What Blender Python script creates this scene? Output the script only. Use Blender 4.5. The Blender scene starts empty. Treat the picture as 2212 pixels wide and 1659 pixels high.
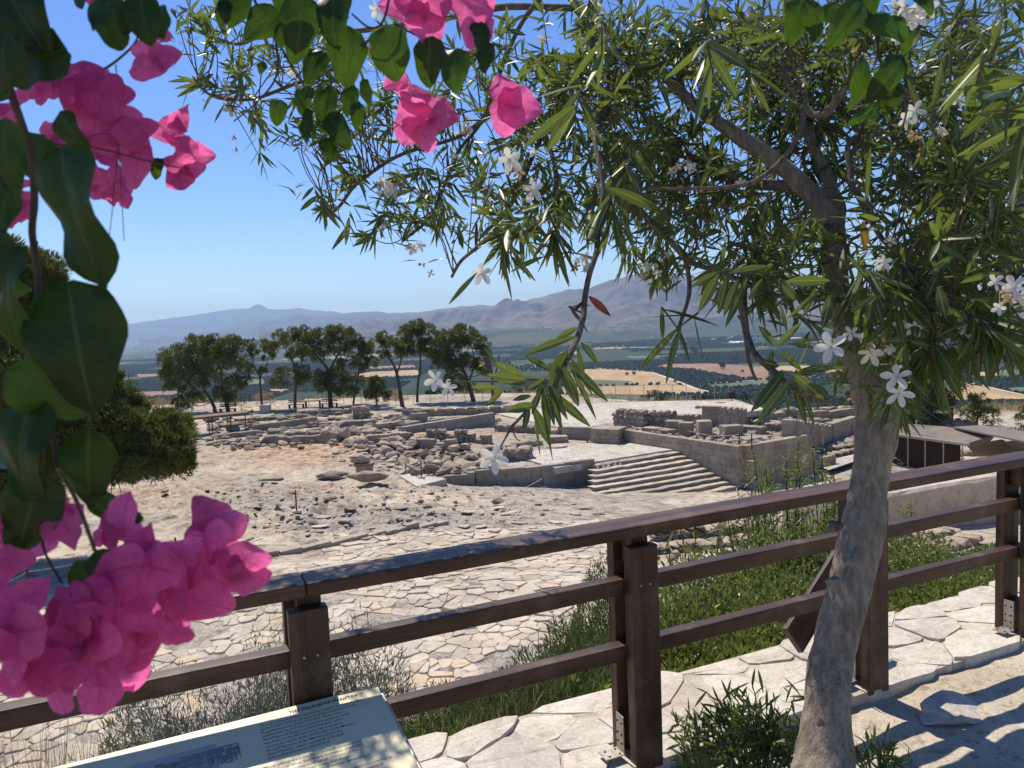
import bpy, math, random
import numpy as np
from mathutils import Vector, Matrix
rnd = random.Random(7)
rg = np.random.default_rng(11)
SC = bpy.context.scene
COL = SC.collection
R = math.radians

# ------------------------------------------------------------------ camera
F, CX, CY = 1610.0, 1106.0, 829.5          # photograph measured at 2212 x 1659
CAMH = 1.75
PITCH, ROLL = R(-4.6), R(-2.4)
_f = np.array([0, math.cos(PITCH), math.sin(PITCH)]); _r = np.array([1.0, 0, 0]); _u = np.cross(_r, _f)
RT = _r*math.cos(ROLL) + _u*math.sin(ROLL); UP = -_r*math.sin(ROLL) + _u*math.cos(ROLL); FW = _f
CAM = np.array([0, 0, CAMH])
cd = bpy.data.cameras.new('camera'); cam = bpy.data.objects.new('camera', cd); COL.objects.link(cam)
cam.matrix_world = Matrix(((RT[0], UP[0], -FW[0], 0), (RT[1], UP[1], -FW[1], 0), (RT[2], UP[2], -FW[2], CAMH), (0, 0, 0, 1)))
cd.sensor_width = 36; cd.lens = F/2212*36; cd.clip_start = 0.02; cd.clip_end = 60000
cd.dof.use_dof = True; cd.dof.focus_distance = 6.0; cd.dof.aperture_fstop = 15
SC.camera = cam

# ------------------------------------------------------------------ light
SUN_EL, SUN_AZ = R(57), math.atan2(-0.45, 0.89)      # azimuth measured from +Y towards +X
sund = np.array([math.sin(SUN_AZ)*math.cos(SUN_EL), math.cos(SUN_AZ)*math.cos(SUN_EL), math.sin(SUN_EL)])
world = bpy.data.worlds.new('World'); SC.world = world; world.use_nodes = True
wn = world.node_tree; bg = wn.nodes['Background']
sky = wn.nodes.new('ShaderNodeTexSky'); sky.sky_type = 'NISHITA'; sky.sun_disc = False
sky.sun_elevation = SUN_EL; sky.sun_rotation = SUN_AZ
sky.altitude = 700; sky.air_density = 1.0; sky.dust_density = 0.3; sky.ozone_density = 4.0
hs = wn.nodes.new('ShaderNodeHueSaturation'); hs.inputs['Saturation'].default_value = 1.25; hs.inputs['Hue'].default_value = .513; hs.inputs['Value'].default_value = 1.1; wn.links.new(sky.outputs[0], hs.inputs['Color']); wn.links.new(hs.outputs[0], bg.inputs[0]); bg.inputs[1].default_value = 0.098
sl = bpy.data.lights.new('sun', 'SUN'); sl.energy = 4.4; sl.angle = R(0.53); sl.color = (1.0, 0.92, 0.80)
so = bpy.data.objects.new('sun', sl); COL.objects.link(so)
so.rotation_euler = Vector(sund).to_track_quat('Z', 'Y').to_euler(); so.location = (0, 0, 40)
SC.view_settings.view_transform = 'Standard'; SC.view_settings.look = 'None'
SC.view_settings.exposure = 0.46; SC.view_settings.gamma = 1.0; SC.view_settings.use_curve_mapping = False
SC.cycles.max_bounces = 7; SC.cycles.diffuse_bounces = 3; SC.cycles.glossy_bounces = 2
SC.cycles.transmission_bounces = 4; SC.cycles.volume_bounces = 0; SC.cycles.transparent_max_bounces = 8
SC.cycles.sample_clamp_indirect = 6
try:
    SC.cycles.use_denoising = True; SC.cycles.denoiser = 'OPENIMAGEDENOISE'
except Exception: pass

# ------------------------------------------------------------------ helpers: rays
def ray(u, v): return RT*(u-CX)/F - UP*(v-CY)/F + FW
def atd(u, v, d):                                    # point at distance d along the view axis
    return CAM + ray(u, v)*d
def atz(u, v, z):
    d = ray(u, v); return CAM + d*(z-CAMH)/d[2]
def aty(u, v, y):
    d = ray(u, v); return CAM + d*(y/d[1])
def proj(P):
    q = np.asarray(P, float)-CAM; w = q@FW; return CX+F*(q@RT)/w, CY-F*(q@UP)/w

# ------------------------------------------------------------------ helpers: noise
def _h(ix, iy, iz, s):
    n = (ix*374761393 + iy*668265263 + iz*2147483647 + s*974711) & 0xffffffff
    n = ((n ^ (n >> 13))*1274126177) & 0xffffffff
    return ((n ^ (n >> 16)) & 0xffffff)/16777215.0
def vnoise(x, y, z=0.0, s=0):
    x, y, z = np.broadcast_arrays(np.asarray(x, float), np.asarray(y, float), np.asarray(z, float))
    ix, iy, iz = np.floor(x).astype(np.int64), np.floor(y).astype(np.int64), np.floor(z).astype(np.int64)
    fx, fy, fz = x-ix, y-iy, z-iz
    fx, fy, fz = fx*fx*(3-2*fx), fy*fy*(3-2*fy), fz*fz*(3-2*fz)
    r = 0
    for a in (0, 1):
        for b in (0, 1):
            for c in (0, 1):
                w = (fx if a else 1-fx)*(fy if b else 1-fy)*(fz if c else 1-fz)
                r = r + w*_h(ix+a, iy+b, iz+c, s)
    return r*2-1
def fbm(x, y, z=0.0, s=0, o=4):
    r, a, f = 0, 1.0, 1.0
    for k in range(o):
        r = r+a*vnoise(np.asarray(x)*f+k*17.3, np.asarray(y)*f-k*9.1, np.asarray(z)*f, s+k); a *= .5; f *= 2.03
    return r

# ------------------------------------------------------------------ helpers: objects
def tag(o, label=None, cat=None, group=None, kind=None):
    if label: o['label'] = label
    if cat: o['category'] = cat
    if group: o['group'] = group
    if kind: o['kind'] = kind
    return o
def empty(name, loc=(0, 0, 0), label=None, cat=None, group=None, kind=None):
    o = bpy.data.objects.new(name, None); o.location = Vector([float(c) for c in loc]); o.empty_display_size = .1
    COL.objects.link(o); return tag(o, label, cat, group, kind)
def link(o, parent=None):
    COL.objects.link(o)
    if parent is not None:
        o.parent = parent
        o.matrix_parent_inverse = Matrix.Translation(parent.location).inverted()
    return o
def mesh_np(name, V, Fs, mat, parent=None, smooth=False, tint=None, matidx=None):
    """V (N,3); Fs = array (M,k) or list of such arrays"""
    if not isinstance(Fs, list): Fs = [Fs]
    V = np.asarray(V, dtype=np.float32)
    me = bpy.data.meshes.new(name)
    me.vertices.add(len(V)); me.vertices.foreach_set('co', V.ravel())
    tot = np.concatenate([np.full(len(f), f.shape[1]) for f in Fs if len(f)])
    idx = np.concatenate([f.ravel() for f in Fs if len(f)])
    me.loops.add(len(idx)); me.loops.foreach_set('vertex_index', idx.astype(np.int32))
    me.polygons.add(len(tot))
    st = np.concatenate([[0], np.cumsum(tot)[:-1]])
    me.polygons.foreach_set('loop_start', st.astype(np.int32)); me.polygons.foreach_set('loop_total', tot.astype(np.int32))
    me.polygons.foreach_set('use_smooth', np.full(len(tot), smooth))
    for m in (mat if isinstance(mat, (list, tuple)) else [mat]): me.materials.append(m)
    if matidx is not None: me.polygons.foreach_set('material_index', np.asarray(matidx, dtype=np.int32))
    if tint is not None:
        a = me.color_attributes.new('tint', 'FLOAT_COLOR', 'POINT')
        t = np.ones((len(V), 4), np.float32); tt = np.asarray(tint, dtype=np.float32)
        t[:, :tt.shape[1]] = tt; a.data.foreach_set('color', t.ravel())
    me.update(calc_edges=True)
    o = bpy.data.objects.new(name, me)
    return link(o, parent)
class MB:
    def __init__(s): s.v = []; s.f = []
    def add(s, vs, fs):
        n = len(s.v); s.v += [tuple(float(c) for c in v) for v in vs]; s.f += [tuple(n+i for i in f) for f in fs]; return s
    def box(s, c, sx, sy, sz, ax=None, ay=None, az=None):     # centre, full sizes, axes
        ax = np.array([1., 0, 0]) if ax is None else np.asarray(ax, float); ay = np.array([0, 1., 0]) if ay is None else np.asarray(ay, float)
        az = np.array([0, 0, 1.]) if az is None else np.asarray(az, float); c = np.asarray(c, float)
        vs = [c+ax*sx/2*i+ay*sy/2*j+az*sz/2*k for k in (-1, 1) for j in (-1, 1) for i in (-1, 1)]
        return s.add(vs, [(0, 2, 3, 1), (4, 5, 7, 6), (0, 1, 5, 4), (2, 6, 7, 3), (0, 4, 6, 2), (1, 3, 7, 5)])
    def build(s, name, mat, parent=None, smooth=False, bevel=0):
        me = bpy.data.meshes.new(name); me.from_pydata(s.v, [], s.f); me.materials.append(mat)
        if smooth: me.polygons.foreach_set('use_smooth', [True]*len(me.polygons))
        o = bpy.data.objects.new(name, me); link(o, parent)
        if bevel:
            m = o.modifiers.new('bevel', 'BEVEL'); m.width = bevel; m.segments = 2; m.limit_method = 'ANGLE'
        return o
def frames(P):
    P = np.asarray(P, float); T = np.gradient(P, axis=0); T /= np.linalg.norm(T, axis=1)[:, None]+1e-9
    a = np.array([0, 0, 1.]) if abs(T[0][2]) < .9 else np.array([1., 0, 0])
    N = np.cross(T[0], a); N /= np.linalg.norm(N); Ns = [N]
    for i in range(1, len(P)):
        N = Ns[-1]-T[i]*np.dot(Ns[-1], T[i]); N /= np.linalg.norm(N)+1e-9; Ns.append(N)
    Ns = np.array(Ns); return T, Ns, np.cross(T, Ns)
def tube_np(P, rad, sides=6, wob=0, cap=True):
    P = np.asarray(P, float); rad = np.broadcast_to(np.asarray(rad, float), (len(P),)); T, N, B = frames(P)
    a = np.linspace(0, 2*np.pi, sides, endpoint=False)
    rr = np.broadcast_to(rad[:, None], (len(P), sides)).copy()
    if wob:
        s = np.arange(len(P))[:, None]*.35
        rr *= 1+wob*fbm(np.cos(a)[None]*1.3+s*0.3, np.sin(a)[None]*1.3, s*.5+P[0][0]*7, 5, 3)
    V = P[:, None, :]+N[:, None, :]*(np.cos(a)[None, :, None]*rr[..., None])+B[:, None, :]*(np.sin(a)[None, :, None]*rr[..., None])
    V = V.reshape(-1, 3); n = len(P); i = np.arange(n-1)[:, None]*sides; j = np.arange(sides)[None]; k = (j+1) % sides
    Q = np.stack([i+j, i+k, i+sides+k, i+sides+j], -1).reshape(-1, 4)
    return V, Q
class NB:                                              # numpy accumulator of uniform-k faces
    def __init__(s): s.V = []; s.F = {}; s.T = []; s.n = 0
    def add(s, V, Fc, tint=None):
        s.V.append(V); s.F.setdefault(Fc.shape[1], []).append(Fc+s.n)
        s.T.append(np.zeros((len(V), 3)) if tint is None else tint); s.n += len(V); return s
    def build(s, name, mat, parent=None, smooth=False, tint=True):
        return mesh_np(name, np.concatenate(s.V), [np.concatenate(f) for f in s.F.values()], mat, parent, smooth, np.concatenate(s.T) if tint else None)
def spline(P, n=6):
    P = np.asarray(P, float)
    if len(P) < 3: return np.array([P[0]+(P[-1]-P[0])*t for t in np.linspace(0, 1, n+1)])
    Q = np.vstack([2*P[0]-P[1], P, 2*P[-1]-P[-2]]); out = []
    for i in range(1, len(Q)-2):
        p0, p1, p2, p3 = Q[i-1:i+3]
        for t in np.linspace(0, 1, n, endpoint=False):
            out.append(.5*((2*p1)+(-p0+p2)*t+(2*p0-5*p1+4*p2-p3)*t*t+(-p0+3*p1-3*p2+p3)*t**3))
    out.append(P[-1]); return np.array(out)
def norm(a): a = np.asarray(a, float); return a/(np.linalg.norm(a, axis=-1, keepdims=True)+1e-9)

# ------------------------------------------------------------------ materials
def newmat(name):
    m = bpy.data.materials.new(name); m.use_nodes = True; nt = m.node_tree; nt.nodes.clear()
    out = nt.nodes.new('ShaderNodeOutputMaterial'); return m, nt, out
def N(nt, t, **k):
    n = nt.nodes.new('ShaderNode'+t)
    for a, b in k.items():
        if a.startswith('_'): n.inputs[int(a[1:])].default_value = b
        elif a in n.inputs.keys() and not hasattr(n, a): n.inputs[a].default_value = b
        else:
            try: setattr(n, a, b)
            except Exception: n.inputs[a].default_value = b
    return n
def ramp(nt, fac, stops):
    r = nt.nodes.new('ShaderNodeValToRGB'); e = r.color_ramp.elements
    while len(e) < len(stops): e.new(.5)
    for x, (p, c) in zip(e, stops): x.position = p; x.color = (*c, 1) if len(c) == 3 else c
    nt.links.new(fac, r.inputs[0]); return r.outputs[0]
def mixc(nt, fac, a, b, mode='MIX'):
    m = nt.nodes.new('ShaderNodeMix'); m.data_type = 'RGBA'; m.blend_type = mode
    for i, v in ((0, fac), (6, a), (7, b)):
        if hasattr(v, 'is_linked') or isinstance(v, bpy.types.NodeSocket): nt.links.new(v, m.inputs[i])
        else: m.inputs[i].default_value = v if i == 0 else ((*v, 1) if len(v) == 3 else v)
    return m.outputs[2]
def coord(nt, kind='Object', scale=(1, 1, 1)):
    c = nt.nodes.new('ShaderNodeTexCoord'); m = nt.nodes.new('ShaderNodeMapping'); m.inputs[3].default_value = scale
    nt.links.new(c.outputs[kind], m.inputs[0]); return m.outputs[0]
def geopos(nt, scale=(1, 1, 1)):
    c = nt.nodes.new('ShaderNodeNewGeometry'); m = nt.nodes.new('ShaderNodeMapping'); m.inputs[3].default_value = scale
    nt.links.new(c.outputs['Position'], m.inputs[0]); return m.outputs[0]
def noise(nt, vec, scale, detail=5, rough=.55, out='Fac'):
    n = nt.nodes.new('ShaderNodeTexNoise'); n.inputs['Scale'].default_value = scale; n.inputs['Detail'].default_value = detail
    n.inputs['Roughness'].default_value = rough; nt.links.new(vec, n.inputs['Vector']); return n.outputs[out]
def bump(nt, h, strength, dist, prev=None):
    b = nt.nodes.new('ShaderNodeBump'); b.inputs['Strength'].default_value = strength; b.inputs['Distance'].default_value = dist
    nt.links.new(h, b.inputs['Height'])
    if prev is not None: nt.links.new(prev, b.inputs['Normal'])
    return b.outputs[0]
def principled(nt, out, col, rough=.9, nrm=None, spec=.3, metal=0):
    p = nt.nodes.new('ShaderNodeBsdfPrincipled')
    if isinstance(col, bpy.types.NodeSocket): nt.links.new(col, p.inputs['Base Color'])
    else: p.inputs['Base Color'].default_value = (*col, 1)
    if isinstance(rough, bpy.types.NodeSocket): nt.links.new(rough, p.inputs['Roughness'])
    else: p.inputs['Roughness'].default_value = rough
    p.inputs['Specular IOR Level'].default_value = spec; p.inputs['Metallic'].default_value = metal
    if nrm is not None: nt.links.new(nrm, p.inputs['Normal'])
    if out is not None: nt.links.new(p.outputs[0], out.inputs[0])
    return p
def m_stone(name, c1, c2, c3, sc=3.0, bs=.5, bd=.03, objrand=.25, crack=0, flagt=0):
    m, nt, out = newmat(name); pos = geopos(nt)
    n1 = noise(nt, pos, sc*.5, 6, .65); n2 = noise(nt, pos, sc*3, 6, .7); n3 = noise(nt, pos, sc*14, 4, .7)
    c = ramp(nt, n1, [(.3, c1), (.5, c2), (.68, c3)])
    c = mixc(nt, .55, c, ramp(nt, n2, [(.3, (.45, .44, .42)), (.48, (.95, .95, .95)), (.75, (1.15, 1.12, 1.08))]), 'MULTIPLY')
    c = mixc(nt, .6, c, ramp(nt, n3, [(.35, (.7, .69, .68)), (.6, (1.1, 1.1, 1.1))]), 'MULTIPLY')
    oi = nt.nodes.new('ShaderNodeObjectInfo')
    c = mixc(nt, 1.0, c, ramp(nt, oi.outputs['Random'], [(0, (1-objrand,)*3), (.5, (1, .985, .96)), (1, (1+objrand*.7, 1+objrand*.62, 1+objrand*.5))]), 'MULTIPLY')
    h = bump(nt, n1, bs, bd*2); h = bump(nt, n2, bs, bd, h); h = bump(nt, n3, bs*.8, bd*.3, h)
    if flagt:
        at = nt.nodes.new('ShaderNodeAttribute'); at.attribute_name = 'tint'; sp = nt.nodes.new('ShaderNodeSeparateColor'); nt.links.new(at.outputs['Color'], sp.inputs[0])
        c = mixc(nt, 1.0, c, ramp(nt, sp.outputs[0], [(0, (.78, .76, .73)), (.35, (.95, .93, .89)), (.7, (1.03, 1.0, .96)), (.93, (1.1, 1.03, .92)), (1, (1.08, .92, .74))]), 'MULTIPLY')
    if crack:
        vt = N(nt, 'TexVoronoi', feature='DISTANCE_TO_EDGE'); vt.inputs['Scale'].default_value = crack
        nw = noise(nt, pos, crack*1.5, 3, .6, 'Color'); mx = mixc(nt, .15, pos, nw); nt.links.new(mx, vt.inputs['Vector'])
        cr = ramp(nt, vt.outputs['Distance'], [(0, (.35, .31, .26)), (.035, (1, 1, 1))]); c = mixc(nt, .8, c, cr, 'MULTIPLY')
    principled(nt, out, c, .95, h, .15); return m
def m_leaf(name, cA, cB, trans, rough=.4, rib=None, ribw=.1, tw=.45, spec=.5, veins=0, tmix=.5):
    """leaf: colours cA..cB by the leaf's own tint, pale midrib, translucent"""
    m, nt, out = newmat(name)
    at = nt.nodes.new('ShaderNodeAttribute'); at.attribute_name = 'tint'
    sp = nt.nodes.new('ShaderNodeSeparateColor'); nt.links.new(at.outputs['Color'], sp.inputs[0])
    c = mixc(nt, sp.outputs[0], cA, cB); t = mixc(nt, sp.outputs[0], tuple(x*.8 for x in trans), trans)
    pos = coord(nt, 'Object'); n = noise(nt, pos, 25, 3, .6)
    c = mixc(nt, .5, c, ramp(nt, n, [(.3, (.7, .7, .7)), (.7, (1.2, 1.2, 1.2))]), 'MULTIPLY')
    if rib:
        rf = ramp(nt, sp.outputs[1], [(0, (1, 1, 1)), (ribw, (1, 1, 1)), (ribw*1.9, (0, 0, 0))])
        c = mixc(nt, rf, c, rib)
    nr = None
    if veins:
        wv = N(nt, 'TexVoronoi', feature='DISTANCE_TO_EDGE'); wv.inputs['Scale'].default_value = veins; nt.links.new(pos, wv.inputs['Vector'])
        vf = ramp(nt, wv.outputs['Distance'], [(0, (.50, .50, .50)), (.09, (1, 1, 1))])
        t = mixc(nt, .5, t, vf, 'MULTIPLY'); t = mixc(nt, .8, t, ramp(nt, noise(nt, pos, veins*.22, 5, .7), [(.35, (.62, .55, .6)), (.62, (1.15, 1.15, 1.15))]), 'MULTIPLY'); nr = bump(nt, noise(nt, pos, veins*.6, 3), .5, .004)
    p = principled(nt, None, c, rough, nr, spec)
    tr = nt.nodes.new('ShaderNodeBsdfTranslucent')
    if isinstance(t, bpy.types.NodeSocket): nt.links.new(t, tr.inputs[0])
    if nr is not None: nt.links.new(nr, tr.inputs['Normal'])
    mx = nt.nodes.new('ShaderNodeMixShader'); mx.inputs[0].default_value = tw
    nt.links.new(p.outputs[0], mx.inputs[1]); nt.links.new(tr.outputs[0], mx.inputs[2]); nt.links.new(mx.outputs[0], out.inputs[0])
    return m
def m_plain(name, col, rough=.7, spec=.3, metal=0, var=.25, sc=20):
    m, nt, out = newmat(name); pos = coord(nt, 'Object'); n = noise(nt, pos, sc, 5, .6)
    c = mixc(nt, 1.0, col, ramp(nt, n, [(.3, (1-var,)*3), (.7, (1+var,)*3)]), 'MULTIPLY')
    principled(nt, out, c, rough, bump(nt, n, .2, .01), spec, metal); return m
M = {}
M['lime'] = m_stone('limestone', (.34, .29, .23), (.48, .42, .34), (.56, .505, .42), 2.2)
M['rubble'] = m_stone('grey_rubble_stone', (.225, .18, .135), (.37, .305, .235), (.49, .425, .34), 2.5, objrand=.35, bs=.8)
M['rock'] = m_stone('weathered_rock_and_riser_shade', (.19, .155, .12), (.30, .25, .20), (.42, .36, .29), 2.0, bs=.9)
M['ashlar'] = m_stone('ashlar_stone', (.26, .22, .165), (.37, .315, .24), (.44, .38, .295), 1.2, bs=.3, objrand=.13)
M['flag'] = m_stone('flagstone', (.40, .35, .28), (.52, .465, .385), (.60, .55, .465), 1.6, bs=.6, objrand=.0, flagt=1)
M['mortar'] = m_stone('pale_mortar', (.36, .31, .25), (.46, .41, .34), (.52, .47, .40), 8, bs=.5, bd=.01, objrand=0)
M['curb'] = m_stone('pale_kerb_stone', (.47, .42, .35), (.59, .54, .46), (.66, .62, .54), 5.0, bs=.55, bd=.012, objrand=.10)
M['needle'] = m_leaf('pine_needles', (.045, .068, .016), (.20, .21, .052), (.18, .20, .04), .6, tw=.25, spec=.2)
M['needle_dark'] = m_leaf('dark_pine_needles', (.03, .055, .016), (.07, .10, .03), (.07, .10, .03), .6, tw=.2, spec=.2)
M['olive'] = m_leaf('olive_foliage', (.035, .062, .036), (.075, .105, .06), (.08, .10, .05), .7, tw=.15, spec=.1)
M['oleander'] = m_leaf('oleander_leaf', (.016, .036, .012), (.08, .115, .034), (.22, .29, .04), .44, rib=(.24, .29, .12), tw=.34, spec=.45)
M['oleander_bush'] = m_leaf('oleander_shoot_leaf', (.085, .12, .03), (.20, .23, .07), (.28, .32, .06), .4, rib=(.2, .28, .1), tw=.32, spec=.45)
M['rosemary'] = m_leaf('rosemary_leaf', (.055, .08, .026), (.17, .20, .075), (.18, .23, .06), .6, tw=.22, spec=.2)
M['lavender'] = m_leaf('grey_lavender_leaf', (.11, .125, .085), (.25, .26, .20), (.14, .16, .10), .7, tw=.2, spec=.2)
M['weed'] = m_leaf('yellow_green_weed', (.11, .16, .025), (.26, .29, .06), (.3, .36, .06), .5, tw=.35, spec=.3)
M['straw'] = m_leaf('dry_grass', (.38, .29, .15), (.56, .46, .27), (.4, .3, .15), .7, tw=.25, spec=.2)
M['boug_leaf'] = m_leaf('bougainvillea_leaf', (.006, .018, .004), (.028, .07, .010), (.15, .33, .012), .42, rib=(.03, .07, .02), ribw=.03, tw=.20, spec=.25, veins=70)
M['bract'] = m_leaf('bougainvillea_bract', (.46, .045, .23), (.68, .16, .42), (1.0, .20, .50), .65, rib=(.40, .04, .20), ribw=.025, tw=.58, spec=.12, veins=130)
M['petal'] = m_leaf('white_petal', (.78, .76, .70), (.84, .82, .78), (.8, .78, .66), .5, tw=.35, spec=.2)
M['dry'] = m_leaf('withered_flower', (.42, .29, .16), (.60, .45, .28), (.5, .35, .18), .8, tw=.3, spec=.1)
M['redleaf'] = m_leaf('withered_red_leaf', (.06, .015, .012), (.10, .025, .02), (.25, .04, .02), .4, tw=.3)
M['yellowleaf'] = m_leaf('yellow_leaf', (.55, .33, .03), (.6, .38, .04), (.7, .4, .03), .5, tw=.4)
M['stem'] = m_plain('brown_stem', (.075, .05, .035), .8, var=.4, sc=60)
M['green_stem'] = m_plain('green_stem', (.16, .19, .06), .6, sc=60)
M['steel'] = m_plain('galvanised_steel', (.42, .38, .30), .45, .5, .6, sc=90)
M['rust'] = m_plain('rusty_iron', (.15, .06, .035), .85, sc=60)
M['rope'] = m_plain('pale_rope', (.55, .50, .42), .9, sc=200)
M['roof'] = m_plain('brown_grey_shelter_roofing', (.20, .165, .135), .85, var=.15, sc=1.2)
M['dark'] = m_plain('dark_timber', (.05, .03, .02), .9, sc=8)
M['canopy'] = m_plain('brown_canopy', (.17, .10, .06), .8, sc=4)
M['white'] = m_plain('white_plaster', (.74, .73, .70), .8, var=.08, sc=.5)
M['tile'] = m_plain('tile_roof', (.42, .25, .18), .8, var=.1, sc=.5)
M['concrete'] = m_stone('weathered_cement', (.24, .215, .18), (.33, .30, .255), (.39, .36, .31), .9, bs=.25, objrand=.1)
M['pale_slab'] = m_stone('pale_cement', (.46, .43, .38), (.53, .50, .44), (.58, .55, .49), 1.5, bs=.2, objrand=.05)

def m_bark(name, c1, c2, sc, crackc, stretch=.35):
    m, nt, out = newmat(name); pos = coord(nt, 'Object', (1, 1, stretch)); raw = coord(nt, 'Object')
    n1 = noise(nt, pos, sc, 7, .7); n2 = noise(nt, raw, sc*.28, 4, .6); n3 = noise(nt, raw, sc*6, 4, .7)
    c = ramp(nt, n1, [(.32, c1), (.62, c2)]); c = mixc(nt, .6, c, ramp(nt, n2, [(.35, (.72, .68, .62)), (.65, (1.15, 1.15, 1.15))]), 'MULTIPLY')
    c = mixc(nt, .5, c, ramp(nt, n3, [(.35, (.6, .6, .6)), (.55, (1.05, 1.05, 1.05))]), 'MULTIPLY')
    vt = N(nt, 'TexVoronoi', feature='DISTANCE_TO_EDGE'); vt.inputs['Scale'].default_value = min(sc*.55, 13)
    w = mixc(nt, .12, raw, noise(nt, raw, sc*.6, 3, .6, 'Color')); nt.links.new(w, vt.inputs['Vector'])
    gate = ramp(nt, noise(nt, raw, 3.0, 2, .5), [(.52, (0, 0, 0)), (.60, (1, 1, 1))])
    line = ramp(nt, vt.outputs['Distance'], [(0, (1, 1, 1)), (.02, (0, 0, 0))])
    g = mixc(nt, 1.0, gate, line, 'MULTIPLY'); c = mixc(nt, g, c, crackc)
    h = bump(nt, n1, .8, .02); h = bump(nt, n3, .5, .004, h); principled(nt, out, c, .9, h, .2); return m
M['bark'] = m_bark('oleander_bark', (.19, .15, .11), (.42, .355, .275), 46, (.03, .02, .015), .28)
M['branch'] = m_bark('oleander_branch_bark', (.10, .075, .055), (.22, .18, .14), 30, (.03, .02, .015))
M['pine_bark'] = m_plain('pine_bark', (.11, .075, .055), .9, var=.4, sc=3)
def m_wood(name):
    m, nt, out = newmat(name); pos = coord(nt, 'Object', (1.2, 16, 16)); raw = coord(nt, 'Object')
    n1 = noise(nt, pos, 2.2, 6, .6)
    n0 = noise(nt, coord(nt, 'Object', (.8, 9, 9)), 1.3, 8, .7)
    c = ramp(nt, n0, [(.3, (.034, .014, .0055)), (.5, (.066, .030, .013)), (.60, (.105, .052, .024)), (.66, (.045, .020, .009)), (.75, (.085, .042, .02))])
    c = mixc(nt, .7, c, ramp(nt, n1, [(.3, (.6, .6, .6)), (.7, (1.35, 1.3, 1.3))]), 'MULTIPLY')
    n2 = noise(nt, raw, 60, 3, .6); sc2 = ramp(nt, n2, [(.70, (0, 0, 0)), (.78, (1, 1, 1))]); c = mixc(nt, sc2, c, (.24, .17, .12)); dst = ramp(nt, noise(nt, raw, 7, 6, .7), [(.52, (0, 0, 0)), (.72, (.45, .45, .45))]); c = mixc(nt, dst, c, (.20, .14, .10))
    h = bump(nt, n1, .6, .005); ck = noise(nt, coord(nt, 'Object', (.5, 30, 30)), 2.0, 4, .6); c = mixc(nt, ramp(nt, ck, [(.335, (1, 1, 1)), (.36, (0, 0, 0))]), c, (.008, .004, .002))
    rr = ramp(nt, n1, [(.3, (.38, .38, .38)), (.7, (.6, .6, .6))])
    principled(nt, out, c, rr, h, .4); return m
M['wood'] = m_wood('brown_stained_wood')
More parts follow.
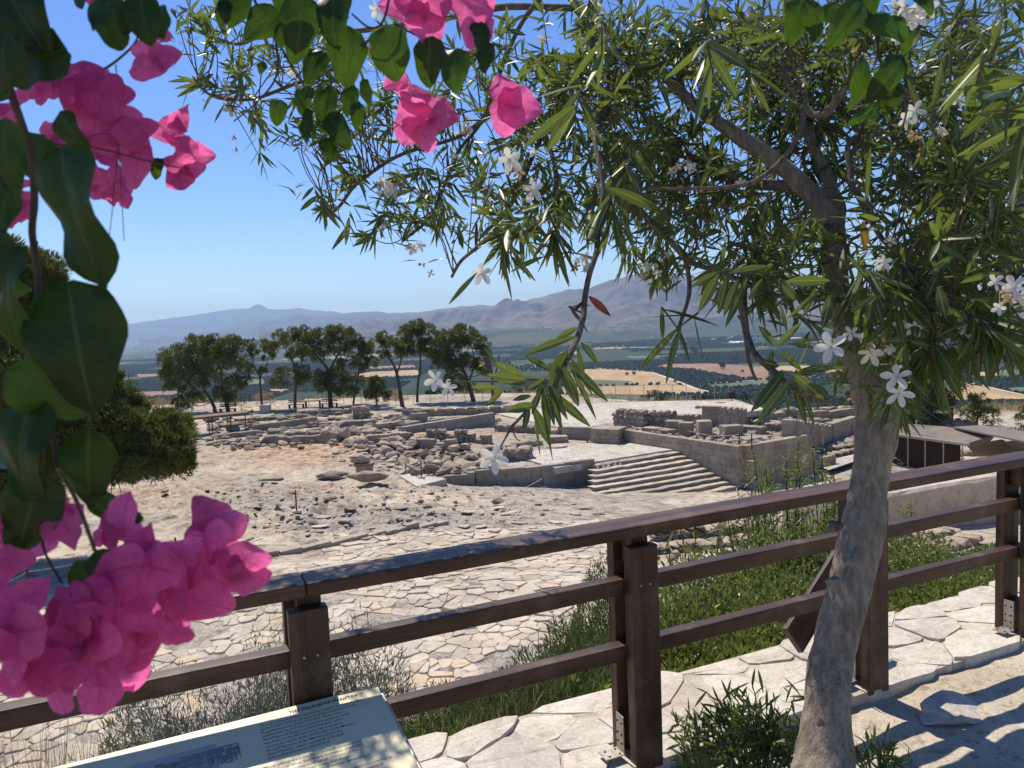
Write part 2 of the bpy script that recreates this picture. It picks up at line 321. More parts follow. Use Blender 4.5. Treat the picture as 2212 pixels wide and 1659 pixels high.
# ================================================================== TERRAIN
FN = np.array([-.405, .914])                     # horizontal normal of the fence, pointing to the valley
FD = np.array([.914, .405, 0.0])                 # direction of the fence
FB = np.array([.44, 2.73, .1])                   # foot of the central post
Pc = aty(1600, 1000, 46.0)[:2]                   # front corner of the bastion
A_ = np.array([.87, .493]); B_ = np.array([-.57, .8216])
def edge_y(x): return np.interp(x, [-80, -10, 4, 14, 26, 60], [104, 101, 97, 82, 80, 74])
def ground(x, y, fine=True):
    x = np.asarray(x, float); y = np.asarray(y, float)
    s = (x-.44)*FN[0]+(y-2.73)*FN[1]
    near = np.interp(s, [.50, .75, 2.6, 5, 9], [0, -.3, -2.7, -4.5, -5.5])
    near = np.where((x > 1.2) & (s > .5), np.interp(s, [.5, .8, 3, 8, 13], [0, -.2, -1.7, -4.3, -5.5])*np.clip((x-1.2)/1.5, 0, 1)+near*(1-np.clip((x-1.2)/1.5, 0, 1)), near)
    zb = np.interp(x, [-9, -3, 5, 14, 22], [-7.3, -7.9, -8.6, -9.1, -9.1])
    t = np.clip((y-20)/25, 0, 1); far = -5.5*(1-t)+zb*t
    z = np.where(y < 20, near, np.where(s < 9, near, far))
    # level behind the retaining wall and the stairs
    qx = x-Pc[0]; qy = y-Pc[1]; q = qx*B_[0]+qy*B_[1]; r = qx*A_[0]+qy*A_[1]
    wl = np.interp(x, [-60, -9, -3, 5.1, 5.6], [44, 43.2, 44.9, 47.1, 47.3])
    D = -7.32+0*x
    z = np.where((x < 5.5) & (y > wl), D, z)
    st = (r < .2) & (x > y*.108) & (y > 41)
    rp = -9.1+1.8*np.clip(q/5.3, 0, 1)-.2
    z = np.where(st & (q > 5.25), D, np.where(st & (q > -.3) & (x < 5.5), np.where(y > wl, D, z), np.where(st & (q > -.3), np.maximum(rp, np.where(y < 44.5, z, -20)), z)))
    rt = (r >= .2) & (y > 40)
    z = np.where(rt, np.interp(y-.25*(x-14), [45, 60, 64, 72, 76], [-9.1, -9.1, -8.6, -7.9, -7.35]), z)
    z = np.where(rt & (x > 24), np.interp(x, [24, 30], [0, 1])*(-9.4)+(1-np.interp(x, [24, 30], [0, 1]))*z, z)
    z = np.where((r > .25) & (r < 5.75) & (q > .25) & (q < 12), -6.62, z)
    z = np.where((r > -.1) & (r < 5.75) & (q >= 12) & (y < 75), -6.9-np.clip((q-12)/8, 0, 1)*.4, z)
    # rubble mound
    mx, my = (x+10)/9.0, (y-60)/9.0
    z = z+.8*np.exp(-(mx*mx+my*my)*1.6)*(y > 47)
    e = edge_y(x); dd = y-e
    hill = D-np.interp(dd, [0, 3, 30, 230], [0, .5, 8, 82.8])
    z = np.where(dd > 0, np.minimum(z, hill), z)
    z = np.where(y > e+230, -90, z)
    # sides of the hill far to left and right, and behind the camera it stays level
    rr = np.abs(x)-np.maximum(75, 60)
    z = np.where((rr > 0) & (y > 5), np.minimum(z, np.interp(rr, [0, 200], [0, -82])+np.where(y < 20, z, -7.3)), z)
    if fine:
        far_ = np.clip((np.hypot(x, y)-9)/8, 0, 1)*(dd < 0)*(y > 9)
        rough = np.clip(fbm(x*.09, y*.12, 0, 21, 2)+.55, .1, 1.2)
        left = np.clip((-x+2)/12+.4, 0.1, 1)*np.clip((y-24)/8, 0, 1)*np.clip((47-y)/4, 0, 1)
        z = z+far_*(.05*fbm(x*.25, y*.25, 0, 3, 3)+.035*rough*fbm(x*1.3, y*1.6, 0, 4, 3))
        rdg = 1-np.abs(fbm(x*.5+.3*y, y*1.1, 0, 6, 3)); z = z+left*.42*np.clip(rdg-.5, 0, 1)*rough+left*.20*np.clip(fbm(x*1.7, y*2.1, 0, 14, 4), 0, 1)
        z = z+(dd > 0)*(np.clip(dd/20, 0, 1))*fbm(x*.03, y*.03, 0, 9, 4)*np.clip(4-dd/80, 0, 3)
        z = z+(s < .5)*.02*fbm(x*1.2, y*1.2, 0, 12, 4)
    return z
def hit(u, v, fine=False, lo=8, hi=400):
    """first point of the ground seen at (u, v)"""
    d = ray(u, v); t = np.geomspace(lo, hi, 900); P = CAM+d*t[:, None]; g = ground(P[:, 0], P[:, 1], fine)
    k = np.argmax(P[:, 2] < g)
    if P[k, 2] >= g[k]: k = len(t)-1
    if k == 0: return P[0]
    a, b = t[k-1], t[k]
    for _ in range(12):
        m = (a+b)/2; p = CAM+d*m
        if p[2] < ground(p[0], p[1], fine): b = m
        else: a = m
    p = CAM+d*b; return np.array([p[0], p[1], float(ground(p[0], p[1], fine))])

# one polar sheet round the camera, out past the horizon
rad = [0.25]
while rad[-1] < 26000:
    g = rad[-1]; rad.append(g+(max(g*.0125, .05) if g < 20 or g > 62 else g*.0062) if g < 130 else g*1.03)
rad = np.array(rad)
ang = np.concatenate([np.linspace(-180, -46, 30, endpoint=False), np.linspace(-46, 46, 520), np.linspace(46, 180, 31)[1:-1]])
aa = np.radians(ang); RR, AA = np.meshgrid(rad, aa, indexing='ij')
GX, GY = RR*np.sin(AA), RR*np.cos(AA); GZ = ground(GX, GY)
na, nr = len(aa), len(rad)
V = np.stack([GX, GY, GZ], -1).reshape(-1, 3)
i = np.arange(nr-1)[:, None]*na; j = np.arange(na)[None]; k = (j+1) % na
Q = np.stack([i+j, i+k, i+na+k, i+na+j], -1).reshape(-1, 4)[:, ::-1]
V = np.vstack([V, [[0, 0, float(ground(0, 0))]]]); T3 = np.stack([np.arange(na), np.roll(np.arange(na), -1), np.full(na, len(V)-1)], -1)
# zone colour: R = sandy red earth, G = hill scrub, B = bare pale rock and gravel
x, y = V[:, 0], V[:, 1]; s_ = (x-.44)*FN[0]+(y-2.73)*FN[1]
sand = np.clip(1-np.hypot((x+14)/17, (y-56)/9), 0, 1)*1.6+np.clip(1-np.hypot((x+24)/16, (y-42)/7), 0, 1)*.9
sand = sand+.8*np.clip(1-np.hypot((x-3)/3.2, (y-50.5)/2.0), 0, 1)+.5*np.clip(1-np.hypot((x-9)/3, (y-62)/2), 0, 1)
sand = np.clip(sand+.35*fbm(x*.2, y*.2, 0, 31, 4)*(sand > .02), 0, 1)
dd = y-edge_y(x)
scrub = np.clip((dd+1)/4, 0, 1)*(y > 40)+((s_ > .5) & (y < 16) & (x > 1.5))*np.clip(.75+.5*fbm(x*.6, y*.6, 0, 3, 3), 0, 1)*np.clip((13-s_)/4, 0, 1)
grav = np.clip(.5+.9*fbm(x*.16, y*.22, 0, 41, 4), 0, 1)
def m_ground():
    m, nt, out = newmat('limestone_ground_and_plain'); pos = geopos(nt)
    at = nt.nodes.new('ShaderNodeAttribute'); at.attribute_name = 'tint'; sp = nt.nodes.new('ShaderNodeSeparateColor'); nt.links.new(at.outputs['Color'], sp.inputs[0])
    n1 = noise(nt, pos, .35, 7, .65); n2 = noise(nt, pos, 2.2, 7, .7); n3 = noise(nt, pos, 14, 5, .7)
    rockc = ramp(nt, n1, [(.32, (.36, .295, .22)), (.5, (.50, .43, .335)), (.66, (.60, .53, .43))])
    grvc = ramp(nt, n3, [(.3, (.23, .205, .17)), (.5, (.37, .335, .285)), (.68, (.48, .44, .38))])
    c = mixc(nt, sp.outputs[2], rockc, grvc)
    sandc = ramp(nt, n2, [(.3, (.33, .20, .125)), (.5, (.47, .335, .23)), (.7, (.55, .44, .33))])
    c = mixc(nt, sp.outputs[0], c, sandc)
    n4 = noise(nt, pos, .9, 8, .75)
    c = mixc(nt, .8, c, ramp(nt, n4, [(.38, (.40, .37, .33)), (.49, (.93, .92, .90)), (.65, (1.08, 1.07, 1.05))]), 'MULTIPLY')
    c = mixc(nt, .85, c, ramp(nt, n2, [(.36, (.42, .39, .35)), (.48, (.98, .97, .96)), (.7, (1.12, 1.1, 1.08))]), 'MULTIPLY')
    c = mixc(nt, .6, c, ramp(nt, n3, [(.32, (.6, .58, .55)), (.5, (1, 1, 1)), (.7, (1.12, 1.1, 1.08))]), 'MULTIPLY')
    scr = ramp(nt, n2, [(.35, (.10, .095, .05)), (.5, (.17, .15, .08)), (.62, (.33, .27, .15))])
    c = mixc(nt, sp.outputs[1], c, scr)
    # far plain: parcels of olive groves, stubble and vineyards
    px = geopos(nt, (1/210, 1/330, 0)); vt = N(nt, 'TexVoronoi', feature='F1'); vt.distance = 'CHEBYCHEV'; vt.inputs['Scale'].default_value = 1; vt.inputs['Randomness'].default_value = .75
    nt.links.new(px, vt.inputs['Vector']); s3 = nt.nodes.new('ShaderNodeSeparateColor'); nt.links.new(vt.outputs['Color'], s3.inputs[0])
    par = ramp(nt, s3.outputs[0], [(0, (.028, .048, .030)), (.30, (.042, .064, .038)), (.55, (.06, .08, .045)), (.74, (.055, .08, .035)), (.84, (.20, .165, .10)), (.92, (.30, .23, .13)), (1, (.16, .10, .07))])
    par.node.color_ramp.interpolation = 'CONSTANT'
    big = noise(nt, geopos(nt, (1/900,)*3), 1, 5, .6); row = noise(nt, geopos(nt, (1/22, 1/60, 1/22)), 1, 3, .6)
    par = mixc(nt, .8, par, ramp(nt, big, [(.35, (.8, .85, .8)), (.65, (1.25, 1.2, 1.15))]), 'MULTIPLY')
    par = mixc(nt, .8, par, ramp(nt, row, [(.35, (.55, .62, .55)), (.6, (1.3, 1.25, 1.2))]), 'MULTIPLY')
    spx = nt.nodes.new('ShaderNodeSeparateXYZ'); g = nt.nodes.new('ShaderNodeNewGeometry'); nt.links.new(g.outputs['Position'], spx.inputs[0])
    mr = nt.nodes.new('ShaderNodeMapRange'); nt.links.new(spx.outputs[2], mr.inputs[0]); mr.inputs[1].default_value = -55; mr.inputs[2].default_value = -86
    c = mixc(nt, mr.outputs[0], c, par)
    h = bump(nt, n1, .5, .25); h = bump(nt, n2, .8, .09, h); h = bump(nt, n3, .55, .016, h)
    h2 = bump(nt, noise(nt, pos, 60, 3, .7), .35, .004, h)
    principled(nt, out, c, .96, h2, .1); return m
M['ground'] = m_ground()
pathmask = (s_ < .6)
Tt = np.stack([np.where(pathmask, .0, sand), np.clip(scrub, 0, 1), np.where(pathmask, 0.0, grav)], -1)
gr = mesh_np('ground', V, [Q, T3[:, ::-1]], M['ground'], smooth=True, tint=Tt); tag(gr, kind='structure')

# sandy path on the terrace, sheet 4 mm above the ground
def m_path():
    m, nt, out = newmat('sandy_path'); pos = geopos(nt)
    n1 = noise(nt, pos, 1.6, 6, .6); n2 = noise(nt, pos, 16, 6, .7); n3 = noise(nt, pos, 90, 4, .7)
    c = ramp(nt, n1, [(.3, (.44, .37, .27)), (.5, (.52, .45, .34)), (.7, (.58, .52, .42))])
    c = mixc(nt, .7, c, ramp(nt, n2, [(.36, (.5, .45, .38)), (.48, (1, 1, 1)), (.7, (1.1, 1.1, 1.08))]), 'MULTIPLY')
    c = mixc(nt, .6, c, ramp(nt, n3, [(.35, (.55, .52, .48)), (.5, (1, 1, 1)), (.7, (1.15, 1.13, 1.1))]), 'MULTIPLY')
    h = bump(nt, n2, .8, .02); h = bump(nt, n3, .7, .006, h); principled(nt, out, c, .97, h, .1); return m
M['path'] = m_path()
us = np.linspace(-3.5, 7.5, 150); ss = np.linspace(-5.2, .12, 90); UU, SS = np.meshgrid(us, ss, indexing='ij')
PX = .44+FD[0]*UU+FN[0]*SS; PY = 2.73+FD[1]*UU+FN[1]*SS
PZ = ground(PX, PY)+.004+.012*(fbm(PX*4, PY*4, 0, 8, 3)+1)+.012*np.clip(fbm(PX*14, PY*14, 0, 9, 2), 0, 1)
iu = np.arange(len(us)-1)[:, None]*len(ss); ju = np.arange(len(ss)-1)[None]
PQ = np.stack([iu+ju, iu+ju+1, iu+ju+1+len(ss), iu+ju+len(ss)], -1).reshape(-1, 4)[:, ::-1]
tag(mesh_np('path', np.stack([PX, PY, PZ], -1).reshape(-1, 3), PQ, M['path'], smooth=True), kind='structure')

# ------------------------------------------------------------------ mountains
def m_mount(name, a, b, c3, dark):
    m, nt, out = newmat(name); n1 = noise(nt, geopos(nt, (1/1400,)*3), 1, 8, .62); n2 = noise(nt, geopos(nt, (1/150,)*3), 1, 5, .65)
    c = ramp(nt, n1, [(.3, a), (.5, b), (.68, c3)]); c = mixc(nt, .7, c, ramp(nt, n2, [(.38, dark), (.52, (1, 1, 1)), (.7, (1.15, 1.12, 1.1))]), 'MULTIPLY')
    principled(nt, out, c, .95, None, .1); return m
M['mt_near'] = m_mount('dry_mountain', (.10, .075, .058), (.17, .125, .095), (.23, .175, .13), (.5, .55, .48))
M['mt_mid'] = m_mount('blue_mountain', (.08, .075, .06), (.12, .105, .085), (.15, .13, .10), (.7, .72, .66))
M['foot'] = m_mount('scrubby_foothill', (.032, .048, .028), (.06, .072, .038), (.20, .15, .09), (.35, .45, .38))
def mountains(name, ridge, dist, front, mat, amp, seed, rows=70, cols=420):
    ridge = np.array(ridge, float); uu = np.linspace(ridge[0, 0], ridge[-1, 0], cols); vv = np.interp(uu, ridge[:, 0], ridge[:, 1])
    P = np.array([atd(a, b, dist) for a, b in zip(uu, vv)]); hz = P[:, 2]
    tt = np.concatenate([np.linspace(-.5, 0, 8, endpoint=False), np.linspace(0, 1, rows)])
    T, U = np.meshgrid(tt, np.arange(cols), indexing='ij')
    D = dist-T*front; dirx, diry = P[:, 0]/dist, P[:, 1]/dist
    X, Y = dirx[None]*D, diry[None]*D
    prof = np.where(T < 0, 1+T*1.6, (1-np.clip(T, 0, 1))**1.35)
    base = -93.0; H = (hz[None]-base)
    # keep the crest where it is seen, carve gullies below it
    rdg = np.abs(fbm(X/700, Y/900, 0, seed, 5)); g2 = fbm(X/260, Y/300, 0, seed+5, 4)
    w = np.clip(np.abs(T)*5, 0, 1)*np.clip((1-T)*3, 0, 1)
    Z = base+H*prof+amp*w*(-(rdg)*1.1+.35*g2+.3)*np.clip(prof*1.8, .15, 1)+amp*.08*fbm(X/160, Y/160, 0, seed+9, 4)*(T >= -.01)*(1-w*.3)
    Z = np.where(T >= .999, base-2, Z)
    V = np.stack([X, Y, Z], -1).reshape(-1, 3); i = np.arange(len(tt)-1)[:, None]*cols; j = np.arange(cols-1)[None]
    Qm = np.stack([i+j, i+j+1, i+cols+j+1, i+cols+j], -1).reshape(-1, 4)[:, ::-1]
    o = mesh_np(name, V, Qm, mat, smooth=True); return tag(o, kind='structure')
mountains('mountains', [(-400, 712), (150, 708), (253, 703), (325, 693), (413, 681), (501, 668), (541, 666), (549, 658.5), (557, 657), (565, 658.5), (577, 666), (605, 669), (645, 665), (681, 671), (717, 672), (753, 678), (900, 690), (1300, 700), (1800, 690)], 15000, 3500, M['mt_mid'], 110, 50)
mountains('mountains', [(300, 735), (421, 722), (477, 715), (513, 699), (541, 697), (565, 691), (589, 691), (605, 683), (625, 685), (649, 679), (681, 683), (725, 681), (781, 675), (813, 673), (837, 677), (901, 674), (965, 665), (1062, 660), (1122, 655), (1200, 650), (1500, 650), (2212, 640), (2700, 640)], 10500, 3000, M['mt_mid'], 150, 70)
mountains('mountains', [(560, 733), (660, 722), (741, 707), (781, 695), (845, 691), (901, 680), (961, 668), (1001, 661), (1037, 658), (1069, 663), (1102, 661), (1142, 651), (1182, 639), (1230, 625), (1254, 621), (1274, 621), (1310, 609), (1366, 593), (1394, 590), (1422, 594), (1462, 590), (1494, 595), (1534, 611), (1582, 607), (1622, 611), (1700, 618), (1825, 625), (2000, 637), (2250, 646), (2800, 650)], 6600, 2600, M['mt_near'], 190, 90, rows=120, cols=620)
mountains('hills', [(500, 739), (650, 734), (760, 729), (850, 723), (950, 717), (1050, 713), (1150, 709), (1250, 704), (1320, 699), (1400, 690), (1500, 686), (1600, 683), (1700, 681), (1900, 688), (2212, 692), (2700, 690)], 4300, 1300, M['foot'], 34, 120, rows=50, cols=500)
mountains('hills', [(1010, 731), (1060, 722), (1100, 714), (1180, 711), (1260, 712), (1330, 715), (1400, 717), (1500, 722), (1600, 726)], 3500, 500, M['foot'], 14, 150, rows=30, cols=160)

# ------------------------------------------------------------------ fields and tracks on the plain (flat sheets)
def m_field(name, a, b, stripe=None):
    m, nt, out = newmat(name); n = noise(nt, geopos(nt, (1/60, 1/160, 1)), 1, 5, .6); n2 = noise(nt, geopos(nt, (1/9, 1/30, 1)), 1, 4, .6)
    c = ramp(nt, n, [(.35, a), (.65, b)]); c = mixc(nt, .5, c, ramp(nt, n2, [(.35, (.75,)*3), (.65, (1.15,)*3)]), 'MULTIPLY'); principled(nt, out, c, .95, None, .1); return m
M['f_straw'] = m_field('straw_field', (.38, .26, .13), (.50, .36, .20))
M['f_brown'] = m_field('ploughed_field', (.24, .14, .09), (.32, .20, .13))
M['f_green'] = m_field('green_field', (.11, .13, .075), (.16, .19, .11))
M['f_track'] = m_field('pale_track', (.50, .42, .32), (.58, .50, .40))
FIELDS = []
def z7(p): return [(1062+.4*a, 575+.4*b) for a, b in p]
def z6(p): return [(221+.4*a, 575+.4*b) for a, b in p]
def z4(p): return [(1637+.26*a, 619+.26*b) for a, b in p]
fz = [-89.6]
def field(pts, mat, nm='field', grove=False):
    P = [atz(a, b, -90.)[:2] for a, b in pts]; fz[0] += .05
    n = len(P); o = MB().add([(p[0], p[1], fz[0]) for p in P]+[(p[0], p[1], fz[0]-2) for p in P], [tuple(range(n))]+[(i, (i+1) % n, n+(i+1) % n, n+i) for i in range(n)]).build(nm, M[mat]); tag(o, kind='structure'); FIELDS.append(np.array(P))
def track(pts, w, mat='f_track'):
    P = np.array([atz(a, b, -90.)[:2] for a, b in spline([(a, b, 0) for a, b in pts], 5)[:, :2]]); fz[0] += .05
    t = np.gradient(P, axis=0); t /= np.linalg.norm(t, axis=1)[:, None]; nn = np.stack([-t[:, 1], t[:, 0]], -1)*w/2
    n = len(P); Vv = np.vstack([P+nn, P-nn]); Vv = np.c_[Vv, np.full(len(Vv), fz[0])]
    Qq = np.array([(i, i+1, n+i+1, n+i) for i in range(n-1)]); o = mesh_np('track', Vv, Qq, M[mat]); tag(o, kind='structure'); FIELDS.append(np.vstack([P+nn, (P-nn)[::-1]]))
field(z7([(440, 560), (600, 556), (860, 572), (900, 590), (960, 615), (1010, 640), (760, 645), (470, 650), (420, 600)]), 'f_straw')
field(z7([(470, 612), (760, 622), (720, 644), (450, 645)]), 'f_green')
field(z7([(380, 655), (1010, 642), (1200, 690), (900, 698), (380, 690)]), 'f_straw')
field(z7([(330, 693), (900, 703), (860, 745), (300, 745)]), 'f_green')
field(z7([(880, 548), (940, 530), (1180, 527), (1460, 543), (1500, 570), (1500, 608), (1440, 617), (1250, 590), (1100, 562)]), 'f_brown')
field(z7([(1450, 541), (1900, 541), (1900, 584), (1500, 571)]), 'f_straw')
field(z7([(1120, 648), (1490, 617), (1500, 640), (1300, 662)]), 'f_green')
field(z7([(370, 466), (470, 462), (480, 473), (380, 478)]), 'f_straw')
field(z7([(720, 488), (1000, 482), (1020, 492), (760, 500)]), 'f_green')
track(z7([(860, 575), (960, 610), (1050, 645), (1110, 668), (1220, 690)]), 7)
track(z7([(1100, 643), (1300, 628), (1500, 615)]), 6)
field(z6([(1330, 592), (1460, 572), (1700, 562), (1720, 597), (1420, 607)]), 'f_straw')
field(z6([(170, 682), (410, 676), (420, 698), (200, 715)]), 'f_brown')
field(z6([(180, 586), (330, 583), (335, 597), (190, 600)]), 'f_brown')
field(z6([(760, 615), (870, 612), (880, 642), (780, 645)]), 'f_green')
field(z6([(900, 668), (1010, 668), (1010, 680), (920, 682)]), 'f_straw')
field(z6([(1440, 545), (1680, 535), (1700, 552), (1450, 560)]), 'f_brown')
field(z4([(1690, 795), (1900, 850), (2300, 935), (2300, 950), (1600, 950), (1500, 870)]), 'f_straw')
field(z4([(1560, 1045), (1900, 1028), (2400, 1022), (2400, 1200), (2100, 1150), (1850, 1090)]), 'f_straw')
field(z4([(1750, 718), (1990, 716), (1990, 752), (1800, 748)]), 'f_straw')
field(z4([(2010, 700), (2185, 702), (2190, 755), (2000, 756)]), 'f_green')
field(z4([(2080, 850), (2400, 845), (2400, 885), (2100, 880)]), 'f_green')
track(z4([(1790, 812), (1950, 855), (2212, 915)]), 5)

# ------------------------------------------------------------------ olive groves on the plain: one mass, instanced crowns
def inside(px, py, poly):
    c = np.zeros(len(px), bool); n = len(poly)
    for i in range(n):
        x1, y1 = poly[i]; x2, y2 = poly[(i+1) % n]
        k = ((y1 > py) != (y2 > py)) & (px < (x2-x1)*(py-y1)/(y2-y1+1e-12)+x1); c ^= k
    return c
def crown_mesh(name, n, mat, flat=.75, leaf=.5, seed=1):
    g = np.random.default_rng(seed); d = norm(g.normal(size=(n, 3))); d[:, 2] = np.abs(d[:, 2])*1.0-.25*g.random(n); r = 1-.45*g.random(n)**2
    lump = 1+.25*fbm(d[:, 0]*2, d[:, 1]*2, d[:, 2]*2, seed, 2); c = d*(r*lump)[:, None]*[1, 1, flat]
    a = norm(np.cross(d, g.normal(size=(n, 3))))*leaf; b = norm(np.cross(a, d+g.normal(size=(n, 3))*.5))*leaf*.8
    V = np.stack([c-a-b, c+a-b, c+a*.6+b, c-a*.6+b], 1).reshape(-1, 3)*1.0; V[:, 2] += .55
    Q = np.arange(4*n).reshape(n, 4); t = np.repeat(g.random((n, 1)), 4, 0); t = np.c_[t, t, t]
    return V, Q, t
protos = []
for sd in range(3):
    V_, Q_, t_ = crown_mesh('olive_crown', 34, M['olive'], seed=sd+1, leaf=.42)
    me = mesh_np('olive_crown', V_, Q_, M['olive'], tint=t_); COL.objects.unlink(me); protos.append(me)
gx, gy = np.meshgrid(np.arange(-2300, 3000, 8.5), np.concatenate([np.arange(330, 1700, 8.5), np.arange(1700, 3600, 12)]))
gx = gx.ravel(); gy = gy.ravel(); kp = (np.abs(gx) < gy*.78+60); gx, gy = gx[kp], gy[kp]
rot = .35*np.floor(fbm(gx/500, gy/600, 0, 4, 1)*3); 
gx2 = gx+rg.normal(size=len(gx))*1.0; gy2 = gy+gx*.12+rg.normal(size=len(gx))*1.0
dens = fbm(gx2/260, gy2/330, 0, 77, 2); keep = (dens > -.42) & (rg.random(len(gx)) < np.interp(gy2, [300, 1500, 3600], [.93, .85, .5]))
par = vnoise(np.floor(gx2/170), np.floor(gy2/230), 0, 6); keep &= par > -.62
for P in FIELDS: keep &= ~inside(gx2, gy2, P)
ox, oy = gx2[keep], gy2[keep]
e_ = edge_y(ox); hx, hy = [], []
for _ in range(2600):                                    # scrub trees on the slope below the palace
    a = rnd.uniform(-60, 130); b = rnd.uniform(88, 330)
    if b > float(edge_y(a))+18: hx.append(a*b/150); hy.append(b)
hx, hy = np.array(hx), np.array(hy); hz_ = ground(hx, hy)
OV = np.vstack([np.c_[ox, oy, np.full(len(ox), -90.)], np.c_[hx, hy, hz_]]); OR = np.concatenate([rg.uniform(2.0, 3.4, len(ox)), rg.uniform(.8, 2.2, len(hx))])
ome = bpy.data.meshes.new('olive_groves'); ome.vertices.add(len(OV)); ome.vertices.foreach_set('co', OV.astype(np.float32).ravel())
ra = ome.attributes.new('rad', 'FLOAT', 'POINT'); ra.data.foreach_set('value', OR.astype(np.float32)); ome.materials.append(M['olive'])
oo = bpy.data.objects.new('olive_groves', ome); link(oo); tag(oo, 'rows of grey-green olive trees covering the wide valley plain', 'olive groves', kind='stuff')
def gn_instances(obj, prot, attr='rad'):
    ng = bpy.data.node_groups.new('scatter', 'GeometryNodeTree'); ng.interface.new_socket('Geometry', in_out='INPUT', socket_type='NodeSocketGeometry'); ng.interface.new_socket('Geometry', in_out='OUTPUT', socket_type='NodeSocketGeometry')
    gi = ng.nodes.new('NodeGroupInput'); go = ng.nodes.new('NodeGroupOutput'); ins = ng.nodes.new('GeometryNodeInstanceOnPoints')
    mp = ng.nodes.new('GeometryNodeMeshToPoints'); ng.links.new(gi.outputs[0], mp.inputs[0]); ng.links.new(mp.outputs[0], ins.inputs['Points'])
    jo = ng.nodes.new('GeometryNodeGeometryToInstance')
    for p in prot:
        oi = ng.nodes.new('GeometryNodeObjectInfo'); oi.inputs[0].default_value = p; oi.inputs['As Instance'].default_value = False; ng.links.new(oi.outputs['Geometry'], jo.inputs[0])
    ng.links.new(jo.outputs[0], ins.inputs['Instance']); ins.inputs['Pick Instance'].default_value = True
    rv = ng.nodes.new('FunctionNodeRandomValue'); rv.data_type = 'FLOAT_VECTOR'; rv.inputs[0].default_value = (0, 0, 0); rv.inputs[1].default_value = (0, 0, 6.28)
    ng.links.new(rv.outputs[0], ins.inputs['Rotation'])
    na_ = ng.nodes.new('GeometryNodeInputNamedAttribute'); na_.data_type = 'FLOAT'; na_.inputs[0].default_value = attr; ng.links.new(na_.outputs[0], ins.inputs['Scale'])
    ng.links.new(ins.outputs[0], go.inputs[0]); md = obj.modifiers.new('scatter', 'NODES'); md.node_group = ng
gn_instances(oo, protos)

# haze over the valley
hb = MB().box((0, 8200, 560), 33000, 24000, 1340).build('haze', None) if False else None
def build_haze():
    m, nt, out = newmat('valley_haze'); pv = nt.nodes.new('ShaderNodeVolumePrincipled'); pv.inputs['Color'].default_value = (.50, .72, 1.0, 1)
    pv.inputs['Density'].default_value = 0.9e-4; pv.inputs['Anisotropy'].default_value = .25; nt.links.new(pv.outputs[0], out.inputs['Volume'])
    o = MB().box((0, 7500, 280), 46000, 19000, 750).build('haze', m); tag(o, kind='stuff'); tag(o, 'pale blue haze lying over the whole valley', 'haze')
build_haze()
# ================================================================== STONE PIECES
def voronoi_cells(pts, bound):
    """clipped Voronoi polygons; pts (n,2); bound = max half size"""
    pts = np.asarray(pts); n = len(pts); cs = bound; key = {}
    ij = np.floor(pts/cs).astype(int)
    for a, (i_, j_) in enumerate(ij): key.setdefault((i_, j_), []).append(a)
    out = []
    for a in range(n):
        p = pts[a]; i_, j_ = ij[a]
        nb = [b for di in (-1, 0, 1) for dj in (-1, 0, 1) for b in key.get((i_+di, j_+dj), ()) if b != a]
        if not nb: out.append(None); continue
        nb = np.array(nb); dv = pts[nb]-p; dd_ = (dv**2).sum(1); o = np.argsort(dd_)[:16]
        poly = [(-bound, -bound), (bound, -bound), (bound, bound), (-bound, bound)]
        for (dx, dy), q in zip(dv[o], dd_[o]):
            h = q/2; new = []; m = len(poly)
            for t in range(m):
                x1, y1 = poly[t]; x2, y2 = poly[(t+1) % m]; d1 = x1*dx+y1*dy-h; d2 = x2*dx+y2*dy-h
                if d1 <= 0: new.append((x1, y1))
                if (d1 < 0) != (d2 < 0): w = d1/(d1-d2); new.append((x1+(x2-x1)*w, y1+(y2-y1)*w))
            poly = new
            if len(poly) < 3: break
        out.append(poly if len(poly) >= 3 else None)
    return out
def slab(poly, c, z, gap, th, tilt=(0, 0), jit=.06, r=rnd, bev=.18, thf=.75):
    """flagstone: poly is relative to c"""
    P = np.array(poly); ctr = P.mean(0); Q_ = []
    m = len(P)
    for t in range(m):
        a, b = P[t], P[(t+1) % m]
        if np.hypot(*(b-a)) < .04: continue
        Q_.append(a*.82+b*.18); Q_.append((a+b)/2*(1+0)); Q_.append(a*.18+b*.82)
    if len(Q_) < 6: return None
    P = np.array(Q_); d = P-ctr; L = np.hypot(d[:, 0], d[:, 1])+1e-6
    sz = L.mean(); P = ctr+d*((L-gap)/L)[:, None]*np.array([1+r.uniform(-jit, jit) for _ in L])[:, None]
    P2 = ctr+(P-ctr)*(1-bev*.5)
    n = len(P); hz = z+th*thf+tilt[0]*P[:, 0]+tilt[1]*P[:, 1]; hz2 = z+th+tilt[0]*P2[:, 0]+tilt[1]*P2[:, 1]+np.array([r.uniform(-.02, .02) for _ in P])*th
    vs = [(P[i][0], P[i][1], z-.05) for i in range(n)]+[(P[i][0], P[i][1], hz[i]) for i in range(n)]+[(P2[i][0], P2[i][1], hz2[i]) for i in range(n)]+[(ctr[0], ctr[1], z+th*1.01)]
    fs = [(i, (i+1) % n, n+(i+1) % n, n+i) for i in range(n)]+[(n+i, n+(i+1) % n, 2*n+(i+1) % n, 2*n+i) for i in range(n)]+[(2*n+i, 2*n+(i+1) % n, 3*n) for i in range(n)]
    return vs, fs
def jgrid(x0, x1, y0, y1, s, j=.42):
    X, Y = np.meshgrid(np.arange(x0, x1, s), np.arange(y0, y1, s)); X = X.ravel(); Y = Y.ravel()
    X = X+rg.uniform(-j, j, len(X))*s; Y = Y+rg.uniform(-j, j, len(Y))*s
    k = rg.random(len(X)) < .9
    return np.stack([X[k], Y[k]], -1)

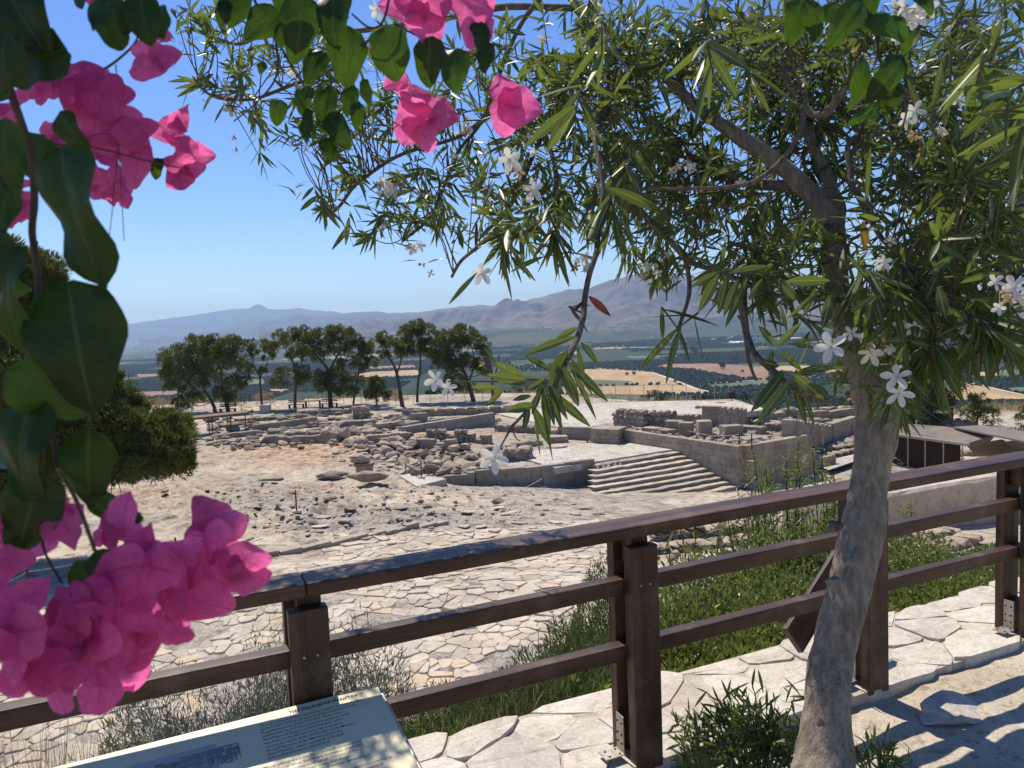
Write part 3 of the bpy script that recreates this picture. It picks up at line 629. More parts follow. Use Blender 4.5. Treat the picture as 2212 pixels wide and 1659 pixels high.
# ------------------------------------------------------------------ paved court: individual flagstones
def pave(region, s, th, count, par_name, mat, zoff=0.0, gapf=.035, bound=None):
    """region(x,y)->bool mask; the `count` largest on screen are objects, the rest one mesh"""
    (x0, x1, y0, y1), fn = region; pts = jgrid(x0, x1, y0, y1, s*.86, .62); kk = rg.random(len(pts)) < np.clip(.72+.45*vnoise(pts[:, 0]*.8, pts[:, 1]*.8, 0, 17), .35, 1); pts = pts[kk]*[1, 1]; cells = voronoi_cells(pts, s*2.2)
    items = []
    for c, poly in zip(pts, cells):
        if poly is None or not fn(c[0], c[1]): continue
        P3 = np.array([c[0], c[1], float(ground(c[0], c[1]))]); uv = proj(P3); dist = np.linalg.norm(P3-CAM)
        if not (-60 < uv[0] < 2270 and -20 < uv[1] < 1720): continue
        e = .3; gz = [float(ground(c[0]+a, c[1]+b)) for a, b in ((e, 0), (-e, 0), (0, e), (0, -e))]
        til = ((gz[0]-gz[1])/(2*e)+rnd.gauss(0, .018), (gz[2]-gz[3])/(2*e)+rnd.gauss(0, .018))
        sl_ = slab(poly, c, 0, s*gapf*.5+rnd.random()*s*.025, th*rnd.uniform(.6, 1.9), til, .075)
        if sl_ is None: continue
        items.append((dist, P3, sl_))
    items.sort(key=lambda q: q[0]); par = empty(par_name, (0, 12, -5.5), kind='structure'); rest = MB(); rt_ = []
    for k, (dist, P3, (vs, fs)) in enumerate(items):
        if k < count:
            tn = rnd.random(); o = MB().add(vs, fs).build('flagstone', mat, None); ca_ = o.data.color_attributes.new('tint', 'FLOAT_COLOR', 'POINT'); ca_.data.foreach_set('color', [tn, tn, tn, 1.]*len(vs)); o.location = Vector(P3+[0, 0, zoff]); o.parent = par; o.matrix_parent_inverse = Matrix.Translation(-Vector((0, 12, -5.5)))
        else: rt_ += [rnd.random()]*len(vs); rest.add([(P3[0]+v[0], P3[1]+v[1], P3[2]+v[2]+zoff) for v in vs], fs)
    if rest.v:
        o = tag(rest.build('flagstones', mat, par), kind='stuff'); ca_ = o.data.color_attributes.new('tint', 'FLOAT_COLOR', 'POINT'); ca_.data.foreach_set('color', np.repeat(rt_, 4).astype(np.float32))
    return par
def line_y(x): return np.interp(x, [-12, -5, 0, 6, 12], [25.0, 26.6, 28.5, 31, 33.5])
hole = lambda x, y: vnoise(x*.35+3, y*.4, 0, 61) < -.36 or rnd.random() < .05
def reg1(x, y):
    s = (x-.44)*FN[0]+(y-2.73)*FN[1]
    if s < 8.8 or y > 31: return False
    if x > 2.2+.10*(y-12) : return False
    if hole(x, y): return False
    if y > line_y(x)+2.5+1.5*vnoise(x*.4, y*.3, 0, 5): return False
    return True
court = pave(((-13, 8, 10.5, 31), reg1), .37, .03, 300, 'paved_court', M['flag'], -.012)

# kerb line (a row of long blocks set on edge) crossing the court
kl = empty('kerb_line', (0, 28, -6), kind='structure')
pts = np.array([hit(a, b)[:2] for a, b in spline([(560, 1203, 0), (620, 1195, 0), (760, 1170, 0), (880, 1147, 0), (965, 1134, 0)], 6)[:, :2]])
seg = np.hypot(*np.diff(pts, axis=0).T); acc = np.concatenate([[0], np.cumsum(seg)]); t = 0
while t < acc[-1]-.3:
    L = rnd.uniform(.5, .95); a = np.array([np.interp(t, acc, pts[:, k]) for k in (0, 1)]); b = np.array([np.interp(min(t+L, acc[-1]), acc, pts[:, k]) for k in (0, 1)]); t += L
    d = norm(b-a); c = (a+b)/2; z = float(ground(c[0], c[1])); dz = np.array([d[0], d[1], 0]); nz = np.array([-d[1], d[0], 0])
    o = MB().box((c[0], c[1], z+.05), np.hypot(*(b-a))-.02, .34, .20+rnd.uniform(-.03, .04), dz, nz).build('kerb_stone', M['flag'], kl)

# ------------------------------------------------------------------ foreground kerb of broad pale slabs under the fence
kerb = empty('stone_kerb', (float(FB[0]), float(FB[1]), 0.0), 'low terrace kerb of broad pale irregular slabs under the wooden fence', 'kerb')
kp_ = []
for a in np.arange(-3.3, 6.5, .31):
    for b, w in ((.04, .05), (.25, .09), (.46, .05)):
        if rnd.random() < .88: kp_.append((a+rnd.uniform(-.13, .13), b+rnd.uniform(-w, w)))
kp_ = np.array(kp_); cells = voronoi_cells(kp_, .75)
for c, poly in zip(kp_, cells):
    if poly is None: continue
    P = np.array(poly)+c; P[:, 1] = np.clip(P[:, 1], -.052+.008*math.sin(c[0]*9), .52+.03*math.sin(c[0]*5)); P -= c
    cc = np.array([0, 0.]);
    sl_ = slab([tuple(p) for p in P], (0, 0), -.10, .0045, .180+rnd.uniform(-.008, .008), (rnd.gauss(0, .006), rnd.gauss(0, .006)), .022, bev=.035, thf=.985)
    if sl_ is None: continue
    vs, fs = sl_; o_ = FB[:2]+FD[:2]*c[0]+FN*c[1]
    vs = [(FD[0]*x+FN[0]*y, FD[1]*x+FN[1]*y, z) for x, y, z in vs]
    o = MB().add(vs, fs).build('kerb_slab', M['curb'], None); o.location = (o_[0], o_[1], 0.0); o.parent = kerb; o.matrix_parent_inverse = Matrix.Translation(-kerb.location)
    bv = o.modifiers.new('bevel', 'BEVEL'); bv.width = .008; bv.segments = 1; bv.limit_method = 'ANGLE'
mb = MB().box((FB[0]+FD[0]*1.6+FN[0]*.23, FB[1]+FD[1]*1.6+FN[1]*.23, -.019), 9.8, .545, .180, FD, [FN[0], FN[1], 0]); mb.build('mortar_bed', M['mortar'], kerb)

# ================================================================== FENCE
fence = empty('wooden_fence', tuple(FB), 'dark brown timber post and rail fence along the terrace edge', 'fence')
FNv = np.array([FN[0], FN[1], 0.]); UPv = np.array([0, 0, 1.])
def fpt(t, n, z): return FB+FD*t+FNv*n+UPv*z
def timber(name, c, L, W, H, ax, ay, az, parent=fence, bev=.004):
    mb = MB(); n = max(2, int(L/.35))
    xs = np.linspace(-L/2, L/2, n+1); vs = []
    for a, x in enumerate(xs):
        for (yy, zz) in ((-1, -1), (1, -1), (1, 1), (-1, 1)): vs.append((x, yy*W/2+rnd.uniform(-.0015, .0015), zz*H/2+rnd.uniform(-.0015, .0015)))
    fs = []
    for a in range(n):
        for q in range(4): fs.append((a*4+q, a*4+(q+1) % 4, a*4+4+(q+1) % 4, a*4+4+q))
    fs += [(3, 2, 1, 0), tuple(n*4+q for q in range(4))]
    o = mb.add(vs, [f[::-1] for f in fs]).build(name, M['wood'], None, bevel=bev)
    m = Matrix(((ax[0], ay[0], az[0], c[0]), (ax[1], ay[1], az[1], c[1]), (ax[2], ay[2], az[2], c[2]), (0, 0, 0, 1)))
    o.parent = parent; o.matrix_parent_inverse = Matrix.Translation(-parent.location); o.matrix_basis = m; return o
posts = [-2.42, -1.21, 0.0, 1.21, 2.31, 3.55, 4.8]
for t in posts:
    z0 = 0.0
    timber('post', fpt(t, -.028, .385), .86, .05, .118, UPv, -FNv, FD)
    timber('post', fpt(t, .095, .385), .86, .045, .118, UPv, -FNv, FD)
    timber('post_core', fpt(t+.012, .034, .79), .12, .072, .075, UPv, -FNv, FD)
    timber('post_core', fpt(t+.012, .034, .07), .14, .072, .075, UPv, -FNv, FD)
    # galvanised shoe: upright plate and foot plate with bolts
    mb = MB(); mb.box(fpt(t-.075, .034, .075), .004, .05, .15, FD, FNv, UPv); mb.box(fpt(t-.115, .034, .005), .085, .06, .004, FD, FNv, UPv)
    br = mb.build('bracket', M['steel'], fence)
    mb = MB()
    for dz, dn in ((.04, -.012), (.04, .05-.034), (.075, -.012), (.075, .016), (.12, -.012), (.12, .016)):
        V_, Q_ = tube_np([fpt(t-.077, .034+dn, dz), fpt(t-.0795, .034+dn, dz)], .0045, 6); mb.add(V_, [tuple(q) for q in Q_]+[tuple(range(6, 12))])
    for ds in (.09, .135):
        for dn in (-.018, .018):
            V_, Q_ = tube_np([fpt(t-ds, .034+dn, .006), fpt(t-ds, .034+dn, .0095)], .0045, 6); mb.add(V_, [tuple(q) for q in Q_]+[tuple(range(6, 12))])
    tag(mb.build('bolts', M['dark'], fence), kind='stuff')
    for dx in (-.02, .02):
        V_, Q_ = tube_np([fpt(t+dx, -.0535, .67), fpt(t+dx, -.0555, .67)], .004, 8); MB().add(V_, [tuple(q) for q in Q_]+[tuple(range(8, 16))]).build('screw', M['steel'], fence)
for a, b in zip(posts[:-1], posts[1:]):
    for z in (.435, .685):
        if a == posts[1] and False: continue
        timber('rail', fpt((a+b)/2, .034, z-.035+rnd.uniform(-.004, .004)), (b-a)-.005, .052, .060, FD, FNv, UPv)
tr = [(-3.2, -1.21), (-1.21, 1.21), (1.21, 5.0)]
for a, b in tr: timber('top_rail', fpt((a+b)/2, .018, .872), b-a-.0004, .134, .046, FD, FNv, UPv, bev=.008)
# loose plank leaning behind the fence
p0, p1 = atd(1712, 1385, 3.35), atd(1822, 1205, 3.75); dl = p1-p0; L = np.linalg.norm(dl); ax = dl/L; side = norm(np.cross(ax, FW)); nn = np.cross(ax, side)
pk = empty('wooden_plank', tuple(p0), 'weathered brown plank leaning behind the fence beside the trunk', 'plank')
timber('board', (p0+p1)/2, L, .13, .028, ax, side, nn, pk)
def rockmesh(seed, sub=2, rough=.35, flat=.7, box=.5):
    import bmesh
    bm = bmesh.new(); bmesh.ops.create_icosphere(bm, subdivisions=sub, radius=1)
    co = np.array([v.co[:] for v in bm.verts]); g = np.random.default_rng(seed)
    cube = co/np.abs(co).max(1)[:, None]; co = co*(1-box)+cube*box*.8
    for _ in range(5):                                  # planar cuts
        nrm = norm(g.normal(size=3)); d = g.uniform(.55, .8); k = co@nrm; co = co-np.maximum(k-d, 0)[:, None]*nrm
    co *= (1+rough*.5*fbm(co[:, 0]*1.3+seed, co[:, 1]*1.3, co[:, 2]*1.3, seed, 3))[:, None]; co[:, 2] *= flat
    F_ = np.array([[v.index for v in f.verts] for f in bm.faces]); bm.free(); return co, F_
def rock_objmesh(name, seed, mat, **k):
    V_, F_ = rockmesh(seed, **k); o = mesh_np(name, V_, F_, mat); me = o.data; bpy.data.objects.remove(o); return me
ROCKS = [rock_objmesh('stone', s, M['rubble'], sub=2, box=rnd.choice((.3, .6, .8)), flat=rnd.uniform(.45, .8)) for s in range(14)]
BOULD = [rock_objmesh('boulder', 40+s, M['rock'], sub=3, box=.2, flat=.6, rough=.5) for s in range(4)]
BLOCK = [rock_objmesh('stone_block', 70+s, M['ashlar'], sub=2, box=.96, flat=1, rough=.05) for s in range(6)]
BLOCKR = [rock_objmesh('stone_block', 80+s, M['rubble'], sub=2, box=.9, flat=1, rough=.22) for s in range(8)]
PALE = [rock_objmesh('stone', 120+s, M['lime'], sub=2, box=.7, flat=.55) for s in range(8)]
def inst(name, me, loc, sc, rz=0, tilt=(0, 0), parent=None):
    o = bpy.data.objects.new(name, me); COL.objects.link(o)
    m = Matrix.Translation(Vector([float(c) for c in loc])) @ Matrix.Rotation(rz, 4, 'Z') @ Matrix.Rotation(tilt[0], 4, 'X') @ Matrix.Rotation(tilt[1], 4, 'Y') @ Matrix.Diagonal((*[float(s) for s in sc], 1))
    if parent: o.parent = parent; o.matrix_parent_inverse = Matrix.Translation(-parent.location)
    o.matrix_basis = m; return o
CUBE = {}
def cubemesh(mat, k):
    if (mat.name, k) in CUBE: return CUBE[(mat.name, k)]
    g = np.random.default_rng(k+5); xs = [-1, -.93, 0, .93, 1]
    import bmesh
    bm = bmesh.new(); bmesh.ops.create_cube(bm, size=2); bmesh.ops.subdivide_edges(bm, edges=bm.edges[:], cuts=3, use_grid_fill=True)
    co = np.array([v.co[:] for v in bm.verts]); co = np.sign(co)*np.abs(co)**.35
    e = np.sort(np.abs(co), 1); corner = (e[:, 1] > .9); co *= (1-.02*corner-.02*(e[:, 0] > .9))[:, None]
    co += g.normal(size=co.shape)*.014
    F_ = np.array([[v.index for v in f.verts] for f in bm.faces]); bm.free()
    o = mesh_np('stone_block', co, F_, mat); CUBE[(mat.name, k)] = o.data; bpy.data.objects.remove(o); return CUBE[(mat.name, k)]
tumble = rnd
tb = [0]
def wall(name, label, cat, P0, P1, top0, top1, base0, base1, thick=.5, ch=.32, bl=.7, mat='ashlar', rough=0.0, jag=.0, group=None, over=.0, fill=True, core='concrete'):
    """a wall of individual blocks from P0 to P1 (xy); top / base heights interpolate along it"""
    P0, P1 = np.asarray(P0, float)[:2], np.asarray(P1, float)[:2]; L = np.hypot(*(P1-P0)); d = (P1-P0)/L; nn = np.array([-d[1], d[0]]); rz = math.atan2(d[1], d[0])
    root = empty(name, (P0[0], P0[1], base0), label, cat, group)
    bmin = min(base0, base1)
    tmax = max(top0, top1); nc = max(1, int(round((tmax-bmin)/ch))); hh = (tmax-bmin)/nc
    jt = fbm(np.linspace(0, L*.9, 60), 0*np.linspace(0, 1, 60)+P0[0], 0, 3, 3)*jag
    for c in range(nc):
        z0 = bmin+c*hh; x = -(bl*.5 if c % 2 else 0)*rnd.uniform(.7, 1)
        while x < L-.05:
            b = bl*rnd.uniform(.7, 1.3); a0, a1 = max(x, 0), min(x+b, L); x += b
            if a1-a0 < .12: continue
            t = (a0+a1)/2/L; top = top0+(top1-top0)*t+np.interp(t*59, range(60), jt); bs = base0+(base1-base0)*t
            if z0+hh < bs-.15 or z0+hh*.45 > top: continue
            ztop = min(z0+hh, max(top, z0+hh*.5)) if jag == 0 else z0+hh*rnd.uniform(.85, 1.05)
            th = thick*(1+rnd.uniform(-.05, .05)*(1+rough*4)); off = rnd.uniform(-.5, .5)*(.012+rough*.25)
            cc = P0+d*(a0+a1)/2+nn*off
            me = cubemesh(M[mat], rnd.randrange(7)) if rough < .08 else rnd.choice(BLOCKR if mat == 'rubble' else [cubemesh(M[mat], q) for q in range(7)])
            inst('stone_block', me, (cc[0], cc[1], (z0+ztop)/2), (((a1-a0)/2-.002)*(1.28 if me in BLOCKR else 1), th/2*(1.25 if me in BLOCKR else 1), ((ztop-z0)/2-.001)*(1.4 if me in BLOCKR else 1)), rz+rnd.gauss(0, rough*.25), (rnd.gauss(0, rough*.15), rnd.gauss(0, rough*.2)), root)
    if mat == 'rubble' or rough > .08:
        xs = np.linspace(.05, .95, max(3, int(L/.5))); vs = []
        for t_ in xs:
            c_ = P0+d*L*t_; tp_ = top0+(top1-top0)*t_+np.interp(t_*59, range(60), jt)-.12-.1*rnd.random(); b_ = base0+(base1-base0)*t_-.3; tp_ = max(tp_, b_+.2)
            for a_, z_ in ((-.40, b_), (-.36, tp_-.05), (0, tp_+.03), (.36, tp_-.05), (.40, b_)): q_ = c_+nn*thick*a_; vs.append((q_[0], q_[1], z_))
        m_ = len(xs); fs = [(k*5+c, k*5+5+c, k*5+6+c, k*5+1+c) for k in range(m_-1) for c in range(4)]+[(0, 1, 2, 3, 4), tuple((m_-1)*5+c for c in (4, 3, 2, 1, 0))]
        MB().add(vs, fs).build('earth_core', M['rock'], root)
    return root
def wallD(name, label, cat, a, b, h, base='hit', **k):
    """ends given where the foot of the wall is seen in the photograph"""
    A, B = hit(*a), hit(*b); h0, h1 = h if isinstance(h, tuple) else (h, h)
    return wall(name, label, cat, A, B, A[2]+h0, B[2]+h1, A[2], B[2], **k)

# ================================================================== BASTION beside the great stairs
bz, tz = -9.1, -6.42
Pl = Pc+B_*11.0; Pr = Pc+A_*6.0
wall('palace_wall', 'long ashlar side wall of the big bastion running up beside the broad steps', 'stone wall', Pc, Pl, tz, tz+.10, bz, -7.5, .55, .45, 1.15, 'ashlar', core=None)
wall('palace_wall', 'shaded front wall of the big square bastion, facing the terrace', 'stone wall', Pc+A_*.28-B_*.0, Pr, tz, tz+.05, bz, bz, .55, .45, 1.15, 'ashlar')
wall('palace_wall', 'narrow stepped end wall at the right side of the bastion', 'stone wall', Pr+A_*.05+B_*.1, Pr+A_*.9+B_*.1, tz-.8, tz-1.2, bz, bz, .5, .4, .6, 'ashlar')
wall('palace_wall', 'low plastered wall right of the bastion ending at the timber walkway', 'stone wall', Pr+A_*.9+B_*.3, Pr+A_*3.4+B_*.4, bz+.85, bz+.95, bz, bz, .4, .45, 1.2, 'ashlar')
fl = MB().box((*(Pc+A_*3.0+B_*6.2), tz-.24), 5.6, 11.4, .2, [*A_, 0], [*B_, 0]).build('bastion_fill', M['rock']); tag(fl, kind='structure')
# rubble capping of the bastion
cap = empty('rubble_capping', (*(Pc+A_*3), tz), 'rough rubble heaped over the flat top of the bastion', 'rubble')
for _ in range(230):
    a, b = rnd.uniform(.1, 5.8), rnd.uniform(.1, 11)
    if 2.6 < a < 4.9 and 1.2 < b < 4.6: continue
    s = rnd.uniform(.10, .26)*(1.3 if rnd.random() < .15 else 1); p = Pc+A_*a+B_*b
    inst('stone', rnd.choice(ROCKS), (p[0], p[1], tz-.12+s*.3), (s*1.2, s, s*.8), rnd.uniform(0, 6.3), (rnd.gauss(0, .3), rnd.gauss(0, .3)), cap)
MB().box((*(Pc+A_*3.7+B_*2.9), tz-.05), 2.3, 3.2, .14, [*A_, 0], [*norm(B_+A_*.3), 0]).build('smooth_slab', M['concrete'], cap)
# ------------------------------------------------------------------ great stairs
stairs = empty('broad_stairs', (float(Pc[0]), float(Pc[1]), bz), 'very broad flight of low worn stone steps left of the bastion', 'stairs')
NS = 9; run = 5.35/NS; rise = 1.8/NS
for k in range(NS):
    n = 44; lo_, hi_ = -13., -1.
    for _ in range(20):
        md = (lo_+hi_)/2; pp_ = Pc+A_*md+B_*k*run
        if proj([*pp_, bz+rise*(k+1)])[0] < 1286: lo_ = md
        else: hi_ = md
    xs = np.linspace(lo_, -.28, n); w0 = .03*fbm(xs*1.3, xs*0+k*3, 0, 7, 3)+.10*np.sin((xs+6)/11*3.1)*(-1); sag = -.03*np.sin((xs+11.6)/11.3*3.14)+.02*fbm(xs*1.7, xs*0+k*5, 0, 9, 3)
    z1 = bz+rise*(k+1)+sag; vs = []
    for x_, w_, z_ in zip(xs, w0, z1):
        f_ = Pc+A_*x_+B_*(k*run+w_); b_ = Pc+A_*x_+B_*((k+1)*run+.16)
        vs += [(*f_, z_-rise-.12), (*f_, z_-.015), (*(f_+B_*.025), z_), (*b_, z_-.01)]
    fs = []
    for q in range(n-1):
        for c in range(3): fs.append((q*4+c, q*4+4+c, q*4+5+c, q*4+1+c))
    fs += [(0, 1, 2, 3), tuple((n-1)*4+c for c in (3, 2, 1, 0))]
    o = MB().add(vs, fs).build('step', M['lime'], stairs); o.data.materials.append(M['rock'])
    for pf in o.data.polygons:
        if abs(pf.normal.z) < .4: pf.material_index = 1  # risers take the darker rock colour to deepen their shade
# landing above the stairs and the far court: slabs joined only by colour at this distance, as one sheet each
def sheet(name, poly, z, mat, thick=.25, kind='structure', group=None):
    n = len(poly); vs = [(p[0], p[1], z) for p in poly]+[(p[0], p[1], z-thick) for p in poly]
    o = MB().add(vs, [tuple(range(n))]+[(i, n+i, n+(i+1) % n, (i+1) % n) for i in range(n)][::1]).build(name, mat); return tag(o, kind=kind)
M['paving'] = m_stone('far_court_paving', (.44, .40, .34), (.53, .49, .425), (.60, .56, .49), .7, bs=.5, crack=1.1, objrand=0)
sheet('landing', [Pc+A_*-9.9+B_*5.33, Pc+A_*-.3+B_*5.33, Pc+A_*-.3+B_*11.5, Pc+A_*-9+B_*11.5], -7.22, M['paving'], .4)
sheet('central_court', [atz(1070, 893, -7.2)[:2], atz(1215, 925, -7.2)[:2], atz(1400, 925, -7.2)[:2], atz(1520, 898, -7.2)[:2], atz(1660, 885, -7.2)[:2], atz(1590, 866, -7.2)[:2], atz(1400, 867, -7.2)[:2], atz(1230, 874, -7.2)[:2]], -7.2, M['paving'], .5)
sheet('concrete_pad', [hit(930, 1047)[:2], hit(975, 1052)[:2], hit(895, 1048)[:2], hit(870, 1030)[:2], hit(905, 1033)[:2]][::1], float(ground(*hit(920, 1043)[:2]))+.10, M['pale_slab'], .3) if False else None

# ------------------------------------------------------------------ front retaining wall
G = lambda u, y: aty(u, 1000, y)[:2]
wa, wb, wc, wd = G(905, 44.2), G(1025, 44.7), G(1165, 45.8), G(1282, 47.0)
wall('retaining_wall', 'weathered cement retaining wall with stepped broken top, left of the steps', 'retaining wall', wb, wc, -6.98, -7.12, -8.6, -8.9, .45, .42, 1.3, 'concrete')
wall('retaining_wall', 'higher right end of the retaining wall meeting the broad steps', 'retaining wall', wc+(wc-wb)*.004, wd, -7.10, -7.0, -8.9, -9.2, .45, .42, 1.35, 'concrete')
wall('retaining_wall', 'low sloping left end of the retaining wall behind the rope barrier', 'retaining wall', wa, wb-(wc-wb)*.004, -7.45, -7.05, -8.1, -8.3, .45, .42, 1.2, 'concrete')

# ------------------------------------------------------------------ other walls of the ruins
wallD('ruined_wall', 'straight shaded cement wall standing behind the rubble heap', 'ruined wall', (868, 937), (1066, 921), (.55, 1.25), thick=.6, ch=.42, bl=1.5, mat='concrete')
wallD('ruined_wall', 'long low jagged wall nearest the picnic pines', 'ruined wall', (505, 913), (668, 903), .45, rough=.25, jag=.12, thick=.6, ch=.3, bl=.6, mat='rubble')
wallD('ruined_wall', 'straight dark ashlar wall left of the rubble heap', 'ruined wall', (545, 931), (682, 917), (.55, .75), thick=.5, ch=.35, bl=1.2)
wallD('ruined_wall', 'wall of big rounded boulders edging the red earth court', 'ruined wall', (570, 960), (752, 953), (.75, .9), rough=.3, jag=.15, thick=.7, ch=.8, bl=1.0, mat='rubble')
wallD('ruined_wall', 'lower course of flat stones edging the red earth court', 'ruined wall', (500, 967), (565, 962), .35, rough=.3, jag=.1, thick=.6, ch=.35, bl=.8, mat='rubble')
wallD('ruined_wall', 'broken stub of wall beside the railing left of the pines', 'ruined wall', (672, 897), (760, 893), .6, rough=.3, jag=.2, thick=.6, ch=.35, bl=.8, mat='rubble')
wallD('ruined_wall', 'tall rough stub of wall in front of the pine shade', 'ruined wall', (762, 905), (800, 903), 1.3, rough=.35, jag=.3, thick=.8, ch=.4, bl=.7, mat='rubble')
wallD('ruined_wall', 'long low wall running right below the pine shade', 'ruined wall', (840, 903), (1110, 893), (.55, .85), rough=.12, jag=.1, thick=.6, ch=.35, bl=1.0, mat='rubble')
wallD('ruined_wall', 'short dark pier on the low wall below the pines', 'ruined wall', (888, 914), (922, 911), .9, rough=.1, thick=.7, ch=.45, bl=.7)
wallD('ruined_wall', 'block wall behind the white flower beside the landing', 'ruined wall', (1085, 994), (1152, 990), .85, rough=.2, thick=1.0, ch=.42, bl=.7, mat='rubble')
wallD('ruined_wall', 'low stepped ledge behind the orange pit', 'ruined wall', (1030, 975), (1170, 960), .35, rough=.12, jag=.08, thick=.9, ch=.3, bl=1.3, mat='rubble')
wallD('ruined_wall', 'line of fluted stubs behind the rubble heap', 'ruined wall', (920, 950), (1010, 957), .8, rough=.3, jag=.25, thick=.6, ch=.4, bl=.45, mat='rubble')
wallD('ruined_wall', 'low wall at the near edge of the bright central court', 'ruined wall', (1068, 930), (1215, 938), .55, rough=.2, jag=.1, thick=.6, ch=.3, bl=.9, mat='rubble')
wallD('ruined_wall', 'dark cement wall behind the column base', 'ruined wall', (1216, 949), (1290, 951), 1.0, thick=.5, ch=.45, bl=1.3, mat='concrete')
wallD('ruined_wall', 'square ashlar pier at the upper left end of the bastion wall', 'ruined wall', (1288, 955), (1347, 958), 1.15, thick=1.8, ch=.45, bl=1.1)
wallD('ruined_wall', 'stack of flat dark blocks left of the cement wall', 'ruined wall', (1182, 957), (1226, 955), .5, rough=.1, thick=.9, ch=.17, bl=1.2)
wallD('ruined_wall', 'thick rough wall with eroded top above the long bastion wall', 'ruined wall', (1330, 926), (1402, 924), 1.3, rough=.3, jag=.25, thick=.9, ch=.35, bl=.5, mat='rubble')
wallD('ruined_wall', 'eroded wall with a pale ashlar face right of the thick rough wall', 'ruined wall', (1404, 923), (1462, 925), 1.35, rough=.2, jag=.15, thick=.7, ch=.4, bl=.7, mat='rubble')
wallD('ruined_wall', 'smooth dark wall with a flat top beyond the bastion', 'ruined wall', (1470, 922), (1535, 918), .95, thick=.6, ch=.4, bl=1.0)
wallD('ruined_wall', 'ashlar corner pier of five courses beyond the bastion', 'ruined wall', (1534, 926), (1600, 922), 1.7, thick=1.2, ch=.36, bl=1.0)
wallD('ruined_wall', 'dark pile of blocks on the far rim of the ruins', 'ruined wall', (1502, 898), (1530, 899), 1.0, rough=.3, jag=.2, thick=.7, ch=.3, bl=.6, mat='rubble')
LW = [((690, 925), (812, 917), .5, 'low straight wall under the third pine', 'ashlar', .05), ((700, 940), (748, 915), .45, 'short cross wall running back towards the pines', 'rubble', .15), ((815, 932), (905, 922), .6, 'low ashlar wall left of the dark pier', 'ashlar', .05), ((930, 915), (1000, 909), .4, 'pale low wall right of the dark pier', 'ashlar', .08), ((790, 958), (880, 948), .55, 'stub of ashlar wall rising from the rubble heap', 'ashlar', .08), ((900, 965), (985, 972), .6, 'low ashlar wall inside the right part of the heap', 'ashlar', .06), ((560, 893), (640, 889), .3, 'thin kerb line below the plinth', 'ashlar', .05), ((455, 925), (540, 916), .35, 'low wall beneath the brown canopy', 'rubble', .15), ((470, 948), (560, 938), .4, 'second low wall below the brown canopy', 'ashlar', .08), ((600, 945), (690, 938), .35, 'low wall above the big rounded boulders', 'rubble', .15), ((980, 948), (1060, 958), .45, 'low wall end beside the landing', 'ashlar', .06)]
for a, b, h, lb, mt, rr in LW: wallD('ruined_wall', lb, 'ruined wall', a, b, h, rough=rr, jag=.08, thick=.65, ch=.28, bl=.75, mat=mt)
piers = [(1440, 936, 1475, 937, .95), (1468, 942, 1498, 943, 1.0), (1506, 946, 1536, 945, 1.2), (1560, 948, 1600, 945, .9), (1430, 944, 1452, 944, .5), (1600, 940, 1650, 944, .7), (1395, 936, 1425, 938, .45)]
nmz = ['leftmost square pier', 'second square pier from the left', 'tallest ochre square pier', 'broad pier', 'knee-high stub', 'blocky stub', 'small grey stub']
for (a, b, c, d_, h), w_ in zip(piers, nmz): wallD('stone_pier', w_+' among the rubble on the bastion terrace', 'stone pier', (a, b), (c, d_), h, rough=.1, thick=.9, ch=.45, bl=.8)
# right-hand ruins behind and beside the tree trunk
RW = [((1600, 914), (1690, 905), .8, 'long grey wall beyond the corner pier', 'ashlar', .1), ((1620, 927), (1730, 935), .9, 'grey wall stepping down right of the corner pier', 'rubble', .15),
      ((1730, 912), (1840, 902), 1.0, 'dark wall crossing left of the trunk near the scrub', 'ashlar', .08), ((1740, 930), (1842, 940), 1.1, 'wall of pale blocks left of the trunk', 'rubble', .2),
      ((1700, 955), (1790, 951), 1.3, 'pale ashlar wall end left of the trunk above the walkway', 'ashlar', .05), ((1792, 952), (1845, 934), 1.5, 'shaded ashlar wall touching the trunk outline', 'ashlar', .05),
      ((1755, 1003), (1850, 985), .6, 'line of rough boulders left of the trunk above the walkway', 'rubble', .35), ((1750, 980), (1848, 972), .45, 'low pale wall below the shaded ashlar wall', 'rubble', .2),
      ((1655, 899), (1760, 893), .6, 'jagged far wall under the hanging leaves', 'rubble', .25), ((1770, 893), (1850, 889), .7, 'far wall beneath the dark pine left of the trunk', 'rubble', .25),
      ((1935, 918), (1975, 915), 1.0, 'pale blocks stacked right of the trunk above the shelter roof', 'rubble', .25), ((1980, 916), (2060, 918), 1.2, 'heap of big pale blocks below the dark pine', 'rubble', .35),
      ((2060, 925), (2110, 931), .9, 'dark end of the block heap beside the grey bush', 'rubble', .3), ((1940, 1002), (2060, 992), .4, 'pale rubble edge beside the steel railing', 'rubble', .3),
      ((2000, 983), (2120, 985), .45, 'rubble line under the shelter roof edge', 'rubble', .35)]
for a, b, h, lb, mt, rr in RW: wallD('ruined_wall', lb, 'ruined wall', a, b, h, rough=rr, jag=.12 if rr > .1 else 0, thick=.7, ch=.35, bl=.8, mat=mt)
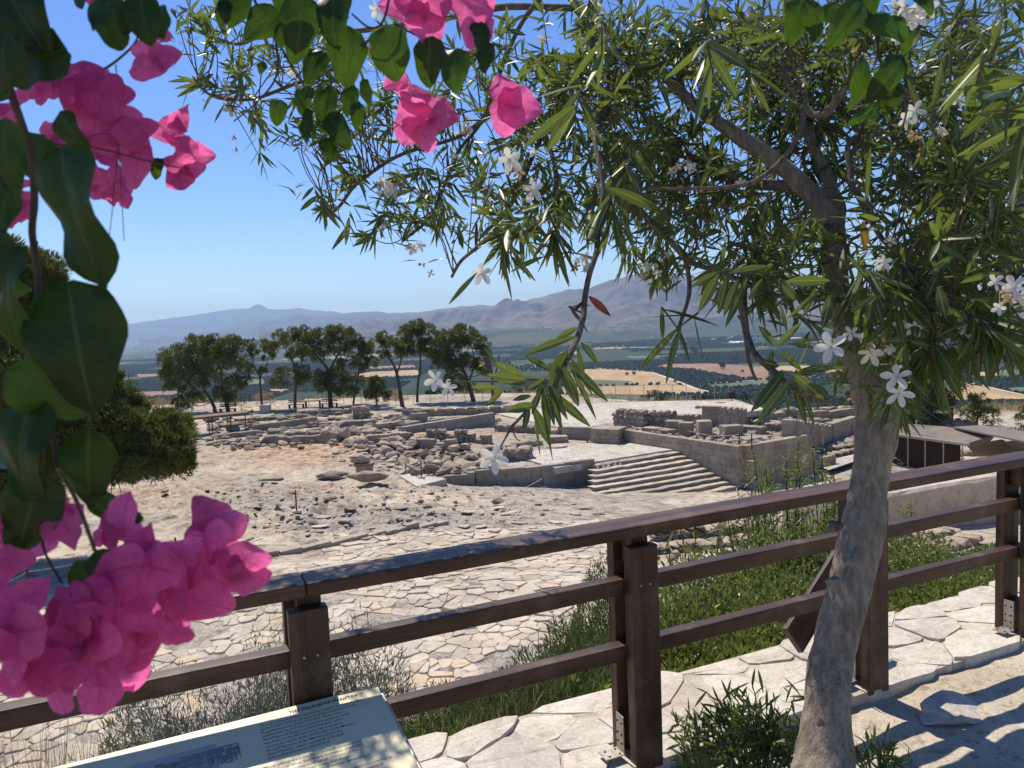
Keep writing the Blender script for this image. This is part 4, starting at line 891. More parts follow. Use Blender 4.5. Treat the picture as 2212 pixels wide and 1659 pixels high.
# the "room" of low walls seen through the fence right of the central post
wallD('garden_wall', 'upper of two low dry stone ledges seen between the rails', 'dry stone wall', (1405, 1168), (1640, 1150), .42, rough=.2, jag=.05, thick=.7, ch=.14, bl=.36, mat='rubble')
wallD('garden_wall', 'lower of two low dry stone ledges seen between the rails', 'dry stone wall', (1410, 1196), (1650, 1172), .28, rough=.2, jag=.05, thick=.6, ch=.14, bl=.36, mat='rubble')
wallD('garden_wall', 'curving cobble edge left of the oleander bush stems', 'dry stone wall', (1420, 1250), (1490, 1300), .28, rough=.3, jag=.05, thick=.5, ch=.12, bl=.22, mat='rubble')
wallD('garden_wall', 'broad flat boulders in the green bank right of the trunk', 'dry stone wall', (2000, 1200), (2100, 1175), .38, rough=.25, jag=.1, thick=.8, ch=.2, bl=.7, mat='rubble')
wallD('garden_wall', 'scattered cobble ridge behind the flat boulders right of the trunk', 'dry stone wall', (1985, 1172), (2060, 1152), .25, rough=.35, jag=.1, thick=.6, ch=.14, bl=.35, mat='rubble')

# broad plastered parapet on the right
q1, q2 = atz(1945, 1064, -4.9), atz(2165, 1026, -4.9); q1 = q1+(q1-q2)*.6; q2 = q2+(q2-q1)*.9
dq = norm(q2-q1)[:2]; nq = np.array([-dq[1], dq[0]]); Lq = np.hypot(*(q2-q1)[:2])
pp = empty('parapet', tuple(q1), 'broad pale plastered parapet with a shaded face, right of the trunk below the top rail', 'parapet')
n = 26; vs = []; fs = []
for k in range(n):
    t = k/(n-1)*Lq; c = q1[:2]+dq*t; w1 = rnd.uniform(-.05, .05)
    zt = -4.9+rnd.uniform(-.03, .03)
    for (o_, z_) in ((0, -7.6), (0, zt-.08-.04*rnd.random()), (.12+w1, zt), (1.2, zt+.08+rnd.uniform(-.02, .02)), (2.3, zt+.05), (2.5, -7.6)): p = c+nq*o_; vs.append((p[0], p[1], z_))
for k in range(n-1):
    for c in range(5): fs.append((k*6+c, k*6+6+c, k*6+7+c, k*6+1+c))
MB().add(vs, fs+[(0, 1, 2, 3, 4, 5), tuple((n-1)*6+c for c in (5, 4, 3, 2, 1, 0))]).build('parapet_body', M['lime'], pp)

# pillar of two blocks and the big boulders
a = hit(785, 1024); root = empty('stone_pillar', tuple(a), 'short pillar of two stacked weathered blocks at the edge of the rubble', 'pillar')
inst('lower_block', cubemesh(M['rubble'], 1), a+[0.1, 0, .30], (.50, .45, .32), .1, (0, 0), root); inst('middle_slab', cubemesh(M['rock'], 2), a+[.1, 0, .66], (.62, .5, .09), .1, (0, 0), root)
inst('upper_block', rnd.choice(BLOCKR), a+[-.12, 0, 1.03], (.72, .6, .36), .2, (0.03, .05), root)
def thing_rock(name, u, v, sc, label, group=None, me=None, rz=None, tilt=(0, 0), cat='boulder', sink=.2):
    p = hit(u, v, True); o = inst(name, me or rnd.choice(BOULD), p+[0, 0, sc[2]*(1-sink)-.0], sc, rnd.uniform(0, 6) if rz is None else rz, tilt); return tag(o, label, cat, group)
thing_rock('boulder', 795, 1044, (1.35, .55, .5), 'long dark rounded boulder lying in front of the stone pillar', me=BOULD[1], rz=-.25)
thing_rock('boulder', 716, 1035, (.95, .42, .32), 'flatter dark boulder left of the long rounded one', me=BOULD[2], rz=.1)
thing_rock('boulder', 585, 1042, (.85, .4, .22), 'dark rock outcrop on the sandy ground left of the boulders', me=BOULD[3], rz=.2)
thing_rock('boulder', 755, 1105, (.36, .26, .2), 'small dark rock right of the rusty stake', me=BOULD[0])
thing_rock('boulder', 712, 1082, (.45, .3, .22), 'dark rock just behind the rusty stake', me=BOULD[2])
thing_rock('boulder', 355, 1068, (.32, .25, .2), 'lone pale rock by the shadow of the near pine', me=BOULD[3])
for k, (u, v) in enumerate([(1010, 1110), (1075, 1100), (1100, 1112), (1000, 1140), (1120, 1132), (930, 1108), (860, 1100), (1240, 1112), (1290, 1110), (1265, 1100), (700, 1118), (745, 1128), (690, 1140), (825, 1148), (1040, 1140), (1160, 1140)]):
    thing_rock('slab_stone', u, v, (rnd.uniform(.25, .5), rnd.uniform(.15, .3), rnd.uniform(.06, .12)), 'flat broken slab lying loose at the rough edge of the paved court', 'loose slabs on the court edge', me=rnd.choice(PALE), cat='stone slab', rz=rnd.uniform(-.5, .5))
thing_rock('slab_stone', 1075, 1093, (.32, .3, .28), 'upright dark boulder among the loose slabs of the court', me=BOULD[0])
# loose stones scattered over the rough ground and the rubble heap
cnt = 0
def scatter(uv_poly, n, smin, smax, label, group, nthing=12, meshes=None, cat='stone'):
    """the nthing largest stones are things of their own, the small ones one mass of rubble"""
    poly = np.array(uv_poly, float); it = []
    while len(it) < n:
        u = rnd.uniform(poly[:, 0].min(), poly[:, 0].max()); v = rnd.uniform(poly[:, 1].min(), poly[:, 1].max())
        if not inside(np.array([u]), np.array([v]), poly)[0]: continue
        it.append((smin+(smax-smin)*rnd.random()**2.2, hit(u, v, True)))
    it.sort(key=lambda q: -q[0]); nb = NB()
    for k, (s, p) in enumerate(it):
        me = rnd.choice(meshes or ROCKS+BLOCKR[:3]); a = (s*rnd.uniform(1, 1.6), s, s*rnd.uniform(.6, 1)); rz = rnd.uniform(0, 6.3)
        if k < nthing: tag(inst('loose_stone', me, p+[0, 0, s*.25], a, rz, (rnd.gauss(0, .25), rnd.gauss(0, .25))), label, cat, group)
        else:
            co = np.empty(len(me.vertices)*3, np.float32); me.vertices.foreach_get('co', co); co = co.reshape(-1, 3)*a
            c_, s_ = math.cos(rz), math.sin(rz); co = co@np.array([[c_, s_, 0], [-s_, c_, 0], [0, 0, 1]])+p+[0, 0, s*.25]
            fc = np.empty(len(me.polygons)*3, np.int32); me.polygons.foreach_get('vertices', fc); nb.add(co, fc.reshape(-1, 3))
    if nb.V: tag(nb.build('rubble', it and (meshes or ROCKS)[0].materials[0], tint=False), label.replace('stone', 'stones').replace('block', 'blocks'), 'rubble', None, 'stuff')
heap = [(690, 945), (760, 925), (850, 935), (950, 945), (1040, 990), (1060, 1030), (900, 1030), (830, 985), (760, 975)]
hp = empty('rubble_heap', tuple(hit(880, 985)), 'wide heap of tumbled grey stones left of the retaining wall', 'rubble heap')
k = 0; hpoly = np.array(heap, float)
while k < 215:
    u, v = rnd.uniform(690, 1060), rnd.uniform(925, 1030)
    if not inside(np.array([u]), np.array([v]), hpoly)[0]: continue
    p = hit(u, v, True); s = .16+.42*rnd.random()**2
    inst('stone', rnd.choice(ROCKS+BLOCKR[:4]+PALE[:4]), p+[0, 0, s*.3+.15*rnd.random()], (s*rnd.uniform(1, 1.6), s, s*rnd.uniform(.6, 1)), rnd.uniform(0, 6.3), (rnd.gauss(0, .3), rnd.gauss(0, .3)), hp); k += 1
scatter([(430, 905), (700, 895), (900, 905), (1080, 900), (1080, 920), (850, 930), (700, 940), (480, 945)], 330, .12, .6, 'weathered grey stone lying loose between the low walls under the pines', 'loose stones below the pines', 26)
scatter([(700, 975), (860, 975), (960, 1010), (930, 1035), (820, 1020), (740, 1000)], 140, .06, .4, 'small tumbled stone at the foot of the rubble heap', 'small stones below the heap', 12, PALE)
scatter([(420, 940), (700, 955), (760, 965), (480, 975)], 90, .12, .45, 'flat stone along the far edge of the red earth court', 'stones edging the red earth court')
scatter([(430, 1060), (700, 1050), (1150, 1060), (1300, 1080), (1000, 1150), (620, 1160), (430, 1110)], 620, .025, .15, 'small grey stone on the rough limestone ground', 'small stones on rough ground', 16, PALE)
scatter([(1345, 915), (1480, 905), (1650, 905), (1720, 945), (1600, 950), (1400, 945)], 260, .12, .5, 'grey block lying among the piers above the bastion', 'loose blocks among the piers', 24)
scatter([(1650, 890), (1850, 885), (1850, 1000), (1760, 1020), (1745, 950)], 260, .12, .55, 'pale block lying in the ruins left of the tree trunk', 'loose blocks left of the trunk', 24)
scatter([(1935, 985), (2110, 985), (2080, 1010), (1935, 1015)], 26, .1, .35, 'pale stone beside the steel railing near the shelter', 'loose stones near the shelter')
scatter([(1420, 1140), (1700, 1130), (1700, 1180), (1420, 1290)], 24, .06, .2, 'cobble on the ground seen through the fence right of the central post', 'cobbles beyond the fence')
rk = inst('boulder', BOULD[0], (float(atz(2062, 1560, 0)[0]), float(atz(2062, 1560, 0)[1]), .03), (.17, .12, .10), .4); tag(rk, 'pale half-buried rock on the sandy path', 'boulder'); rk.data = BOULD[0].copy(); rk.data.materials[0] = M['curb']
# round column base
a = hit(1204, 968); V_, Q_ = tube_np([a+[0, 0, -.1], a+[0, 0, .13], a+[0, 0, .2]], [.75, .75, .70], 24); o = MB().add(V_, [tuple(q) for q in Q_]+[tuple(range(48, 72))]).build('column_base', M['lime']); tag(o, 'round flat column base lying on the landing', 'column base')
for u, v, sc in ((1190, 885, .35), (1452, 892, .45), (1556, 878, .4)):
    o = inst('stone_block', cubemesh(M['rubble'], 3), hit(u, v)+[0, 0, .2], (sc, sc*.7, sc*.6), .3); tag(o, {1190: 'lone block left of the bright court behind the hanging leaves', 1452: 'lone dark cube of stone standing on the bright court', 1556: 'small dark block at the far rim of the bright court'}[u], 'stone block')
# pale cement ramp at the foot of the wall
a = [hit(*p, True) for p in ((862, 1030), (905, 1028), (965, 1046), (900, 1052))]; zc = np.mean([p[2] for p in a])
sheet('cement_path', [p[:2] for p in a][::-1], max(p[2] for p in a)+.05, M['pale_slab'], .5)
# rusty stakes with pale ropes
def stake(u, v, h, label, cube=True):
    p = hit(u, v, True); r_ = empty('rope_stake', tuple(p), label, 'stake'); V_, Q_ = tube_np([p, p+[0, 0, h]], .035, 8); MB().add(V_, [tuple(q) for q in Q_]+[tuple(range(8, 16))]).build('iron_stake', M['rust'], r_)
    if cube: inst('foot_block', cubemesh(M['pale_slab'], 0), p+[0, 0, .03], (.2, .14, .05), .2, (0, 0), r_)
    return p+[0, 0, h*.92]
def rope(a, b, label, sag=.25):
    P = [a+(b-a)*t-np.array([0, 0, sag*4*t*(1-t)]) for t in np.linspace(0, 1, 14)]; V_, Q_ = tube_np(P, .018, 5); o = mesh_np('rope', V_, Q_, M['rope']); tag(o, label, 'rope')
s1 = stake(641, 1106, 1.0, 'rusty stake on a pale block left of the fence centre'); s2 = stake(852, 1048, 1.1, 'rusty stake at the left end of the cement path') if False else None
s3 = stake(911, 1032+8, 1.1, 'rusty stake standing in front of the retaining wall'); s4 = stake(877, 1022, .7, 'rusty stake in the small stones left of the wall'); s5 = stake(1095+235, 1052, .6, 'rusty stake at the right end of the retaining wall') if False else stake(1173, 1052, .6, 'short rusty stake near the right part of the retaining wall')
rope(s4, s3, 'pale rope between the stakes at the retaining wall'); rope(s5, s5+[-1.9, -1.2, -.6], 'pale rope trailing from the short stake to the ground', .05)
s6 = stake(65, 1300, .95, 'rusty stake at the far left below the shadow', False); s7 = stake(383, 1222, .95, 'rusty stake mostly hidden by the pink blossoms', False)
rope(s6, s7, 'long pale rope across the shaded ground at far left', .1); rope(s6, hit(-40, 1300, True)+[0, 0, .4], 'pale rope leaving the picture at far left', .1)
s8 = stake(1599, 1062-20, .9, 'dark stake against the foot of the bastion', False); rope(s8, s8+[-2.6, 2.4, -.0], 'pale rope beside the lower steps', .2)
# small information sign at the bastion corner
a = hit(1612, 1040, True)+[0, -1.2, 0]; sg = empty('small_sign', tuple(a), 'small white information sign on a post at the bastion corner', 'sign')
MB().box(a+[0, 0, .5], .06, .06, 1.0).build('post', M['dark'], sg); MB().box(a+[0, 0, 1.12], .5, .03, .4, None, norm([0, .5, 1]), norm([0, -.8, .6])).build('panel', M['white'], sg)
# ================================================================== VEGETATION BUILDERS
def quat_leaves(P, D, Nn, L, W, bend, prof, S=4, fold=.25, tint=None, down=(0, 0, -1.0)):
    """many leaves at once. P base, D direction, Nn face normal, L length, W width, bend = droop fraction"""
    n = len(P); D = norm(D); side = norm(np.cross(D, Nn)); Nn = norm(np.cross(side, D)); down = np.array(down)
    L = np.broadcast_to(L, (n,)); W = np.broadcast_to(W, (n,)); bend = np.broadcast_to(bend, (n,))
    ts = np.linspace(0, 1, S); V = np.empty((n, S, 3, 3)); 
    for k, t in enumerate(ts):
        c = P+D*(L*t)[:, None]+down*(L*bend*t*t)[:, None]; w = (W*.5*prof(t))[:, None]
        V[:, k, 0] = c-side*w+Nn*w*fold; V[:, k, 1] = c; V[:, k, 2] = c+side*w+Nn*w*fold
    T = np.zeros((n, S, 3, 3)); T[..., 0] = (rg.random(n) if tint is None else tint)[:, None, None]; T[..., 1] = np.array([1, 0, 1.])[None, None]; T[..., 2] = ts[None, :, None]
    base = np.arange(n)[:, None, None]*S*3; k = np.arange(S-1)[None, :, None]*3; c = np.arange(2)[None, None]
    Q = np.stack([base+k+c, base+k+c+1, base+k+c+4, base+k+c+3], -1).reshape(-1, 4)
    return V.reshape(-1, 3), Q, T.reshape(-1, 3)
lance = lambda t: max(.04, (math.sin(math.pi*min(1, t*.93+.04))**.85)*(1.0 if t < .55 else 1-.12*(t-.55)))
ovate = lambda t: max(.03, math.sin(math.pi*t**.72)**.8)
def rand_dirs(n, up=0., g=rg):
    d = norm(g.normal(size=(n, 3))); d[:, 2] += up; return norm(d)

# ------------------------------------------------------------------ pines
def tuft_crown(nb, c, r, n, leaf, seed, g=rg, flat=.72, up=.25):
    """ball of needle tufts: light and dark clumps come from the clumping of its surface"""
    nsub = max(6, int(n/60)); sd = rand_dirs(nsub, .12); sc_ = c+sd*(r*(.45+.55*g.random(nsub)**.6))[:, None]*[1, 1, flat]
    k = g.integers(0, nsub, n); d = rand_dirs(n, .3); rr = r*.30*(.55+.45*g.random(n)); P = sc_[k]+d*rr[:, None]
    dd_ = norm(d+.6*norm(P-c)+[0, 0, up]+g.normal(size=(n, 3))*.35); tn = .55*g.random(nsub)[k]+.45*g.random(n)
    V, Q, T = quat_leaves(P, dd_, rand_dirs(n), leaf*g.uniform(.7, 1.3, n), leaf*.34, 0, lambda t: 1-.75*t, 2, .5, tn)
    nb.add(V, Q, T)
def pine(name, blobs, trunks, dist, label, px2m, n_per=420, leaf=.26, group=None, mat='needle', limbs=(), depthj=1.0, cat='pine tree'):
    base = atd(*trunks[0][0][:2], dist); root = empty(name, tuple(base), label, cat, group)
    cc = []
    nb = NB()
    for k, (u, v, r) in enumerate(blobs):
        rm = r*px2m*1.2; c = atd(u, v, dist)+np.array([0, rnd.uniform(-.6, .6)*depthj*rm*1.2, 0]); cc.append(c)
        tuft_crown(nb, c, rm, int(n_per*NPK*max(.45, (r/22)**2)), leaf*LFK, k)
    nb.build('crown', M[mat], root)
    for k, tr_ in enumerate(trunks):
        P = spline([atd(u, v, dist) for u, v, w in tr_], 5); w = np.interp(np.linspace(0, 1, len(P)), np.linspace(0, 1, len(tr_)), [q[2]*px2m*.36 for q in tr_])
        P[0][2] -= .5; V, Q = tube_np(P, w, 8, .15); mesh_np('trunk', V, Q, M['pine_bark'], root, True)
    nl = NB(); tp = [atd(u, v, dist) for tr_ in trunks for u, v, w in spline([(a, b, c) for a, b, c in tr_], 4)[3:]]
    for c in cc:
        a = min(tp, key=lambda q: np.linalg.norm(q-c)+max(0, q[2]-c[2])*2); m_ = (a+c)/2+np.array([0, 0, -.12*np.linalg.norm(c-a)]); P = spline([a, m_, c], 4)
        V, Q = tube_np(P, np.linspace(max(.03, .035*np.linalg.norm(c-a)**.5*.9), .012, len(P)), 5); nl.add(V, Q)
        for _ in range(3):
            e = c+rand_dirs(1)[0]*rnd.uniform(.4, .9)*.9; P2 = spline([P[len(P)//2], (P[len(P)//2]+e)/2+[0, 0, .1], e], 3); V, Q = tube_np(P2, np.linspace(.03, .012, len(P2)), 4); nl.add(V, Q)
    nl.build('limbs', M['pine_bark'], root, tint=False)
    return root
NPK, LFK = 3.0, 1.05
def Z6(l): return [(221+.4*a, 575+.4*b, c*.4) for a, b, c in l]
PD = 90.0; pm = PD/F
GP = 'pines in a row along the far edge of the ruins'
pine('pine_tree', Z6([(370, 520, 55), (405, 480, 60), (450, 470, 55), (520, 420, 55), (560, 400, 40), (620, 430, 60), (690, 430, 60), (725, 410, 32), (470, 560, 70), (560, 500, 70), (640, 520, 70), (720, 500, 60), (755, 560, 45), (375, 600, 55), (350, 640, 45), (350, 560, 45), (460, 680, 40), (450, 740, 45), (500, 720, 40), (640, 690, 42), (680, 700, 40), (720, 640, 50), (760, 620, 35), (580, 610, 50), (520, 600, 60)]), [Z6([(612, 778, 26), (585, 720, 22), (545, 655, 16), (520, 580, 12)]), Z6([(680, 775, 34), (665, 720, 28), (650, 650, 16), (640, 560, 12)])], PD, 'widest dense pine with two leaning trunks, leftmost of the row', pm, group=GP)
pine('pine_tree', Z6([(790, 430, 34), (830, 425, 40), (880, 430, 42), (925, 445, 40), (800, 470, 26), (900, 490, 26), (860, 560, 22)]), [Z6([(864, 768, 20), (856, 680, 16), (850, 600, 14), (822, 540, 9), (800, 470, 6)]), Z6([(850, 600, 12), (885, 540, 8), (905, 460, 5)])], PD, 'slender pine with a reddish bare trunk and thin flat crown', pm, 300, group=GP)
pine('pine_tree', Z6([(965, 400, 40), (1000, 375, 46), (1050, 370, 48), (1080, 395, 40), (950, 440, 34), (980, 580, 44), (960, 630, 40), (1080, 570, 46), (1050, 610, 40), (1110, 600, 36), (1020, 480, 30), (1100, 480, 34)]), [Z6([(1040, 768, 24), (1042, 680, 20), (1046, 600, 16), (1030, 520, 12), (985, 440, 7)]), Z6([(1044, 600, 12), (1080, 500, 8), (1060, 420, 5)])], PD-3, 'tall pine with sparse lower branches right of the slender one', pm, 330, group=GP)
pine('pine_tree', Z6([(1090, 430, 50), (1060, 460, 40), (1140, 400, 52), (1190, 385, 50), (1240, 365, 46), (1290, 370, 50), (1340, 400, 48), (1360, 440, 46), (1200, 450, 50), (1280, 440, 52), (1150, 490, 36), (1170, 610, 48), (1200, 660, 42), (1270, 640, 50), (1310, 680, 46), (1320, 520, 46), (1250, 580, 44)]), [Z6([(1233, 762, 40), (1228, 680, 32), (1220, 570, 26), (1180, 510, 14), (1120, 450, 8)]), Z6([(1222, 580, 20), (1260, 500, 14), (1310, 430, 8)])], PD, 'broad umbrella shaped pine, largest in the middle of the row', pm, 450, group=GP)
pine('pine_tree', Z6([(1385, 460, 40), (1420, 440, 40), (1460, 450, 42), (1400, 510, 40), (1450, 510, 36), (1370, 620, 34), (1360, 660, 38), (1345, 600, 30), (1400, 550, 30)]), [Z6([(1352, 768, 18), (1362, 700, 15), (1380, 600, 13), (1400, 500, 8)])], PD+2, 'narrow pine with a slanting trunk right of the umbrella pine', pm, 330, group=GP)
pine('pine_tree', Z6([(1480, 620, 30), (1465, 655, 36), (1495, 660, 36), (1480, 690, 40), (1510, 695, 34), (1450, 690, 30)]), [Z6([(1480, 730, 12), (1482, 690, 8), (1480, 640, 5)])], PD-4, 'small bushy young pine, lowest in the row', pm, 420, group=GP)
pine('pine_tree', Z6([(1495, 400, 34), (1520, 385, 30), (1570, 440, 36), (1600, 430, 34), (1625, 460, 36), (1580, 480, 34), (1510, 470, 24), (1545, 410, 28)]), [Z6([(1622, 768, 34), (1608, 680, 26), (1590, 580, 20), (1565, 520, 16), (1520, 460, 8)]), Z6([(1590, 585, 14), (1610, 520, 9), (1615, 460, 5)])], PD-3, 'crooked pine with a pale curving trunk and open crown', pm, 330, group=GP)
pine('pine_tree', Z6([(1635, 375, 40), (1665, 345, 42), (1710, 335, 44), (1755, 350, 42), (1785, 385, 36), (1700, 385, 44), (1640, 420, 36), (1700, 440, 40), (1755, 440, 50), (1650, 470, 30), (1770, 490, 40)]), [Z6([(1700, 738, 22), (1704, 640, 19), (1716, 560, 16), (1716, 460, 10), (1700, 400, 6)])], PD+2, 'tall straight pine with the highest crown of the row', pm, 420, group=GP)
pine('pine_tree', Z6([(1840, 400, 48), (1820, 450, 50), (1880, 375, 44), (1930, 355, 44), (1975, 360, 40), (2010, 390, 42), (2055, 420, 34), (2060, 460, 32), (1880, 440, 46), (1940, 420, 44), (1850, 530, 50), (1830, 500, 44), (1905, 520, 46), (1960, 510, 44), (1910, 590, 52), (1950, 640, 44), (2010, 540, 34), (2050, 520, 34), (2070, 570, 30), (1880, 650, 40)]), [Z6([(2006, 730, 36), (1985, 660, 28), (1955, 570, 22), (1900, 480, 14), (1860, 420, 8)]), Z6([(1975, 640, 18), (2010, 520, 10), (1990, 420, 6)])], PD, 'dense dark pine at the right end of the row', pm, 450, group=GP)
# bare dead tree
bt = [(1065, 905, 3.2), (1064, 860, 3.2), (1062, 800, 2.6), (1052, 760, 1.6)]
root = empty('dead_tree', tuple(atd(1065, 905, 86)), 'bare dead tree right of the pines behind the hanging leaves', 'dead tree')
for k, pts in enumerate([bt, [(1063, 830, 2), (1075, 790, 1.4), (1078, 765, .8)], [(1062, 805, 1.6), (1048, 785, 1.1), (1042, 762, .7)], [(1063, 815, 1.5), (1084, 800, 1), (1092, 775, .6)]]):
    P = spline([atd(u, v, 86) for u, v, w in pts], 4); V, Q = tube_np(P, np.interp(np.linspace(0, 1, len(P)), np.linspace(0, 1, len(pts)), [w*86/F for u, v, w in pts]), 6, .3); mesh_np('trunk' if k == 0 else 'limb', V, Q, M['pine_bark'], root)

NPK, LFK = 1.15, 1.0
# near pine at the left, 26 m away
nd = 26.0; np_ = nd/F
nblobs = [(rnd.uniform(60, 400), 0, 0)]*0+[(120, 610, 18), (105, 585, 16), (128, 665, 20), (262, 812, 16), (290, 880, 18), (318, 905, 20), (352, 908, 18), (385, 935, 18), (418, 968, 12), (410, 1000, 14), (345, 1018, 16), (250, 1025, 20), (280, 1030, 14), (225, 905, 18), (195, 850, 16), (20, 560, 45), (60, 590, 50), (95, 640, 40), (20, 640, 70), (75, 700, 55), (10, 740, 80), (60, 800, 80), (225, 835, 34), (245, 870, 40), (205, 880, 50), (150, 870, 60), (120, 920, 70), (270, 910, 46), (300, 930, 36), (255, 950, 50), (335, 930, 40), (365, 960, 42), (390, 985, 30), (330, 985, 46), (285, 985, 46), (230, 990, 46), (370, 1005, 30), (300, 1010, 26), (180, 960, 60), (150, 1010, 55), (80, 980, 80), (30, 900, 90), (20, 1030, 70), (90, 1060, 50), (200, 1020, 34), (405, 975, 20)]
pine('pine_tree', nblobs, [[(60, 1190, 26), (70, 1100, 26), (60, 950, 22), (40, 750, 14), (45, 620, 8)], [(66, 1010, 14), (150, 985, 11), (250, 990, 7), (350, 985, 4)]], nd, 'big near pine at the left behind the bougainvillea', np_, n_per=1000, leaf=.13, depthj=2.2)
# dark pines right of and behind the trunk
pine('pine_tree', [(2000, 800, 36), (1985, 840, 36), (2040, 790, 30), (2050, 820, 30), (2015, 860, 40), (1975, 880, 34), (2040, 880, 26), (1990, 900, 30), (2060, 760, 26), (1990, 760, 30)], [[(2010, 935, 14), (2012, 880, 10), (2020, 800, 6)]], 70, 'dark dense pine right of the oleander trunk', 70/F, 520, .22, mat='needle_dark')
pine('pine_tree', [(2112, 858, 12), (2105, 872, 18), (2125, 880, 18), (2100, 888, 20), (2125, 900, 22), (2090, 905, 18)], [[(2110, 925, 6), (2112, 890, 4), (2112, 850, 2)]], 66, 'small pointed young pine right of the dark dense pine', 66/F, 600, .2)
pine('pine_tree', [(1820, 800, 26), (1840, 830, 28), (1800, 885-5, 18), (1835, 880, 22), (1860, 860, 26), (1870, 800, 26), (1785, 882, 14)], [[(1850, 925, 9), (1850, 870, 7), (1850, 800, 4)]], 84, 'pine peeping out left of the oleander trunk', 84/F, 560, .24)
pine('pine_tree', [(2205, 905, 16), (2215, 925, 22), (2225, 890, 18)], [[(2216, 965, 6), (2216, 930, 4), (2218, 895, 2)]], 52, 'green shrubby pine cut by the right picture edge', 52/F, 900, .14)

# ------------------------------------------------------------------ plain: single trees, houses, greenhouses
for k, (u, v, r, lb) in enumerate([(1560, 790, 8, 'tall round tree beside the brown field'), (1587, 777, 6, 'dark round tree above the brown field'), (1500, 757, 9, 'pair of grey trees in the middle of the groves'), (1354, 808, 4, 'left small tree on the edge of the straw field'), (1369, 806, 4, 'right small tree on the edge of the straw field'), (1460, 822, 4, 'lone tree by the pale track'), (1530, 778, 5, 'small dark tree left of the round trees'), (1604, 802, 3.5, 'small bush in the brown field'), (2140, 768, 6, 'dark tree in the groves at far right'), (2090, 800, 7, 'broad grey tree by the striped field')]):
    p = atz(u, v+r, -90); rm = r*p[1]/F*1.0; rt = empty('field_tree', tuple(p), lb+' on the plain', 'tree', 'single trees on the plain'); nb = NB()
    for q in range(7): tuft_crown(nb, p+np.array([rnd.uniform(-.5, .5)*rm, rnd.uniform(-.5, .5)*rm, rm*rnd.uniform(.7, 1.5)]), rm*.6, 160, rm*.28, q)
    nb.build('crown', M['needle_dark'], rt); V, Q = tube_np([p, p+[0, 0, rm]], rm*.1, 5); mesh_np('trunk', V, Q, M['pine_bark'], rt)
def house(p, w, d_, h, rz, gable, label, group):
    r_ = empty('house', tuple(p), label, 'house', group); c, s = math.cos(rz), math.sin(rz); ax, ay = np.array([c, s, 0]), np.array([-s, c, 0])
    MB().box(p+[0, 0, h/2-1.5], w, d_, h+3, ax, ay).build('wall', M['white'], r_)
    if gable:
        a = [p+ax*w/2*i*1.06+ay*d_/2*j*1.06+[0, 0, h] for i in (-1, 1) for j in (-1, 1)]; rdg = [p+ax*w/2*i*1.06+[0, 0, h+d_*.28] for i in (-1, 1)]
        MB().add(a+rdg, [(0, 2, 5, 4), (1, 4, 5, 3), (0, 4, 1), (2, 3, 5), (0, 1, 3, 2)]).build('roof', M['tile'], r_)
    else: MB().box(p+[0, 0, h+.2], w*1.04, d_*1.04, .4, ax, ay).build('roof', M['concrete'], r_)
    mb = MB()
    for k in (-.28, .05, .3): mb.box(p+ax*w*k-ay*(d_/2+.05)+[0, 0, h*.55], w*.12, .1, h*.3, ax, ay)
    tag(mb.build('windows', M['dark'], r_), kind='stuff')
vill = [((1410, 1490, 726, 742), 26, 'village in the centre of the plain', 'pale house in the far village below the big mountain'), ((1240, 1420, 706, 716), 24, 'village at the mountain foot', 'tiny house in the far village at the mountain foot'), ((1560, 1680, 727, 740), 16, 'village behind the leaves', 'pale house of the far village between trunk and hanging leaves'), ((1120, 1240, 708, 716), 9, 'hamlet left of the village', 'tiny pale house in the hamlet left of the mountain village'), ((255, 400, 752, 790), 7, 'farms at the left of the plain', 'small farm building on the plain left of the pines')]
for (u0, u1, v0, v1), n, gname, lb in vill:
    for _ in range(n):
        u = rnd.gauss((u0+u1)/2, (u1-u0)/4); v = rnd.uniform(v0, v1)
        if v < 720: p = atd(u, v, 3600)
        else: p = atz(u, v, -90)
        k = p[1]/2700; house(p, rnd.uniform(7, 14)*max(k, .6), rnd.uniform(7, 10)*max(k, .6), rnd.uniform(4, 8)*max(k, .6), rnd.uniform(-.4, .4), rnd.random() < .4, lb, gname)
for k, (u0, v0, u1, v1, lb) in enumerate([(1125, 735, 1160, 734, 'long white greenhouse at the left of the plain'), (1165, 737, 1198, 735, 'second white greenhouse beside the terraced hill'), (1524, 709, 1548, 708, 'small white greenhouse strip below the big mountain'), (1668, 718, 1716, 717, 'white greenhouse strip left of the trunk'), (2170, 728, 2212, 727, 'white greenhouse strip at the right edge'), (385, 757, 412, 756, 'thin white greenhouse row at far left'), (1690, 733, 1730, 731, 'pale greenhouse rows below the strip left of the trunk'), (1578, 740, 1600, 740, 'thin pale greenhouse row in the groves')]):
    a = atz(u0, v0, -88) if v0 > 716 else atd(u0, v0, 4000); b = atz(u1, v1, -88) if v0 > 716 else atd(u1, v1, 4000)
    d_ = norm(b-a)[:2]; L = np.hypot(*(b-a)[:2]); dz = np.array([*d_, 0]); nz = np.array([-d_[1], d_[0], 0]); r_ = empty('greenhouse', tuple(a), lb, 'greenhouse', 'greenhouses on the plain')
    for q in range(3):
        c = (a+b)/2+nz*q*14; c[2] = a[2]; vs = []
        for t in (-L/2, L/2):
            for an in np.linspace(0, math.pi, 7): vs.append(c+dz*t+nz*math.cos(an)*6+np.array([0, 0, math.sin(an)*4.5-1]))
        MB().add(vs, [(i, i+1, i+8, i+7) for i in range(6)]+[tuple(range(7)), tuple(range(13, 6, -1))]).build('greenhouse_bay', M['white'], r_)

